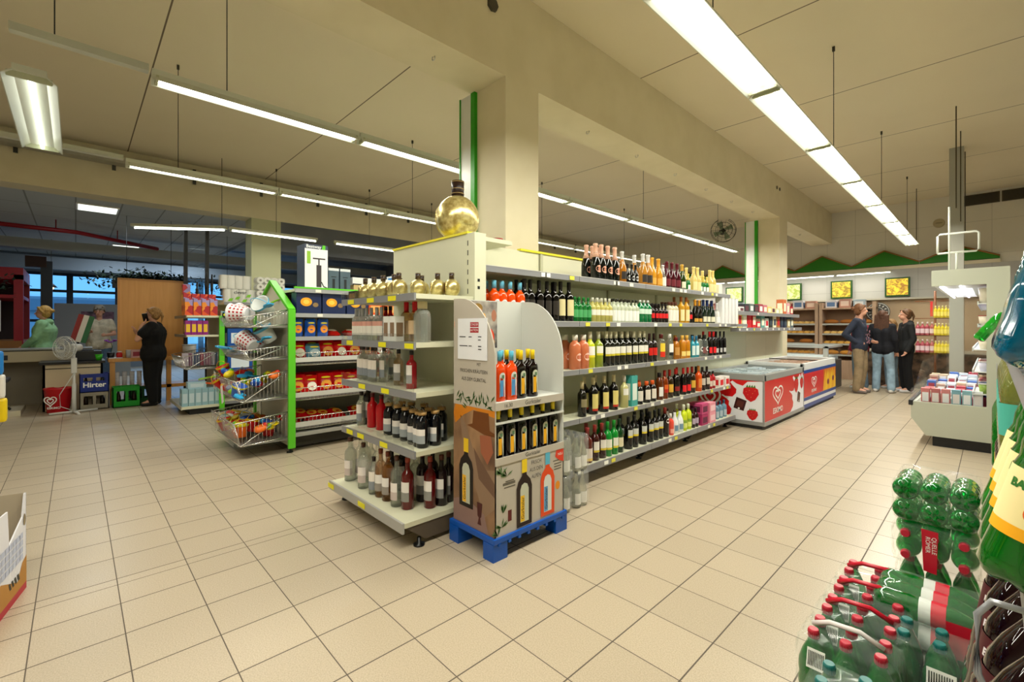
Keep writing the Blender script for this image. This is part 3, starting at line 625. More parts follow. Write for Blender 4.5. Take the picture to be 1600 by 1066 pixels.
rowx(.165,XB,[('rosewine',[3.229],'stout rose wine bottle',.046),('redwine',[3.331,3.437],'white-labelled red wine bottle',.042),('greenwine',[3.527,3.63],'bright green wine bottle',.042),('dkgreenwine',[3.715],'dark green wine bottle, cream label,',.04),
 ('blackyellow',[3.878,3.981],'near-group black wine bottle',.042),('blackyellow',[4.139,4.276,4.38,4.473],'far-group black wine bottle',.042),('blackround',[4.597],'black bottle with round white label',.044),
 ('redjuice',[4.706],'coral red bottle with white cap',.036),('coconut',[4.808,4.929],'white liqueur bottle',.04),('limoncello',[5.022,5.133],'yellow-green liqueur bottle',.038),('darksmall',[5.231,5.315],'small dark bottle',.034)],BS)
# boxes among the bottles
def carton(name, label, cat, loc, s, m, rz=0, group=None, lab=None, flap=True):
    t=thing(name,label,cat,loc,rz,group); obj('carton', bx(BM(),-s[0]/2,s[0]/2,-s[1]/2,s[1]/2,0,s[2],bev=.002), m, t)
    if lab:
        for fr in (Fr((s[0]/2,0,0),(0,1,0),(0,0,1)),):
            fr.rect('printed_panel',-s[1]*.36,s[1]*.36,s[2]*.2,s[2]*.75,hm(lab,.5),t)
        Fr((0,-s[1]/2,0),(1,0,0),(0,0,1)).rect('printed_panel',-s[0]*.36,s[0]*.36,s[2]*.2,s[2]*.75,hm(lab,.5),t)
    return t
yy=[4.013][0]; carton('gift_box','teal gift carton between pale wine and orange-capped liqueurs','box',(-2.50,yy,.558),(.11,.11,.30),hm('3f9a94',.5),lab='d8e4dc')
for i,y in enumerate([6.095,6.282]): carton('gift_box',f'{["left","right"][i]} red and white carton at fourth shelf end','box',(-2.49,y,.558),(.12,.13,.13),hm('e8e0dc',.5),group='red and white cartons on the fourth shelf',lab='d02028')
for i,(y,dz,c) in enumerate([([5.48][0],0,'a83060'),([5.48][0],.13,'c04878'),([5.698][0],0,'e898a8'),([5.698][0],.12,'e090a0')]):
    carton('drink_carton',f'{["dark pink","upper dark pink","light pink","upper light pink"][i]} carton stacked on the bottom wine shelf','box',(-2.47,y,.165+dz),(.18,.17,.125),hm(c,.5),group='pink cartons on the bottom shelf',lab='602040' if i<2 else 'f0c8d0')
for i,y in enumerate([5.82,5.937,6.057,6.181]):
    PROTO.get('bluemini') or B('bluemini','spir',.036,.22,'6a90a8','3a5068',.80,[(.1,.45,'a8b8c4')])
    place('bluemini','bottle',onelabel(i,4,'pale blue small bottle',BS),'bottle',(-2.44,y,.165),PI/2,'pale blue bottles on the bottom shelf')
for i,y in enumerate([6.386,6.496,6.609,6.724,6.843]):
    t=thing('gift_tube',onelabel(i,5,'tall white gift tube','at second shelf end'),'tube',(-2.47,y-.25,1.382),0,'white gift tubes on the second shelf'); obj('tube', box(-.045,.045,-.04,.04,0,.335), hm('e4e4e4',.4), t); obj('lid', box(-.046,.046,-.041,.041,.335,.35), hm('d0d0d0',.4), t)
carton('gift_box','white small box at the far end of top wine shelf','box',(-2.5,[6.079][0],WZ[3]),(.12,.10,.13),hm('e8e4cc',.5))
# ---------------------------------------------------------------- end cap of the wine gondola, goods face -Y
EZ=[.578,.938,1.245,1.548]
t=thing('end_shelf_unit','cream end shelf of spirits with yellow top edge beside the cardboard display','shelving',(-2.935,1.97,0))
obj('back_panel', box(-.565,.44,-.02,.02,.05,1.985), SHELF, t); obj('yellow_top_edge', box(-.565,.455,-.03,.035,1.985,2.0), hm('e4d820',.5), t)
u=obj('upright', box(.44,.53,-.025,.075,0,1.985), SHELF, t); bm=BM()
for k in range(26): bx(bm,.452,.460,-.0262,-.0252,.25+k*.066,.285+k*.066)
for k in range(2): bx(bm,.5302,.5312,.0,.02,1.60+k*.05,1.62+k*.05)
obj('slots', bm, DARK, u); obj('top_deck', box(-.565,.45,.035,.40,1.955,1.985), SHELF, t)
for i,z in enumerate(EZ):
    s=obj('shelf', box(-.515,.515,-.47,-.02,z-.03,z), SHELF, t); obj('price_rail', box(-.53,.515,-.485,-.47,z-.042,z+.004), RAIL, s); obj('clear_guard', box(-.53,.515,-.487,-.483,z+.004,z+.055), CLEARP, s)
    for q in [(-.36,-.05,.25),(-.38,.12,.46),(-.18,.16),(-.38,-.2,.14)][::-1][i]:
        obj('price_ticket', box(q-.05,q+.05,-.489,-.4865,z-.036,z-.004), hm('e8e020',.5), s)
s=obj('base_shelf', box(-.56,.515,-.55,-.02,.135,.165), SHELF, t); obj('price_rail', box(-.57,.515,-.565,-.55,.105,.168), hm('a8a8a4',.35), s)
for q in (-.53,-.02): obj('price_ticket', box(q-.05,q+.05,-.569,-.566,.118,.15), hm('e8e020',.5), s)
for x in (-.54,.50):
    obj('foot_bracket', prism(BM(), [(-.54,.135),(-.40,.03),(-.02,.03),(-.02,.135)],'x',x-.01,x+.01), hm('5a5044',.5), t)
    b=BM(); lathe(b,[(0,.035),(.01,.035),(.014,.012),(.05,.012)],14,c=(x,-.44,0)); obj('foot', b, BLACK, t)
def items_y(z, L, where):
    """L: prototype, floor points, description"""
    for key, pts, desc in L:
        n=len(pts)
        for i,(x,y) in enumerate(sorted((max(-3.41,min(-2.46,x)),max(1.55 if z>.3 else 1.47,min(1.89,y))) for x,y in pts)): place(key,'bottle',onelabel(i,n,desc,where),'bottle',(x,y,z),random.uniform(-.1,.35),f'{desc} {where}' if n>1 else None)
E0='on end shelf base'; E1='on lowest raised end shelf'; E2='on middle end shelf'; E3='on end shelf below gold flasks'
items_y(.165,[('cleartaglong',[(-3.572,1.538),(-3.432,1.528),(-3.501,1.612),(-3.18,1.527),(-3.272,1.633)],'pink-labelled clear bottle'),('cleartag',[(-3.02,1.527)],'clear greenish bottle beside the amber ones'),('ambertag',[(-2.94,1.539),(-2.842,1.54)],'amber spirit bottle'),
 ('cleartaglong',[(-2.71,1.533)],'single clear bottle between amber and red'),('redtag',[(-2.622,1.562),(-2.54,1.68)],'dark red spirit bottle'),('cleartaglong',[(-2.723,1.682)],'single clear bottle behind the red ones'),('darktag',[(-2.67,1.704),(-2.524,1.759),(-2.547,1.833)],'near-black spirit bottle'),
 ('darktag',[(-2.967,1.638),(-2.951,1.711),(-2.691,1.801)],'rear near-black spirit bottle'),('cleartaglong',[(-3.354,1.632),(-3.514,1.644),(-3.172,1.635)],'rear clear spirit bottle')],E0)
items_y(EZ[0],[('cleartag',[(-3.563,1.618),(-3.424,1.623),(-3.64,1.687)],'clear pink-labelled bottle'),('darktag',[(-3.408,1.674)],'dark bottle between clear and red'),('redbright',[(-3.275,1.646),(-3.147,1.653)],'bright red bottle'),('flagon',[(-3.471,1.863)],'big clear flagon'),
 ('fliptop',[(-2.96,1.614),(-2.848,1.621),(-2.732,1.613),(-2.622,1.605),(-2.54,1.597),(-2.595,1.706),(-2.565,1.788),(-2.496,1.69)],'dark flip-top bottle'),('fliptop',[(-2.499,1.595)],'foremost dark flip-top bottle'),('fliptop',[(-2.95,1.71),(-2.867,1.739),(-2.754,1.774)],'rear dark flip-top bottle')],E1)
items_y(EZ[1],[('cleartag',[(-3.583,1.622),(-3.499,1.642),(-3.347,1.607),(-3.283,1.613),(-3.183,1.599),(-3.129,1.597),(-3.087,1.642)],'front small clear bottle'),('cleartag',[(-3.236,1.786),(-3.426,1.856),(-3.3,1.85),(-3.47,1.811)],'rear small clear bottle'),('ambersmall',[(-2.847,1.625)],'small amber bottle'),('redtagsmall',[(-2.64,1.602)],'small red bottle')],E2)
items_y(EZ[2],[('wineclr',[(-3.502,1.58),(-3.421,1.58),(-3.344,1.58),(-3.301,1.58),(-3.237,1.58),(-3.165,1.58),(-3.076,1.58),(-3.009,1.58)],'silver-capped clear bottle'),('redtagsmall',[(-3.093,1.66),(-3.026,1.66)],'half-hidden red bottle'),('amberred',[(-2.803,1.66),(-2.695,1.66)],'red-capped amber bottle'),('crystal',[(-2.507,1.6)],'big crystal decanter with wooden stopper')],E3)
for i,(x,y) in enumerate([(-2.862,1.57),(-2.775,1.57)]): carton('gift_box',f'{["left","right"][i]} white carton printed with bottles, by amber bottles','box',(x,y,1.245),(.075,.07,.17),WHITE,group='white cartons on the end shelf',lab='8a7058')
gf=[(-3.30,1.60),(-3.16,1.60),(-3.02,1.60),(-2.90,1.62),(-2.80,1.60),(-2.83,1.80),(-2.72,1.70),(-2.63,1.80),(-2.55,1.86),(-3.10,1.78)]
for i,(x,y) in enumerate(gf):
    place('goldflask','gold_flask',f'{ORD[i]} of nine small round gold flasks on end shelf' if i<9 else 'small round gold flask in rear behind left ones','bottle',(x,y,EZ[3]),-.5+random.uniform(-.2,.2),'small gold flasks on the top end shelf')
t=carton('gift_box','flat black box with gold picture left of gold flasks','box',(-3.40,1.60,EZ[3]),(.13,.12,.07),hm('241c18',.4),lab='8a6a3a')
t=place('goldflask_big','gold_flask','giant round gold flask standing on the yellow top edge','bottle',(-2.80,2.10,1.999),-1.15); t['label']='giant round gold flask with dark cap on top of the end shelf'
# ---------------------------------------------------------------- flat-shouldered liqueur bottles and the cardboard display
def flat_bottle(key, glass, cap, lab, lab2):
    r=.043; h=.295; P=[(0,.92),(.02,1),(.60,1),(.66,.94),(.705,.78),(.735,.5),(.755,.31),(.80,.29),(1,.29)]
    bm=BM(); lathe(bm,[(z*h,q*r) for z,q in P],20,0,1,.62)
    for v in bm.verts:
        if v.co.z>h*.74: v.co.y/=.62
    cp=BM(); lathe(cp,[(h*.80,r*.33),(h*.995,r*.33),(h,r*.28)],14)
    # arched label panel
    def arch(w,z0,z1,e,m):
        b=BM(); pts=[(-w,z0),(w,z0),(w,z1-w)]+[(w*math.cos(a),z1-w+w*math.sin(a)) for a in [PI*k/10 for k in range(1,10)]]+[(-w,z1-w)]
        b.faces.new([b.verts.new((x,-r*.62*math.sqrt(max(0,1-(x/r)**2))-e,z)) for x,z in pts]); return mesh_of(b,m)
    proto(key,[('glass',mesh_of(bm,glassm(glass,True)),[]),('cap',mesh_of(cp,hm(cap,.35)),[]),('label',arch(.022,.025,.17,.0015,hm(lab2,.5)),[('label_stripe',mesh_of(box(-.021,.004,-r*.62-.004,-r*.62-.0025,.03,.125),hm(lab,.5)),[]),('leaf_print',mesh_of(box(-.008,.010,-r*.62-.004,-r*.62-.003,.135,.155),hm('5a7a58',.5)),[])])])
flat_bottle('herb','160a0a','e8c818','e8a818','c8ccb8'); flat_bottle('spritz','e04818','58b0d0','4a8ac0','d8dcd8')
# display: local origin at its floor corner (front left), +x towards the back, +y along the front
DX,DY=-1.96,1.735; DL=.605; DW=.395
t=thing('cardboard_display','grey cardboard bottle display with rounded wings on blue pallet','display stand',(DX,DY,0)); dsp=t
CARD=hm('b8b0a4',.6); CARDW=hm('c8cac4',.55)
def wing():
    return [(-DW,.13),(0,.13),(0,1.13)]+[(-.0-.33*(1-math.cos(a)),1.13+.39*math.sin(a)) for a in [PI/2*k/10 for k in range(1,11)]]+[(-DW,1.52)]
w1=obj('left_wing', prism(BM(),wing(),'y',0,.008), CARD, t); w1['label']='left cardboard wing with herb and photo print'
w2=obj('right_wing', prism(BM(),wing(),'y',DL-.008,DL), CARDW, t)
bp=obj('back_panel', box(-DW,-DW+.008,.008,DL-.008,.13,1.52), CARDW, t)
# print on the left wing (faces -Y)
f=Fr((-DW,0,0),(1,0,0),(0,0,1)); sc=noisy(mat('print_scene',r=.5),(.10,.05,.03),(.42,.24,.12),4,3,0,(1,1,.6))
sp=f.rect('photo_print',.0,DW-.001,.131,.86,sc,w1,.0012)
f.poly('hat_print',[(.14,.745),(.19,.76),(.20,.84),(.34,.84),(.35,.74),(.394,.73),(.394,.71),(.30,.71)],hm('6a3c14',.6),w1,.002)
f.poly('glow_print',[(.0,.80),(.02,.86),(.394,.86),(.394,.82),(.2,.845),(.1,.80),(.02,.74)],hm('c87818',.6),w1,.0016)
f.poly('face_print',[(.26,.70),(.36,.715),(.38,.62),(.33,.54),(.27,.60)],hm('9a5a40',.6),w1,.002)
f.poly('jacket_print',[(.07,.80),(.13,.74),(.20,.60),(.30,.50),(.394,.52),(.394,.30),(.30,.22),(.20,.42),(.10,.60)],hm('8a705a',.7),w1,.0016)
f.poly('sleeve_print',[(.20,.62),(.26,.56),(.394,.44),(.394,.36),(.25,.44)],hm('6a5040',.7),w1,.0018)
f.poly('table_print',[(0,.131),(0,.26),(.12,.30),(.30,.24),(.34,.131)],hm('8a6f68',.6),w1,.0019)
def bottle_print(f,a,b,s,par,glass,cap,lb,lb2,e=.003,name=''):
    pts=[(-.16,0),(.16,0),(.165,.58),(.13,.68),(.05,.76),(.045,.80),(.045,1),(-.045,1),(-.045,.80),(-.05,.76),(-.13,.68),(-.165,.58)]
    f.poly('bottle_print',[(a+x*s,b+y*s) for x,y in pts],hm(glass,.5),par,e)
    f.rect('cap_print',a-.055*s,a+.055*s,b+.80*s,b+1.0*s,hm(cap,.5),par,e+.0006)
    f.poly('label_print',[(a+x*s,b+y*s) for x,y in [(-.09,.06),(.09,.06),(.09,.55),(.06,.62),(0,.645),(-.06,.62),(-.09,.55)]],hm(lb2,.5),par,e+.0008)
    f.rect('stripe_print',a-.085*s,a+.0*s,b+.07*s,b+.46*s,hm(lb,.5),par,e+.0012)
    f.text('lettering','Gurktaler',a-.035*s,b+.27*s,.085*s,hm('2a2a20',.5),par,e+.0016,rot=PI/2)
bottle_print(f,.13,.24,.42,w1,'1c120e','e8c020','e8b020','b8bca8')
f.poly('glass_print',[(.235,.30),(.285,.30),(.275,.22),(.265,.21),(.275,.17),(.24,.17),(.252,.21),(.24,.22)],hm('4a2020',.3),w1,.003)
random.seed(3)
f.polys('leaf_print',[[(a,b),(a+.03*math.cos(t_)-.006*math.sin(t_),b+.03*math.sin(t_)+.006*math.cos(t_)),(a+.055*math.cos(t_),b+.055*math.sin(t_)),(a+.03*math.cos(t_)+.006*math.sin(t_),b+.03*math.sin(t_)-.006*math.cos(t_))] for a,b,t_ in [(.02+k*.0125,.885+.022*math.sin(k),random.uniform(-.6,2.4)) for k in range(28)]],hm('3c5a30',.6),w1,.0022)
for k,s_ in enumerate(('FRISCHEN KRÄUTERN','AUS DEM GURKTAL')): f.text('lettering',s_,.20,1.075-k*.05,.031,hm('4a443c',.5),w1,.002,sx=.85)
f.text('lettering','MIT',.25,1.118,.027,hm('4a443c',.5),w1,.0018,sx=.85)
n_=tag(obj('price_notice', box(-2.355+.05,-2.355+.33,DY-.006,DY-.003,1.145,1.395), hm('e8eaf0',.5)), 'white paper notice with red special offer stamp on display wing','notice')
nf=Fr((-2.355+.05,DY-.006,1.145),(1,0,0),(0,0,1))
for k,s_ in enumerate(('SONDER','AKTION')):
    nf.rect('stamp',.125,.205,.198-k*.034,.226-k*.034,hm('a81c30',.5),n_,.001); nf.text('lettering',s_,.165,.212-k*.034,.020,hm('f0e0e0',.5),n_,.002)
bm=BM()
for k,(a,b,w) in enumerate(((.02,.135,.06),(.11,.135,.03),(.20,.137,.03),(.20,.118,.025),(.02,.080,.08),(.11,.080,.03),(.20,.080,.03),(.20,.062,.03))): bx(bm,a,a+w,0,.0005,b,b+.005)
o=obj('small_print', bm, hm('303038',.5), n_, (-2.355+.05,DY-.0075,1.145))
# print on the back panel (faces +X): party photo and orange button
f=Fr((-DW+.008,0,0),(0,1,0),(0,0,1)); pp=noisy(mat('print_party',r=.5),(.05,.05,.06),(.45,.40,.34),9,4)
f.rect('photo_print',.01,.36,1.20,1.515,pp,bp,.001)
for a,b,ra,rb,c in ((.20,1.43,.03,.04,'c89070'),(.19,1.47,.04,.03,'8a6a30'),(.10,1.38,.03,.018,'c89070'),(.33,1.42,.022,.04,'a87058'),(.07,1.47,.035,.03,'705040'),(.16,1.33,.04,.05,'88a0a8'),(.09,1.29,.04,.042,'f0921c'),(.18,1.38,.02,.03,'f0921c'),(.24,1.40,.018,.035,'f0a82c'),(.02,1.36,.022,.06,'e88020'),(.24,1.24,.1,.035,'b89a70')): f.ell('photo_detail',a,b,ra,rb,hm(c,.5),bp,.0016+a*.002)
f.ell('round_badge',.265,1.275,.067,.067,hm('e0441c',.5),bp,.004)
for k,s_ in enumerate(('NEU','ZUM','MIXEN')): f.text('lettering',s_,.265,1.308-k*.036,.030,hm('f0e8e0',.5),bp,.005)
# trays: three, each with a printed lip
for k,(z,lip) in enumerate(((.905,.045),(.785,.012),(.565,.02))):
    s=obj('tray', box(-DW+.008,0,.008,DL-.008,z-.006,z), CARDW, t); l=obj('tray_lip', box(-.002,.004,0,DL,z-(lip if k==0 else (.006 if k==1 else .023)),z+(.0 if k==0 else (lip if k==2 else .006))), CARD if k!=1 else CARDW, s)
    fr=Fr((.004,0,0),(0,1,0),(0,0,1))
    if k==0: fr.text('lettering','Gurktaler',.31,z-.022,.036,hm('3a3a3a',.5),l,.001); fr.text('lettering','16.30',.10,z-.023,.032,hm('3a3a3a',.5),l,.001)
    if k==2: fr.text('lettering','Gurktaler',.31,z+.0,.034,hm('3a3a3a',.5),l,.001)
fp=obj('front_poster', box(-.004,.0,0,DL,.13,.541), CARD, t)
f=Fr((0,0,0),(0,1,0),(0,0,1))
bottle_print(f,.235,.14,.40,fp,'24120e','e8c820','e8b81c','c0c4b0'); bottle_print(f,.445,.145,.40,fp,'dc4a18','58b0d0','5a94c4','d4d8d4')
for k,s_ in enumerate(('FRISCH','AUS DEN','ALPEN')): f.text('lettering',s_,.338,.505-k*.043,.034,hm('2c2c28',.5),fp,.0045,sx=.85)
for (a,b) in ((.02,.14),(.05,.18),(.06,.26),(.09,.47),(.05,.49)):
    f.polys('leaf_print',[[(a,b),(a+.03*math.cos(q)-.005*math.sin(q),b+.03*math.sin(q)+.005*math.cos(q)),(a+.055*math.cos(q),b+.055*math.sin(q)),(a+.03*math.cos(q)+.005*math.sin(q),b+.03*math.sin(q)-.005*math.cos(q))] for q in [random.uniform(.0,3.0) for _ in range(7)]],hm('4c6e3c',.6),fp,.0015+b*.002)
bm=BM()
for a,b,w in ((.06,.425,.10),(.08,.435,.07),(.06,.417,.10),(.07,.40,.09),(.50,.47,.08),(.51,.45,.07),(.51,.432,.07),(.51,.415,.07)): bx(bm,.0005,.001,a,a+w,b,b+.006)
obj('small_print', bm, hm('5a564e',.5), fp)
f.ell('orange_print',.545,.31,.022,.028,hm('e08a1c',.5),fp); f.rect('shot_glass_print',.10,.13,.20,.265,hm('5a1418',.4),fp)
f.poly('corner_badge',[(.53,.54),(.603,.54),(.603,.455),(.56,.47),(.52,.50)],hm('d83c24',.5),fp,.002); f.text('lettering','NEU',.568,.51,.024,hm('f0e8e0',.5),fp,.003)
# bottles in the display
k=0
for i,(dx,dy) in enumerate([(-.05,.05),(-.05,.145),(-.14,.05),(-.14,.145)]): place('spritz','liqueur_bottle',f'{["front left","front right","rear left","rear right"][i]} orange liqueur bottle with blue cap on display top tray','bottle',(DX+dx,DY+.03+dy,.905),PI/2,'orange bottles on the display top tray')
for i,(dx,dy) in enumerate([(-.05,.255),(-.05,.36),(-.14,.22),(-.14,.32),(-.14,.41)]): place('herb','liqueur_bottle',f'{["front left","front right","rear left","rear middle","rear right"][i]} dark herb liqueur with yellow cap on display top tray','bottle',(DX+dx,DY+dy,.905),PI/2,'dark bottles on the display top tray')
for r_ in range(2):
    for i in range(6): place('herb','liqueur_bottle',f'{ORD[i]} of six dark herb liqueurs in {["front","rear"][r_]} of display lower tray','bottle',(DX-.045-.1*r_,DY+.062+i*.097,.566),PI/2,'dark bottles on the display lower tray')
t=thing('pallet','small blue plastic pallet under the cardboard display','pallet',(DX-.2,DY+DL/2,0))
obj('deck', bx(BM(),-.215,.215,-DL/2-.02,DL/2+.02,.10,.13,bev=.004), BLUEP, t); bm=BM()
for k in range(8): bx(bm,-.2,.217,-.29+k*.08,-.27+k*.08,.085,.10)
obj('ribs', bm, BLUEP, t)
for sx in (-1,1):
    for sy in (-1,1):
        b=BM(); x,y=sx*.165,sy*.27; prism(b,[(x-.045,y-.055),(x+.045,y-.055),(x+.045,y+.055),(x-.045,y+.055)],'z',0,.1); obj('foot', b, BLUEP, t)
# ---------------------------------------------------------------- shrink-wrapped clear bottles on the floor behind the display
B('waterglass','burg',.034,.27,'d8dcc4','282820',.93,[(.10,.40,'e4e4e0')],op=False)
WRAP = mat('shrink_wrap', (.9,.92,.9), .12, alpha=.14, coat=.5)
def pack(key, label, cx, cy, z, nx, ny, pitch, h, capcat='drink pack', face=PI/2, group=None, wname='bottle', bulge=.012, rot=None, sub=None):
    """six-pack: one thing, its bottles as parts, wrapped in film"""
    t=thing('wrapped_bottle_pack',label,'drink pack',(cx,cy,z),0,group)
    for i in range(nx):
        for j in range(ny):
            for nm,me,ch in [PROTO[key][0]]:
                o=bpy.data.objects.new(wname,me); COL.objects.link(o); o.parent=t; o.location=((i-(nx-1)/2)*pitch,(j-(ny-1)/2)*pitch,0); o.rotation_euler=(0,0,face)
                for nm2,me2,ch2 in PROTO[key][1:]:
                    c=bpy.data.objects.new(nm2,me2); COL.objects.link(c); c.parent=o
    bm=BM(); bx(bm,-nx*pitch/2-.004,nx*pitch/2+.004,-ny*pitch/2-.004,ny*pitch/2+.004,.002,h,bev=pitch*.42)
    for f_ in bm.faces: f_.smooth=True
    obj('shrink_film', bm, WRAP, t)
    return t
for i,(cy,z,nx,ny,lb) in enumerate([(2.50,0,3,3,'bottom near'),(2.74,0,3,2,'bottom far'),(2.50,.272,3,3,'second layer near'),(2.74,.272,3,2,'second layer far'),(2.50,.544,2,2,'third layer'),(2.50,.816,2,2,'topmost')]):
    pack('waterglass',f'{lb} shrink-wrapped pack of clear bottles beside the cardboard display',-2.215 if i<4 else -2.26,cy if i<4 else 2.455,z,nx,ny,.074,.27,group='clear bottle packs beside the display')
# ---------------------------------------------------------------- ice cream freezers
def heart(f, par, a, b, s, m, e=.002, name='heart_logo', kx=1):
    """double-line heart drawn as ribbons"""
    def H(k, q=1): 
        pts=[]
        for i in range(33):
            t_=2*PI*i/32*.93+.22*(1 if q else 0); x=16*math.sin(t_)**3; y=13*math.cos(t_)-5*math.cos(2*t_)-2*math.cos(3*t_)-math.cos(4*t_); pts.append((a+x/34*s*k*kx,b+y/34*s*k*1.15))
        return pts
    f.line(name,[H(1.25),H(.62)],s*.115,m,par,e)
def strawberry(f, par, a, b, s, e=.002, rot=0):
    pts=[(.0,-.55),(.28,-.38),(.5,0),(.45,.32),(.2,.45),(0,.4),(-.2,.45),(-.45,.32),(-.5,0),(-.28,-.38)]
    f.poly('strawberry_print',[(a+x*s,b+y*s) for x,y in pts],hm('c41c20',.4),par,e)
    f.polys('leaf_print',[[(a+x*s,b+.42*s),(a+(x+.1)*s,b+.6*s),(a+(x+.16)*s,b+.4*s)] for x in (-.3,-.15,0,.15)],hm('3c7a28',.4),par,e+.001)
    f.polys('seed_print',[[(a+x*s,b+y*s),(a+(x+.03)*s,b+y*s),(a+(x+.015)*s,b+(y+.05)*s)] for x,y in ((-.3,.1),(-.1,.2),(.1,0),(.25,.2),(0,-.25),(-.2,-.1))],hm('f0d080',.4),par,e+.001)
def choc(f, par, a, b, s, e=.002):
    f.poly('chocolate_print',[(a-.4*s,b-.3*s),(a+.25*s,b-.45*s),(a+.45*s,b+.25*s),(a-.2*s,b+.45*s)],hm('3c1810',.4),par,e)
    f.poly('chocolate_print',[(a-.25*s,b-.12*s),(a+.18*s,b-.24*s),(a+.28*s,b+.15*s),(a-.12*s,b+.25*s)],hm('5a2c20',.4),par,e+.001)
    f.ell('milk_drop',a-.05*s,b-.3*s,.07*s,.06*s,WHITE,par,e+.002)
def splash(f, par, a, b, w, h, e=.001):
    P=[(.0,.0),(1,0),(1,1),(.62,.97),(.50,.86),(.34,.90),(.22,.97),(.16,.93),(.24,.84),(.33,.76),(.32,.66),(.22,.56),(.02,.56),(-.06,.60),(-.08,.57),(.06,.50),(.13,.44),(.12,.34),(.20,.24),(.17,.12),(.06,.05)]
    f.poly('milk_splash_print',[(a+x*w,b+y*h) for x,y in P],hm('e6e8ee',.35),par,e)
FX=-2.04
t=thing('chest_freezer','grey-topped chest freezer with red strawberry print, nearest the wine','freezer',(FX-.43,7.36,0)); x0,x1=-.43,.43; y0,y1=-.90,.90
obj('body', bx(BM(),x0,x1,y0,y1,.05,.63,bev=.008), hm('c8ccd0',.35), t); obj('plinth', box(x0+.03,x1-.03,y0+.03,y1-.03,0,.05), hm('3a3a3a',.5), t)
rim=BM(); 
for a in ((x0-.005,x1+.005,y0-.005,y0+.07),(x0-.005,x1+.005,y1-.07,y1+.005)): bx(rim,a[0],a[1],a[2],a[3],.63,.715,bev=.01)
for a in ((x0-.005,x0+.07),(x1-.07,x1+.005)): bx(rim,a[0],a[1],y0,y1,.63,.715,bev=.01)
obj('rim', rim, hm('8f9290',.4), t); g_=obj('glass_lid', box(x0+.06,x1-.06,y0+.06,.02,.70,.712), GLASS, t); g2_=obj('glass_lid', box(x0+.06,x1-.06,-.02,y1-.06,.688,.699), GLASS, t)
ins=obj('ice_cream_cartons', BM(), hm('c8d8e0',.5), t); bm=BM()
for i in range(5):
    for j in range(10): cbx(bm,(x0+.13+i*.15,y0+.13+j*.17,.60+random.uniform(-.02,.02)),(.12,.14,.08))
o=bpy.data.objects['ice_cream_cartons']; bm.to_mesh(o.data); bm.free(); o.location.z=.035
obj('corner_trim', box(x1-.012,x1+.006,y0-.006,y0+.012,.05,.63), hm('9a9c9c',.3,metal=.4), t); obj('corner_trim', box(x1-.002,x1+.006,y1-.02,y1,.05,.63), hm('9a9c9c',.3,metal=.4), t)
obj('kick_rail', box(x0,x1+.012,y0-.012,y1,.05,.10), hm('9a9c9c',.35,metal=.3), t)
REDP=hm('cc1a1e',.3)
f=Fr((x1+.001,y0,0),(0,1,0),(0,0,1)); pr=f.rect('red_print',.01,1.79,.10,.63,REDP,t)
splash(f,t,1.12,.10,.67,.53,.002); strawberry(f,t,1.40,.47,.22,.004); strawberry(f,t,1.68,.48,.17,.004); choc(f,t,1.52,.28,.20,.004); heart(f,t,.55,.42,.20,WHITE,.003,kx=1.8); f.text('lettering','ESKIMO',.55,.20,.105,WHITE,t,.003,sx=1.15,bold=.002)
f.polys('red_drops',[[(1.36+k*.12,.625),(1.44+k*.12,.625),(1.40+k*.12,.575)] for k in range(4)],REDP,t,.004)
f=Fr((x1,y0-.001,0),(-1,0,0),(0,0,1)); f=Fr((x0,y0-.001,0),(1,0,0),(0,0,1)); f.rect('red_print',.0,.84,.10,.63,REDP,t)
splash(f,t,.36,.10,.48,.53,.002); strawberry(f,t,.70,.46,.20,.004); choc(f,t,.56,.31,.20,.004); strawberry(f,t,.72,.185,.14,.004); heart(f,t,.16,.36,.24,WHITE,.003)
t=thing('chest_freezer','chest freezer with blue and white stripes and yellow fruit print','freezer',(FX-.44,9.36,0)); y0,y1=-1.07,1.09
obj('body', bx(BM(),x0,x1,y0,y1,.05,.66,bev=.008), hm('e6eaec',.35), t); obj('plinth', box(x0+.03,x1-.03,y0+.03,y1-.03,0,.05), hm('1c2c50',.5), t)
rim=BM()
for a in ((y0,y0+.05),(y1-.05,y1)): bx(rim,x0,x1,a[0],a[1],.66,.76,bev=.008)
for a in ((x0,x0+.05),(x1-.05,x1)): bx(rim,a[0],a[1],y0,y1,.66,.76,bev=.008)
obj('rim', rim, hm('dfe2e2',.35), t); obj('glass_lid', box(x0+.05,x1-.05,y0+.05,.02,.745,.755), GLASS, t); obj('glass_lid', box(x0+.05,x1-.05,-.02,y1-.05,.732,.742), GLASS, t)
obj('lid_frame', box(x0+.045,x1-.045,-.02,.02,.75,.765), BLACK, t)
o=obj('ice_cream_cartons', BM(), hm('d0a890',.5), t); bm=BM()
for i in range(5):
    for j in range(12): cbx(bm,(x0+.13+i*.15,y0+.13+j*.17,.64+random.uniform(-.02,.02)),(.12,.14,.08))
bm.to_mesh(o.data); bm.free(); o.location.z=.02
f=Fr((x1+.001,y0,0),(0,1,0),(0,0,1)); BL=hm('1c4490',.35)
f.rect('blue_stripe',0,2.16,.60,.655,BL,t); f.rect('red_print',.02,2.14,.22,.60,REDP,t,.0012); f.rect('blue_stripe',0,2.16,.165,.215,BL,t); f.rect('blue_stripe',0,2.16,.05,.11,BL,t)
heart(f,t,.62,.44,.14,WHITE,.003,kx=1.9); f.text('lettering','ESKIMO',.62,.29,.065,WHITE,t,.003,sx=1.4,bold=.001)
f.rect('fruit_ground_print',1.24,2.14,.222,.598,hm('c86810',.4),t,.0015)
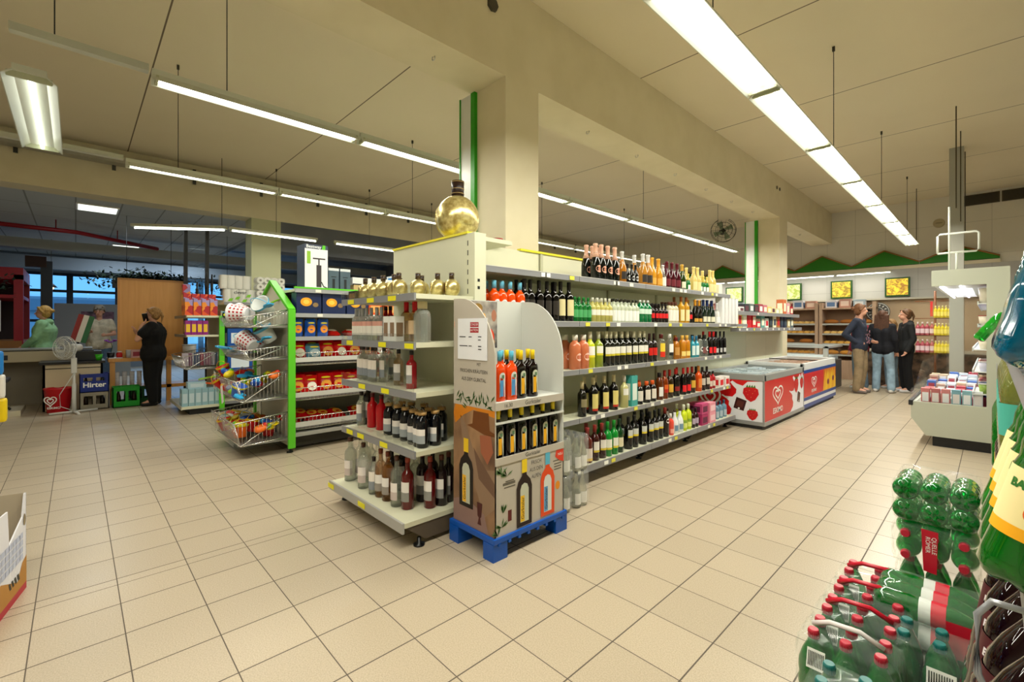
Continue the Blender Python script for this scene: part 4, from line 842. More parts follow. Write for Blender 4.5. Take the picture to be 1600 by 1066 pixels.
for k in range(6): f.poly('yellow_print',[(1.20+k*.15,.222),(1.36+k*.15,.222),(1.44+k*.15,.36),(1.46+k*.15,.50),(1.42+k*.15,.598),(1.33+k*.15,.50),(1.25+k*.15,.36)] if k<5 else [(1.95,.222),(2.12,.222),(2.12,.40),(2.05,.45)],hm(['e8a818','f0c020'][k%2],.4),t,.002+.0004*k)
for a,b in ((1.55,.36),(1.92,.40)): f.ell('berry_print',a,b,.07,.05,hm('7a2048',.4),t,.006)
# island display fridge behind the freezers
t=thing('island_fridge','low glass-sided island fridge beyond the chest freezers','fridge',(-3.08,12.0,0))
obj('body', bx(BM(),-.75,.72,-.75,.6,.0,.62,bev=.01), hm('6a6460',.5), t); gl=obj('glass_side', box(.70,.71,-.75,.6,.62,.92), GLASS, t); obj('glass_side', box(-.75,.71,-.75,-.74,.62,.92), GLASS, t)
bm=BM(); bx(bm,-.77,.74,-.77,-.72,.90,.94); bx(bm,.69,.74,-.77,.62,.90,.94); bx(bm,-.77,.74,.58,.62,.90,.94); bx(bm,.66,.74,-.77,-.69,.6,.92); obj('rim', bm, hm('b4b8b8',.3), t)
obj('chilled_goods', bx(BM(),-.7,.66,-.7,.55,.60,.70), noisy(mat('chilled',r=.5),(.45,.55,.6),(.7,.78,.8),14), t)
# panel and sweets shelves above the freezers
t=thing('wall_shelf_unit','cream back panel with two sweets shelves above the freezers','shelving',(-2.93,8.4,0))
for k in range(4): obj('back_panel', box(-.02,0,-2.03+k*1.0,-1.035+k*1.0,.1,1.40), SHELF, t)
s0=obj('shelf', box(0,.47,-2.03,-1.35,1.352,1.382), SHELF, t); obj('price_rail', box(.47,.485,-2.03,-1.35,1.344,1.386), RAIL, s0)
s1=obj('shelf', box(0,.34,-1.6,1.9,1.30,1.33), SHELF, t); obj('price_rail', box(.34,.355,-1.6,1.9,1.275,1.334), RAIL, s1); tags(s1,[-1.3+.3*k for k in range(10)],.356,1.305,'x')
s2=obj('shelf', box(0,.30,-1.7,1.9,1.55,1.58), SHELF, t); obj('price_rail', box(.30,.315,-1.7,1.9,1.525,1.584), RAIL, s2); tags(s2,[-1.3,-.4],.316,1.555,'x')
SW=[('yellow sweets tube','e8d880',.26),('cream box','e8e4cc',.24),('yellow box','e8d468',.25),('white box','e4e4e0',.22),('red box','c81824',.24),('red box','c81824',.24),('red pouch','d02838',.10),('teal box','5a9a94',.20),('white box','e4e4e0',.16),('black-yellow box','2a2a14',.20),('cream box','e8e0c8',.20),('brown box','a86a34',.20),('navy box','1a2440',.20),('navy box','1a2440',.2),('tan box','b8a478',.16),('grey box','50606c',.2)]
for i,(d_,c,h) in enumerate(SW): carton('sweets_box',f'{d_}, {ORD[i]} on lower sweets shelf above freezers','box',(-2.74,7.0+i*.205,1.33),(.12,.16,h),hm(c,.5),group='boxes on the lower sweets shelf',lab=random.choice(['f0e8d0','c02030','384858']))
SW2=[('red sweets bag','b02c40',.12),('red sweets bag','c83048',.14),('white tray','e8e8e8',.06),('white tray','e8e8e8',.08),('black bar stack','2a3038',.13),('grey bar stack','5a6a68',.14),('black bar stack','303838',.13),('red striped box','a03848',.15),('pink box','c87080',.14),('cream biscuit tray','e0c878',.12),('cream biscuit tray','e4d8a8',.12),('pale biscuit tray','d8d8a8',.10),('pale biscuit tray','e0dcb0',.10),('orange box','c8683c',.28),('pale pink box','d8a0a8',.22),('red box','b02030',.16)]
for i,(d_,c,h) in enumerate(SW2): carton('sweets_box',f'{d_}, {ORD[i]} on upper sweets shelf above freezers','box',(-2.76,6.9+i*.215,1.58),(.12,.18,h),hm(c,.5),group='boxes on the upper sweets shelf',lab=random.choice(['f0e8d0','e8e8e8','603040']))
# ---------------------------------------------------------------- bakery shelves on the back wall
WD=noisy(mat('bakery_wood',r=.5),(.42,.28,.19),(.50,.34,.23),3,3,0,(6,6,1)); CRUST=[hm('dc9a3c',.7),hm('e4ac50',.7),hm('b87430',.7),hm('ecc070',.7)]
bun=[]
for k in range(4):
    b=BM(); sph(b,(0,0,.03),.064,(1.15,.9,.72),12,8)
    for v in b.verts: v.co.z=max(v.co.z,0)
    sc_=BM(); tube(sc_,[(-.03,0,.073),(0,0,.0765),(.03,0,.073)],.004,5)
    proto('bun%d'%k,[('crumb',mesh_of(b,CRUST[k]),[('slash',mesh_of(sc_,hm('e4c890',.8)),[])])])
for k in range(2):
    b=BM(); sph(b,(0,0,.06),.10,(1.7,.8,.62),14,9)
    for v in b.verts: v.co.z=max(v.co.z,0)
    proto('loaf%d'%k,[('crust',mesh_of(b,[hm('a8682c',.8),hm('d0903c',.8)][k]),[])])
for i,(x0,x1) in enumerate(((-6.5,-5.75),(-5.72,-4.97),(-4.94,-4.19),(-4.16,-3.27),(-3.10,-2.05))):
    wh=['far left','second from left','middle','second from right','rightmost'][i]
    t=thing('bakery_cabinet',f'{wh} open wooden bakery cabinet of bread against back wall','shelving',((x0+x1)/2,14.55,0),group='bakery cabinets'); w=(x1-x0)/2; w2=w+.075
    obj('side_panel', box(-w2,-w,-.25,.2,0,1.98), WD, t); obj('side_panel', box(w,w2,-.25,.2,0,1.98), WD, t); obj('back_panel', box(-w,w,.18,.2,0,1.98), hm('8a6a50',.6), t)
    obj('base_panel', box(-w,w,-.25,.18,0,.48), WD, t); obj('top_board', box(-w2,w2,-.26,.2,1.80,1.84), WD, t)
    for k,z in enumerate((.62,.90,1.16,1.42)):
        s=obj('shelf', box(-w,w,-.24,.18,z-.02,z), hm('b8a488',.5), t); obj('price_rail', box(-w,w,-.25,-.24,z-.03,z+.015), hm('a8a8a0',.4), s)
        n_=max(3,int(w*2/.135)); kind=['bun0','loaf0','bun1','bun3'][k] if i%2 else ['loaf1','bun1','bun3','loaf0']
        kind=kind if isinstance(kind,str) else kind[k]
        if kind[0]=='l': n_=max(2,int(w*2/.34))
        for j in range(n_):
            x=(x0+x1)/2-w+(j+.5)*2*w/n_; nm='loaf' if kind[0]=='l' else 'bread_roll'
            place(kind,nm,f'{ORD[j]} {"loaf" if kind[0]=="l" else "roll"} on {["lowest","second","third","top"][k]} shelf of {wh} bakery cabinet','bread',(x,14.42,z),random.uniform(-.2,.2),f'bread on the {["lowest","second","third","top"][k]} shelf, {wh} cabinet')
            if kind[0]=='b' and i>2: place(random.choice(['bun0','bun1','bun3']),'bread_roll',f'rear roll behind {ORD[j]} one, {["lowest","second","third","top"][k]} shelf, {wh} cabinet','bread',(x+.02,14.57,z+.0),0,f'rear bread, {["lowest","second","third","top"][k]} shelf, {wh} cabinet')
    for j in range(3 if i>2 else 2):
        c,l_=[('d8d8e0','6080b0'),('b88878','e8d0c0'),('a8bccc','e8ecf0'),('c8a890','a03038')][(i+j)%4]
        carton('flour_pack',f'{["left","middle","right"][j]} pale pack standing on top of the {wh} bakery cabinet','box',((x0+x1)/2-w+.17+j*.3,14.5,1.84),(.24,.2,.2 if j!=1 else .23),hm(c,.5),group=f'packs on top of the {wh} bakery cabinet',lab=l_)
# bakery counter to the right, dark
t=thing('bakery_counter','dark glass-topped bakery counter behind the girls','counter',(-1.1,13.6,0))
obj('body', box(-.95,1.2,-.3,.35,0,.78), noisy(mat('rattan',r=.7),(.05,.035,.025),(.22,.13,.08),9), t); obj('worktop', box(-.98,1.22,-.34,.38,.78,.82), hm('b0a898',.4), t); obj('glass_front', box(-.95,1.2,-.31,-.305,.1,.76), GLASS, t)
t=thing('round_wall_sign','round grey wheat emblem sign on the brown bakery wall','sign',(-1.98,14.6,1.72)); bm=BM(); bmesh.ops.create_cone(bm,cap_ends=True,segments=36,radius1=.24,radius2=.24,depth=.02,matrix=Matrix.Rotation(PI/2,4,'X')); obj('disc', bm, hm('4c4a48',.5), t)
f=Fr((0,-.011,0),(1,0,0),(0,0,1)); f.line('ring_print',[[(.22*math.cos(2*PI*k/36),.22*math.sin(2*PI*k/36)) for k in range(37)],[(.11*math.cos(2*PI*k/24),.11*math.sin(2*PI*k/24)) for k in range(25)]],.012,hm('d0d0c8',.5),t)
f.polys('wheat_print',[[(.13*math.cos(a),.13*math.sin(a)),(.17*math.cos(a-.1),.17*math.sin(a-.1)),(.20*math.cos(a),.20*math.sin(a)),(.17*math.cos(a+.1),.17*math.sin(a+.1))] for a in [2*PI*k/14 for k in range(14)]],hm('c8c8c0',.5),t,.002)
# hanging drink packs rack beside the fridge
t=thing('wire_rack','thin dark wire hook rack with price card at back right','rack',(-.65,12.2,0)); bm=BM(); tube(bm,[(-.12,0,0),(-.12,0,2.05)],.02); tube(bm,[(.2,0,0),(.2,0,1.9)],.012)
for z in (.83,1.17,1.51,1.85): tube(bm,[(-.42,0,z),(.2,0,z)],.008)
obj('frame', bm, hm('7a4a2c',.5), t); obj('card', box(-.19,-.15,-.03,-.02,1.55,1.84), hm('c83030',.5), t)
B('sackdrink','spir',.036,.26,'d8c43c','e8e0a0',.86,[(.15,.5,'e8d868')]); B('pinksack','spir',.036,.26,'a8505c','e0d0d0',.86,[(.15,.5,'d8c0c8')])
for r_,z in enumerate((.84,1.18,1.52)):
    for j in range(6): place('sackdrink','pouch_drink',f'{ORD[j]} yellow drink in {["lowest","middle","top"][r_]} row of the wire rack','drink',(-.76+j*.05,12.15,z),0,f'yellow drinks in the {["lowest","middle","top"][r_]} rack row',sc=.9)
for r_,z in enumerate((.84,1.18)):
    for j in range(4): place('pinksack','pouch_drink',f'{ORD[j]} pinkish drink in {["lower","upper"][r_]} row of the wire rack','drink',(-1.02+j*.07,12.15,z),0,f'pink drinks in the {["lower","upper"][r_]} rack row')
# ---------------------------------------------------------------- upright dairy fridge, side towards us
t=thing('display_fridge','pale green open dairy fridge with lit canopy, side on','fridge',(0,7.0,0)); DP=2.9
FG=hm('b8bcae',.4)
PR=[(-.648,.485),(-.648,.30),(-.52,.11),(.13,.11),(.13,1.977),(-.473,1.977),(-.473,1.80),(-.30,1.76),(-.04,1.79),(-.04,.473)]
bm=BM(); prism(bm,[(-.648,.485),(-.648,.30),(-.52,.11),(.13,.11),(.13,.485)],'y',0,.05); obj('side_panel', bm, FG, t)
obj('side_panel_back', box(-.04,.13,0,.05,.485,1.80), FG, t); obj('canopy_end', box(-.473,.13,0,.05,1.80,1.977), FG, t); obj('side_window', box(-.60,-.04,.02,.03,.485,.60), GLASS, t)
bm=BM(); bm.faces.new([bm.verts.new(v) for v in ((-.6,.025,.55),(-.04,.025,.55),(-.04,.025,1.8),(-.44,.025,1.8))]); obj('side_window', bm, GLASS, t)
obj('plinth', box(-.465,.13,.02,DP,0,.11), hm('1a1a1c',.5), t)
b=prism(BM(),[(-.648,.485),(-.648,.30),(-.52,.11),(.13,.11),(.13,.40),(-.55,.43),(-.60,.49)],'y',.05,DP); obj('tub', b, FG, t)
obj('bumper', bx(BM(),-.67,-.63,-.01,DP,.44,.50,bev=.008), hm('26282a',.5), t)
obj('back_wall', box(.10,.13,.05,DP,.40,1.98), hm('a0a8a8',.4), t); obj('canopy', box(-.473,.13,.05,DP,1.82,1.977), FG, t)
obj('far_side_panel', prism(BM(),[(-.648,.485),(-.648,.30),(-.52,.11),(.13,.11),(.13,.485)],'y',DP-.04,DP), FG, t); obj('far_side_window', prism(BM(),[(-.60,.485),(.10,.485),(.10,1.8),(-.44,1.8)],'y',DP-.03,DP-.02), GLASS, t); obj('teal_panel', box(-.02,.06,DP-.2,DP-.05,.5,1.5), hm('70b8b8',.4), t)
for k in range(2): b=BM(); tube(b,[(-.40+k*.16,.1,1.795),(-.40+k*.16,DP-.1,1.795)],.013,8); obj('tube', b, mat('fridge_tube',(1,1,1),.5,em=(.9,.85,1),es=4), t)
strip_light('fridge_light',-.25,7.2,9.8,1.775,.2,9,(.93,.90,1))
for z in (.62,.86,1.10,1.36,1.60):
    s=obj('shelf', box(-.14 if z<1.2 else -.10,.10,.06,DP-.06,z-.012,z), hm('e0e4e4',.3), t); obj('price_rail', box(-.15 if z<1.2 else -.11,-.14 if z<1.2 else -.10,.06,DP-.06,z-.02,z+.02), hm('d8e0e0',.3), s)
obj('front_glass', box(-.655,-.645,0,DP,.50,.62), GLASS, t); b=BM(); b.faces.new([b.verts.new(v) for v in ((-.65,.0,.50),(-.65,DP,.50),(-.55,DP,.95),(-.55,0,.95))]); obj('front_glass', b, GLASS, t)
for z in (.62,.86,1.10,1.36,1.60):
    for j in range(6):
        c,nm=random.choice([('d8903c','orange tub'),('e8e8e4','white pot'),('c8c8dc','lilac pot'),('88a84c','green pot'),('e8e0c8','cream pot'),('d8b030','yellow pot')])
        q=thing('dairy_pot',f'{nm}, {ORD[j]} from the near end on fridge wall shelf {NUM[[.62,.86,1.10,1.36,1.60].index(z)+1]} up'.replace(' from left','').replace('leftmost','first'),'dairy pot',(-.05,7.14+j*.13,z)); b=BM(); lathe(b,[(0,.042),(.10 if z!=1.6 else .16,.054)],16); obj('pot', b, hm(c,.4), q)
        b=BM(); lathe(b,[(0,.057),(.008,.057)],16,c=(0,0,.10 if z!=1.6 else .16)); obj('lid', b, hm(random.choice(['e8e8e8','3860a8','a83838']),.4), q)
cs=[('c87878','pink carton'),('b86c6c','rose carton'),('c88080','pale rose carton'),('7aa8b8','light blue carton'),('88b4c0','blue carton'),('d8dce0','white carton')]
for j,(c,nm) in enumerate(cs): carton('dairy_carton',f'{nm} standing near the glass end of fridge tub','carton',(-.53+j*.085,7.12,.45),(.075,.08,.19),hm(c,.5),lab='e8e0e0' if j%2 else 'f0f0f4')
n_=0
for i in range(6):
    for j in range(9):
        c,nm=random.choice([('e8e4dc','cream packet'),('d8c0a0','tan packet'),('3c68b8','blue packet'),('e8ecf0','white packet'),('b84858','red packet'),('c8d4e0','pale blue packet'),('b09080','brown packet')]); n_+=1
        carton('dairy_packet',f'{nm} lying in fridge tub, {ORD[i]} column, row {NUM[j+1]} from near end'.replace(' from left',''),'packet',(-.53+i*.09,7.32+j*.15,.45+j*.022+random.uniform(0,.015)),(.08,.13,random.uniform(.06,.12)),hm(c,.5),random.uniform(-.15,.15),'packets lying in the fridge tub',lab='f0f0f0' if j%2 else 'a04050')
t=thing('sign_frame','empty white wire price frame on a post above fridge','sign frame',(-.30,7.3,1.978)); b=BM(); rr=.012
tube(b,[(-.14,0,.22),(.18,0,.22),(.20,0,.24),(.20,0,.42),(.18,0,.44),(-.12,0,.44),(-.14,0,.42),(-.14,0,.22)],rr); obj('frame', b, hm('e0e4dc',.4), t); b=BM(); tube(b,[(-.04,0,0),(-.04,0,.75)],rr); obj('post', b, hm('e0e4dc',.4), t); b=BM(); tube(b,[(.02,0,0),(.02,0,.22)],rr); obj('post', b, hm('e0e4dc',.4), t)
t=thing('service_column','pale square service column behind the dairy fridge','column',(-.42,11.0,0)); obj('column', box(-.09,.09,-.09,.09,0,ZC), hm('a4a49a',.5), t)
for k,(x,y) in enumerate(((-.345,8.88),(-.34,10.06),(-.326,11.3),(-1.16,13.54))):
    t=thing('suspension_rod',f'{["nearest","middle","farthest","separate left"][k]} thin dark rod hanging from the right ceiling','rod',(x,y,0),group='thin rods under the right ceiling'); b=BM(); tube(b,[(0,0,3.0 if k<3 else 3.2),(0,0,ZC)],.008); obj('rod', b, hm('4a4434',.5), t)
# ---------------------------------------------------------------- green gabled gondola with toys and snacks
def gable(label, xr, xl, y0, apex=1.86, sh=1.52):
    c=(xr+xl)/2; t=thing('gabled_end_panel', label, 'shelving', (c,y0,0)); w=(xr-xl)/2
    obj('panel', prism(BM(),[(-w,.06),(w,.06),(w,sh),(0,apex),(-w,sh)],'y',0,.03), hm('c9c8b4',.5), t)
    L=[(w,.06),(w,sh),(0,apex),(-w,sh),(-w,.06)]
    for a,b in zip(L,L[1:]):
        a=Vector(a);b=Vector(b);d=(b-a).normalized();nn=Vector((-d.y,d.x))*.022
        q=[a-d*.01+nn*.3,b+d*.01+nn*.3,b+d*.01-nn*1.2,a-d*.01-nn*1.2]; obj('green_edge', prism(BM(),[tuple(v) for v in q],'y',-.03,.04), LGREEN, t)
    for x in (-w+.03,w-.03): b=BM(); lathe(b,[(0,.035),(.012,.03),(.016,.012),(.07,.012)],12,c=(x,0,0)); obj('foot', b, BLACK, t)
    return t
GX=-5.16; GL=-6.44; GY=1.66
gable('tall gabled end panel with bright green edging behind toy baskets',GX,GL,GY)
def basket(x0,x1,y0,z,dep,hf,hb,lab,solid=False,lip=.05):
    """wire basket sloping to the front (-Y)"""
    t=thing('wire_basket',lab,'basket',((x0+x1)/2,y0,z),group=None); w=(x1-x0)/2
    fr=BM(); zb=.0
    P=lambda x,y,zz:(x,y,zz)
    A=[P(-w,0,hb),P(-w,-dep,hf),P(w,-dep,hf),P(w,0,hb)]; Bt=[P(-w,0,.0),P(-w,-dep+.06,-.03),P(w,-dep+.06,-.03),P(w,0,0)]
    for L in (A,Bt): tube(fr,L,.006)
    for s_ in (-1,1): tube(fr,[(s_*w,0,0),(s_*w,0,hb)],.006); tube(fr,[(s_*w,0,hb),(s_*w,-dep+.06,-.03),(s_*w,-dep,hf)],.005)
    obj('frame', fr, CHROME, t); g_=BM()
    for k in range(1,14):
        y=-dep*k/14
        for s_ in (-1,1): tube(g_,[(s_*w,y,-.03*k/14),(s_*w,y,hb+(hf-hb)*k/14)],.002,4)
    for k in range(1,28):
        x=-w+2*w*k/28; tube(g_,[(x,0,0),(x,-dep+.06,-.03),(x,-dep,hf)],.002,4)
    obj('wires', g_, CHROME, t); obj('floor_tray', box(-w,w,-dep+.06,0,-.032,-.026), hm('a8a8a4',.4,metal=.4), t)
    if lip: obj('clear_front', box(-w,w,-dep-.006,-dep-.002,-.02,hf+lip), CLEARP, t)
    return t
BX0,BX1=-6.22,-5.19
basket(BX0,BX1,GY-.005,1.37,.43,.07,.16,'topmost sloping toy basket on the green gabled end',lip=.02); basket(BX0,BX1,GY-.005,1.03,.43,.07,.12,'second toy basket from top on the gabled end',lip=.02)
basket(BX0,BX1,GY-.005,.61,.50,.18,.27,'third toy basket from top on the gabled end',lip=0); basket(BX0,BX1,GY-.005,.17,.52,.20,.27,'lowest toy basket on the gabled end, over the floor',lip=.02)
# toys
def bucketm(c,c2,perf=True):
    b=BM(); lathe(b,[(0,.06),(.005,.065),(.17,.095),(.178,.10),(.172,.088),(.02,.058)],20,caps=True); L=[('bucket',mesh_of(b,hm(c,.4)),[])]
    if perf:
        h_=BM()
        for r_ in range(4):
            for k in range(14):
                a=2*PI*k/14+.1; z=.035+r_*.036; R=.066+(z/.17)*.03
                h_.faces.new([h_.verts.new((R*math.cos(a+da)*1.0,R*math.sin(a+da),z+dz)) for da,dz in ((-.12,-.011),(.12,-.011),(.12,.011),(-.12,.011))])
        L.append(('holes',mesh_of(h_,hm(c2,.5)),[]))
    else:
        h_=BM(); lathe(h_,[(.15,.0935),(.165,.101),(.18,.101)],20,caps=False); L.append(('rim',mesh_of(h_,hm(c2,.4)),[]))
    hd=BM(); tube(hd,[(.095*math.cos(a),0,.17+.09*math.sin(a)) for a in [PI*k/10 for k in range(11)]],.004,5); L.append(('handle',mesh_of(hd,hm(c2 if not perf else '38a0d0',.4)),[])); return L
def shovelm(c):
    b=BM(); tube(b,[(0,0,.02),(.13,0,.03)],.010,8); tube(b,[(-.01,-.025,.02),(-.01,.025,.02)],.009,8)
    h_=BM(); prism(h_,[(.12,-.03),(.16,-.045),(.22,-.035),(.235,0),(.22,.035),(.16,.045),(.12,.03)],'z',.022,.034); return [('handle',mesh_of(b,hm(c,.35)),[]),('blade',mesh_of(h_,hm(c,.35)),[])]
def fishm(c,c2):
    b=BM(); sph(b,(0,0,.035),.05,(1.4,1,.7)); n_=BM(); sph(n_,(.05,0,.05),.028); return [('mould',mesh_of(b,hm(c,.35)),[]),('knob',mesh_of(n_,hm(c2,.35)),[])]
for n_,c,c2 in (('wb','e8e8ec','b01828'),): proto('perf',bucketm(c,c2))
for n_,c,c2 in (('br','c81c1c','e8c020'),('bo','e86818','d8d020'),('bb','2060c8','e8e020'),('bc','d8dcd8','58b0d8'),('bp','6a3c90','50a030')): proto(n_,bucketm(c,c2,False))
for n_,c in (('sy','e8d010'),('sb','30a0d8'),('so','e85c20'),('sr','d02020'),('sg','80c020')): proto(n_,shovelm(c))
for n_,c,c2 in (('fg','88c828','e8d820'),('fr','c82028','e8b018'),('fb','2050b0','40a0e0'),('fy','e8d020','58b030'),('fo','e87020','d83020')): proto(n_,fishm(c,c2))
TN={'perf':('toy_bucket','white toy bucket with red holes'),'br':('toy_bucket','red toy bucket'),'bo':('toy_bucket','orange toy bucket'),'bb':('toy_bucket','blue toy bucket'),'bc':('toy_bucket','clear toy bucket'),'bp':('toy_bucket','purple toy bucket'),'sy':('toy_shovel','yellow toy shovel'),'sb':('toy_shovel','light blue toy shovel'),'so':('toy_shovel','orange toy shovel'),'sr':('toy_shovel','red toy shovel'),'sg':('toy_shovel','lime toy shovel'),'fg':('sand_mould','lime sand mould'),'fr':('sand_mould','red sand mould'),'fb':('sand_mould','blue sand mould'),'fy':('sand_mould','yellow sand mould'),'fo':('sand_mould','orange sand mould')}
def toys(L,z,wh):
    L=[((k,min(-5.34,max(-6.04,x)),y,dz,tl,rz) if k[0]=='b' else (k,x,y,dz,tl,rz)) for k,x,y,dz,tl,rz in L]
    cnt={}
    for k,*_ in L: cnt[k]=cnt.get(k,0)+1
    seen={}
    for k,x,y,dz,tl,rz in sorted(L,key=lambda q:q[1]):
        i=seen.get(k,0); seen[k]=i+1; nm,d_=TN[k]; lb=f'{d_} in the {wh} toy basket' if cnt[k]==1 else f'{ORD[i]} of {NUM[cnt[k]]} {d_}s in the {wh} toy basket'
        t=place(k,nm,lb,'toy',(x,y,z+dz),rz,f'{d_}s in the {wh} toy basket' if cnt[k]>1 else None,rx=tl[0],ry=tl[1],sc=.72 if k[0]=='b' and wh in('third','lowest') else 1.0)
h=PI/2
toys([('perf',-5.72,1.42,.11,(1.35,0),-1.0),('perf',-5.36,1.30,.11,(1.5,0),-.7),('sb',-5.35,1.42,.12,(0,-.3),.2),('so',-5.9,1.5,.16,(0,-.2),2.6),('bc',-5.40,1.52,.13,(1.0,0),.6),('fo',-5.8,1.55,.14,(0,0),.5),('sg',-5.6,1.55,.2,(0,-.4),1.2)],1.37,'topmost')
toys([('perf',-5.98,1.40,.02,(.25,.1),2.6),('perf',-5.78,1.45,.07,(.5,.3),2.2),('perf',-5.38,1.36,.11,(1.05,0),-1.1),('sb',-5.30,1.40,.14,(0,-.2),.1),('sb',-5.98,1.28,.02,(0,-.2),3.6),('sb',-5.62,1.28,.03,(0,-.2),3.9),('perf',-5.56,1.50,.10,(.7,0),-.4),('bc',-5.40,1.54,.16,(.6,0),0)],1.03,'second')
random.seed(12); L=[]
pal=['br','so','fr','fb','fy','fg','bb','sb','fo','sy','br','fg','sb','fy','fr','fb']
pal=pal+['fr','so','fb','fy','sb','fg','sr','fo','sg','br','fb','fy']
for k,q in enumerate(pal): L.append((q,-6.12+(k%8)*.125+random.uniform(-.02,.02),1.22+(k//8%3)*.14+random.uniform(-.03,.03),.01+(k//10)*.07+random.uniform(0,.05),(random.uniform(-.6,.6),random.uniform(-.5,.2)),random.uniform(0,6)))
toys(L,.61,'third'); L=[]
pal=['bp','bc','br','sy','br','bo','fy','bo','sr','bo','bc','fb','fr','br','sy','fo']
pal=pal+['br','sy','fr','bo','sy','fb','br','fy']
for k,q in enumerate(pal): L.append((q,-6.10+(k%8)*.122+random.uniform(-.02,.02),1.23+(k//8%3)*.14+random.uniform(-.03,.03),.0+(.08 if q[0]!='b' else .0)+random.uniform(0,.05),(random.uniform(-.4,.4),random.uniform(-.3,.2)),random.uniform(0,6)))
toys(L,.17,'lowest')
t=thing('toy_tractor','lime green toy car with black wheels on topmost basket','toy',(-6.10,1.34,1.445),.5); obj('car_body', bx(BM(),-.10,.10,-.05,.05,.03,.08,bev=.012), hm('7cd020',.35), t); obj('cabin', bx(BM(),-.04,.06,-.04,.04,.08,.13,bev=.012), hm('58b818',.35), t)
for x in (-.065,.065):
    for y in (-.06,.06): b=BM(); bmesh.ops.create_cone(b,cap_ends=True,segments=18,radius1=.038,radius2=.038,depth=.025,matrix=Matrix.Translation((x,y,.038))@Matrix.Rotation(PI/2,4,'X')); w_=obj('wheel', b, BLACK, t); b=BM(); bmesh.ops.create_cone(b,cap_ends=True,segments=12,radius1=.015,radius2=.015,depth=.03,matrix=Matrix.Translation((x,y,.038))@Matrix.Rotation(PI/2,4,'X')); obj('hub', b, hm('d8e020',.4), w_)
for i,(x,z,a) in enumerate(((-6.12,.83,.15),(-5.80,.70,-.35))):
    tag(obj('price_tag', box(-.045,.045,-.002,.0,-.19,0), hm('e8e4e8',.5), None, (x,1.15,z)), f'{["white price tag with dark red print","slanting white price tag"][i]} hanging on third toy basket','price tag').rotation_euler=(0,a,0)
# snack shelves, facing +X
SN=[1.235,1.488,1.757]
def snackbay(y0,y1,lab):
    t=thing('shelf_unit',lab,'shelving',(-5.80,(y0+y1)/2,0),0,'snack shelf bays'); L=(y1-y0)/2-.004
    obj('back_panel', box(-.01,.01,-L,L,.05,1.75), hm('8c8878',.5), t)
    for z in SN:
        s=obj('shelf', box(0,.62,-L,L,z-.03,z), SHELF, t); obj('price_rail', box(.62,.64,-L,L,z-.04,z+.004), hm('9a9c9e',.35) , s); tags(s,[random.uniform(-L+.06,L-.06) for _ in range(2)],.641,z-.017,'x')
        if z>1.7: obj('green_trim', box(.60,.642,-L,L,z+.004,z+.022), LGREEN, s)
    for z in (.96,.58,.26):
        s=obj('wire_shelf', box(.05,.60,-L,L,z-.03,z-.024), hm('989890',.4,metal=.4), t); obj('price_rail', box(.62,.64,-L,L,z+.0,z+.05), hm('c4c4c0',.3) , s); b=BM()
        for k in range(24):
            y=-L+2*L*(k+.5)/24; tube(b,[(.05,y,z-.02),(.60,y,z-.035),(.635,y,z+.10)],.0022,4)
        tube(b,[(.635,-L,z+.10),(.635,L,z+.10)],.005); tube(b,[(.60,-L,z-.035),(.60,L,z-.035)],.004); obj('wires', b, CHROME, s)
        for s_ in (-1,1): b=BM(); tube(b,[(.0,s_*L,z+.16),(.05,s_*L,z-.02),(.6,s_*L,z-.035),(.635,s_*L,z+.10)],.006); obj('side_wire', b, CHROME, s)
    obj('base_shelf', box(0,.64,-L,L,.16,.20), hm('a0a09c',.4), t); obj('kick_plate', box(0,.5,-L,L,.02,.16), hm('3a3834',.6), t); return t
snackbay(1.70,2.72,'near snack shelf bay with red bags behind green gable'); snackbay(2.72,3.74,'middle snack shelf bay beyond the red bags'); snackbay(3.74,4.76,'far snack shelf bay half hidden by spirits')
t=thing('shelf_unit','plain left half of the green gabled gondola','shelving',(-5.82,3.2,0)); obj('back_panel', box(-.01,.005,-1.5,1.5,.05,1.75), SHELF, t)
for z in (.2,.58,.96,1.235,1.488,1.757): obj('shelf', box(-.60,-.01,-1.5,1.5,z-.03,z), SHELF, t)
def bagmesh(w,h,d,c,c2):
    b=BM(); bmesh.ops.create_grid(b,x_segments=8,y_segments=8,size=.5); top=list(b.verts)
    for v in top:
        x,z=v.co.x,v.co.y; k=max(0,(1-(2*x)**4)*(1-abs(2*z)**3)); v.co=(x*w*(1-.06*k),-d/2*k,(z+.5)*h)
    b2=BM(); bmesh.ops.create_grid(b2,x_segments=8,y_segments=8,size=.5)
    for v in b2.verts:
        x,z=v.co.x,v.co.y; k=max(0,(1-(2*x)**4)*(1-abs(2*z)**3)); v.co=(x*w*(1-.06*k),d/2*k,(z+.5)*h)
    me=bpy.data.meshes.new('q'); b2.to_mesh(me); b2.free(); b.from_mesh(me)
    for f in b.faces: f.smooth=True
    l=BM(); n=18
    for (rx_,rz_,cz,e,mi) in ((.34*w,.22*h,.42*h,.004,0),(.30*w,.045*h,.76*h,.005,1)):
        vs=[]
        for k in range(n):
            a=2*PI*k/n; x=rx_*math.cos(a); z=cz+rz_*math.sin(a); kk=max(0,(1-(2*x/w)**4)*(1-abs(2*(z/h-.5))**3)); vs.append(l.verts.new((x,-d/2*kk-e,z)))
        l.faces.new(vs).material_index=mi
    return [('bag',mesh_of(b,hm(c,.25)),[]),('print',mesh_of(l,[hm(c2,.4),hm('f0e020',.4)]),[])]
proto('redbag',bagmesh(.17,.24,.10,'c01018','d8902c')); proto('bluebag',bagmesh(.17,.20,.09,'5890b0','b8d0dc')); proto('redbag2',bagmesh(.15,.22,.09,'d01c18','e8e0d0'))
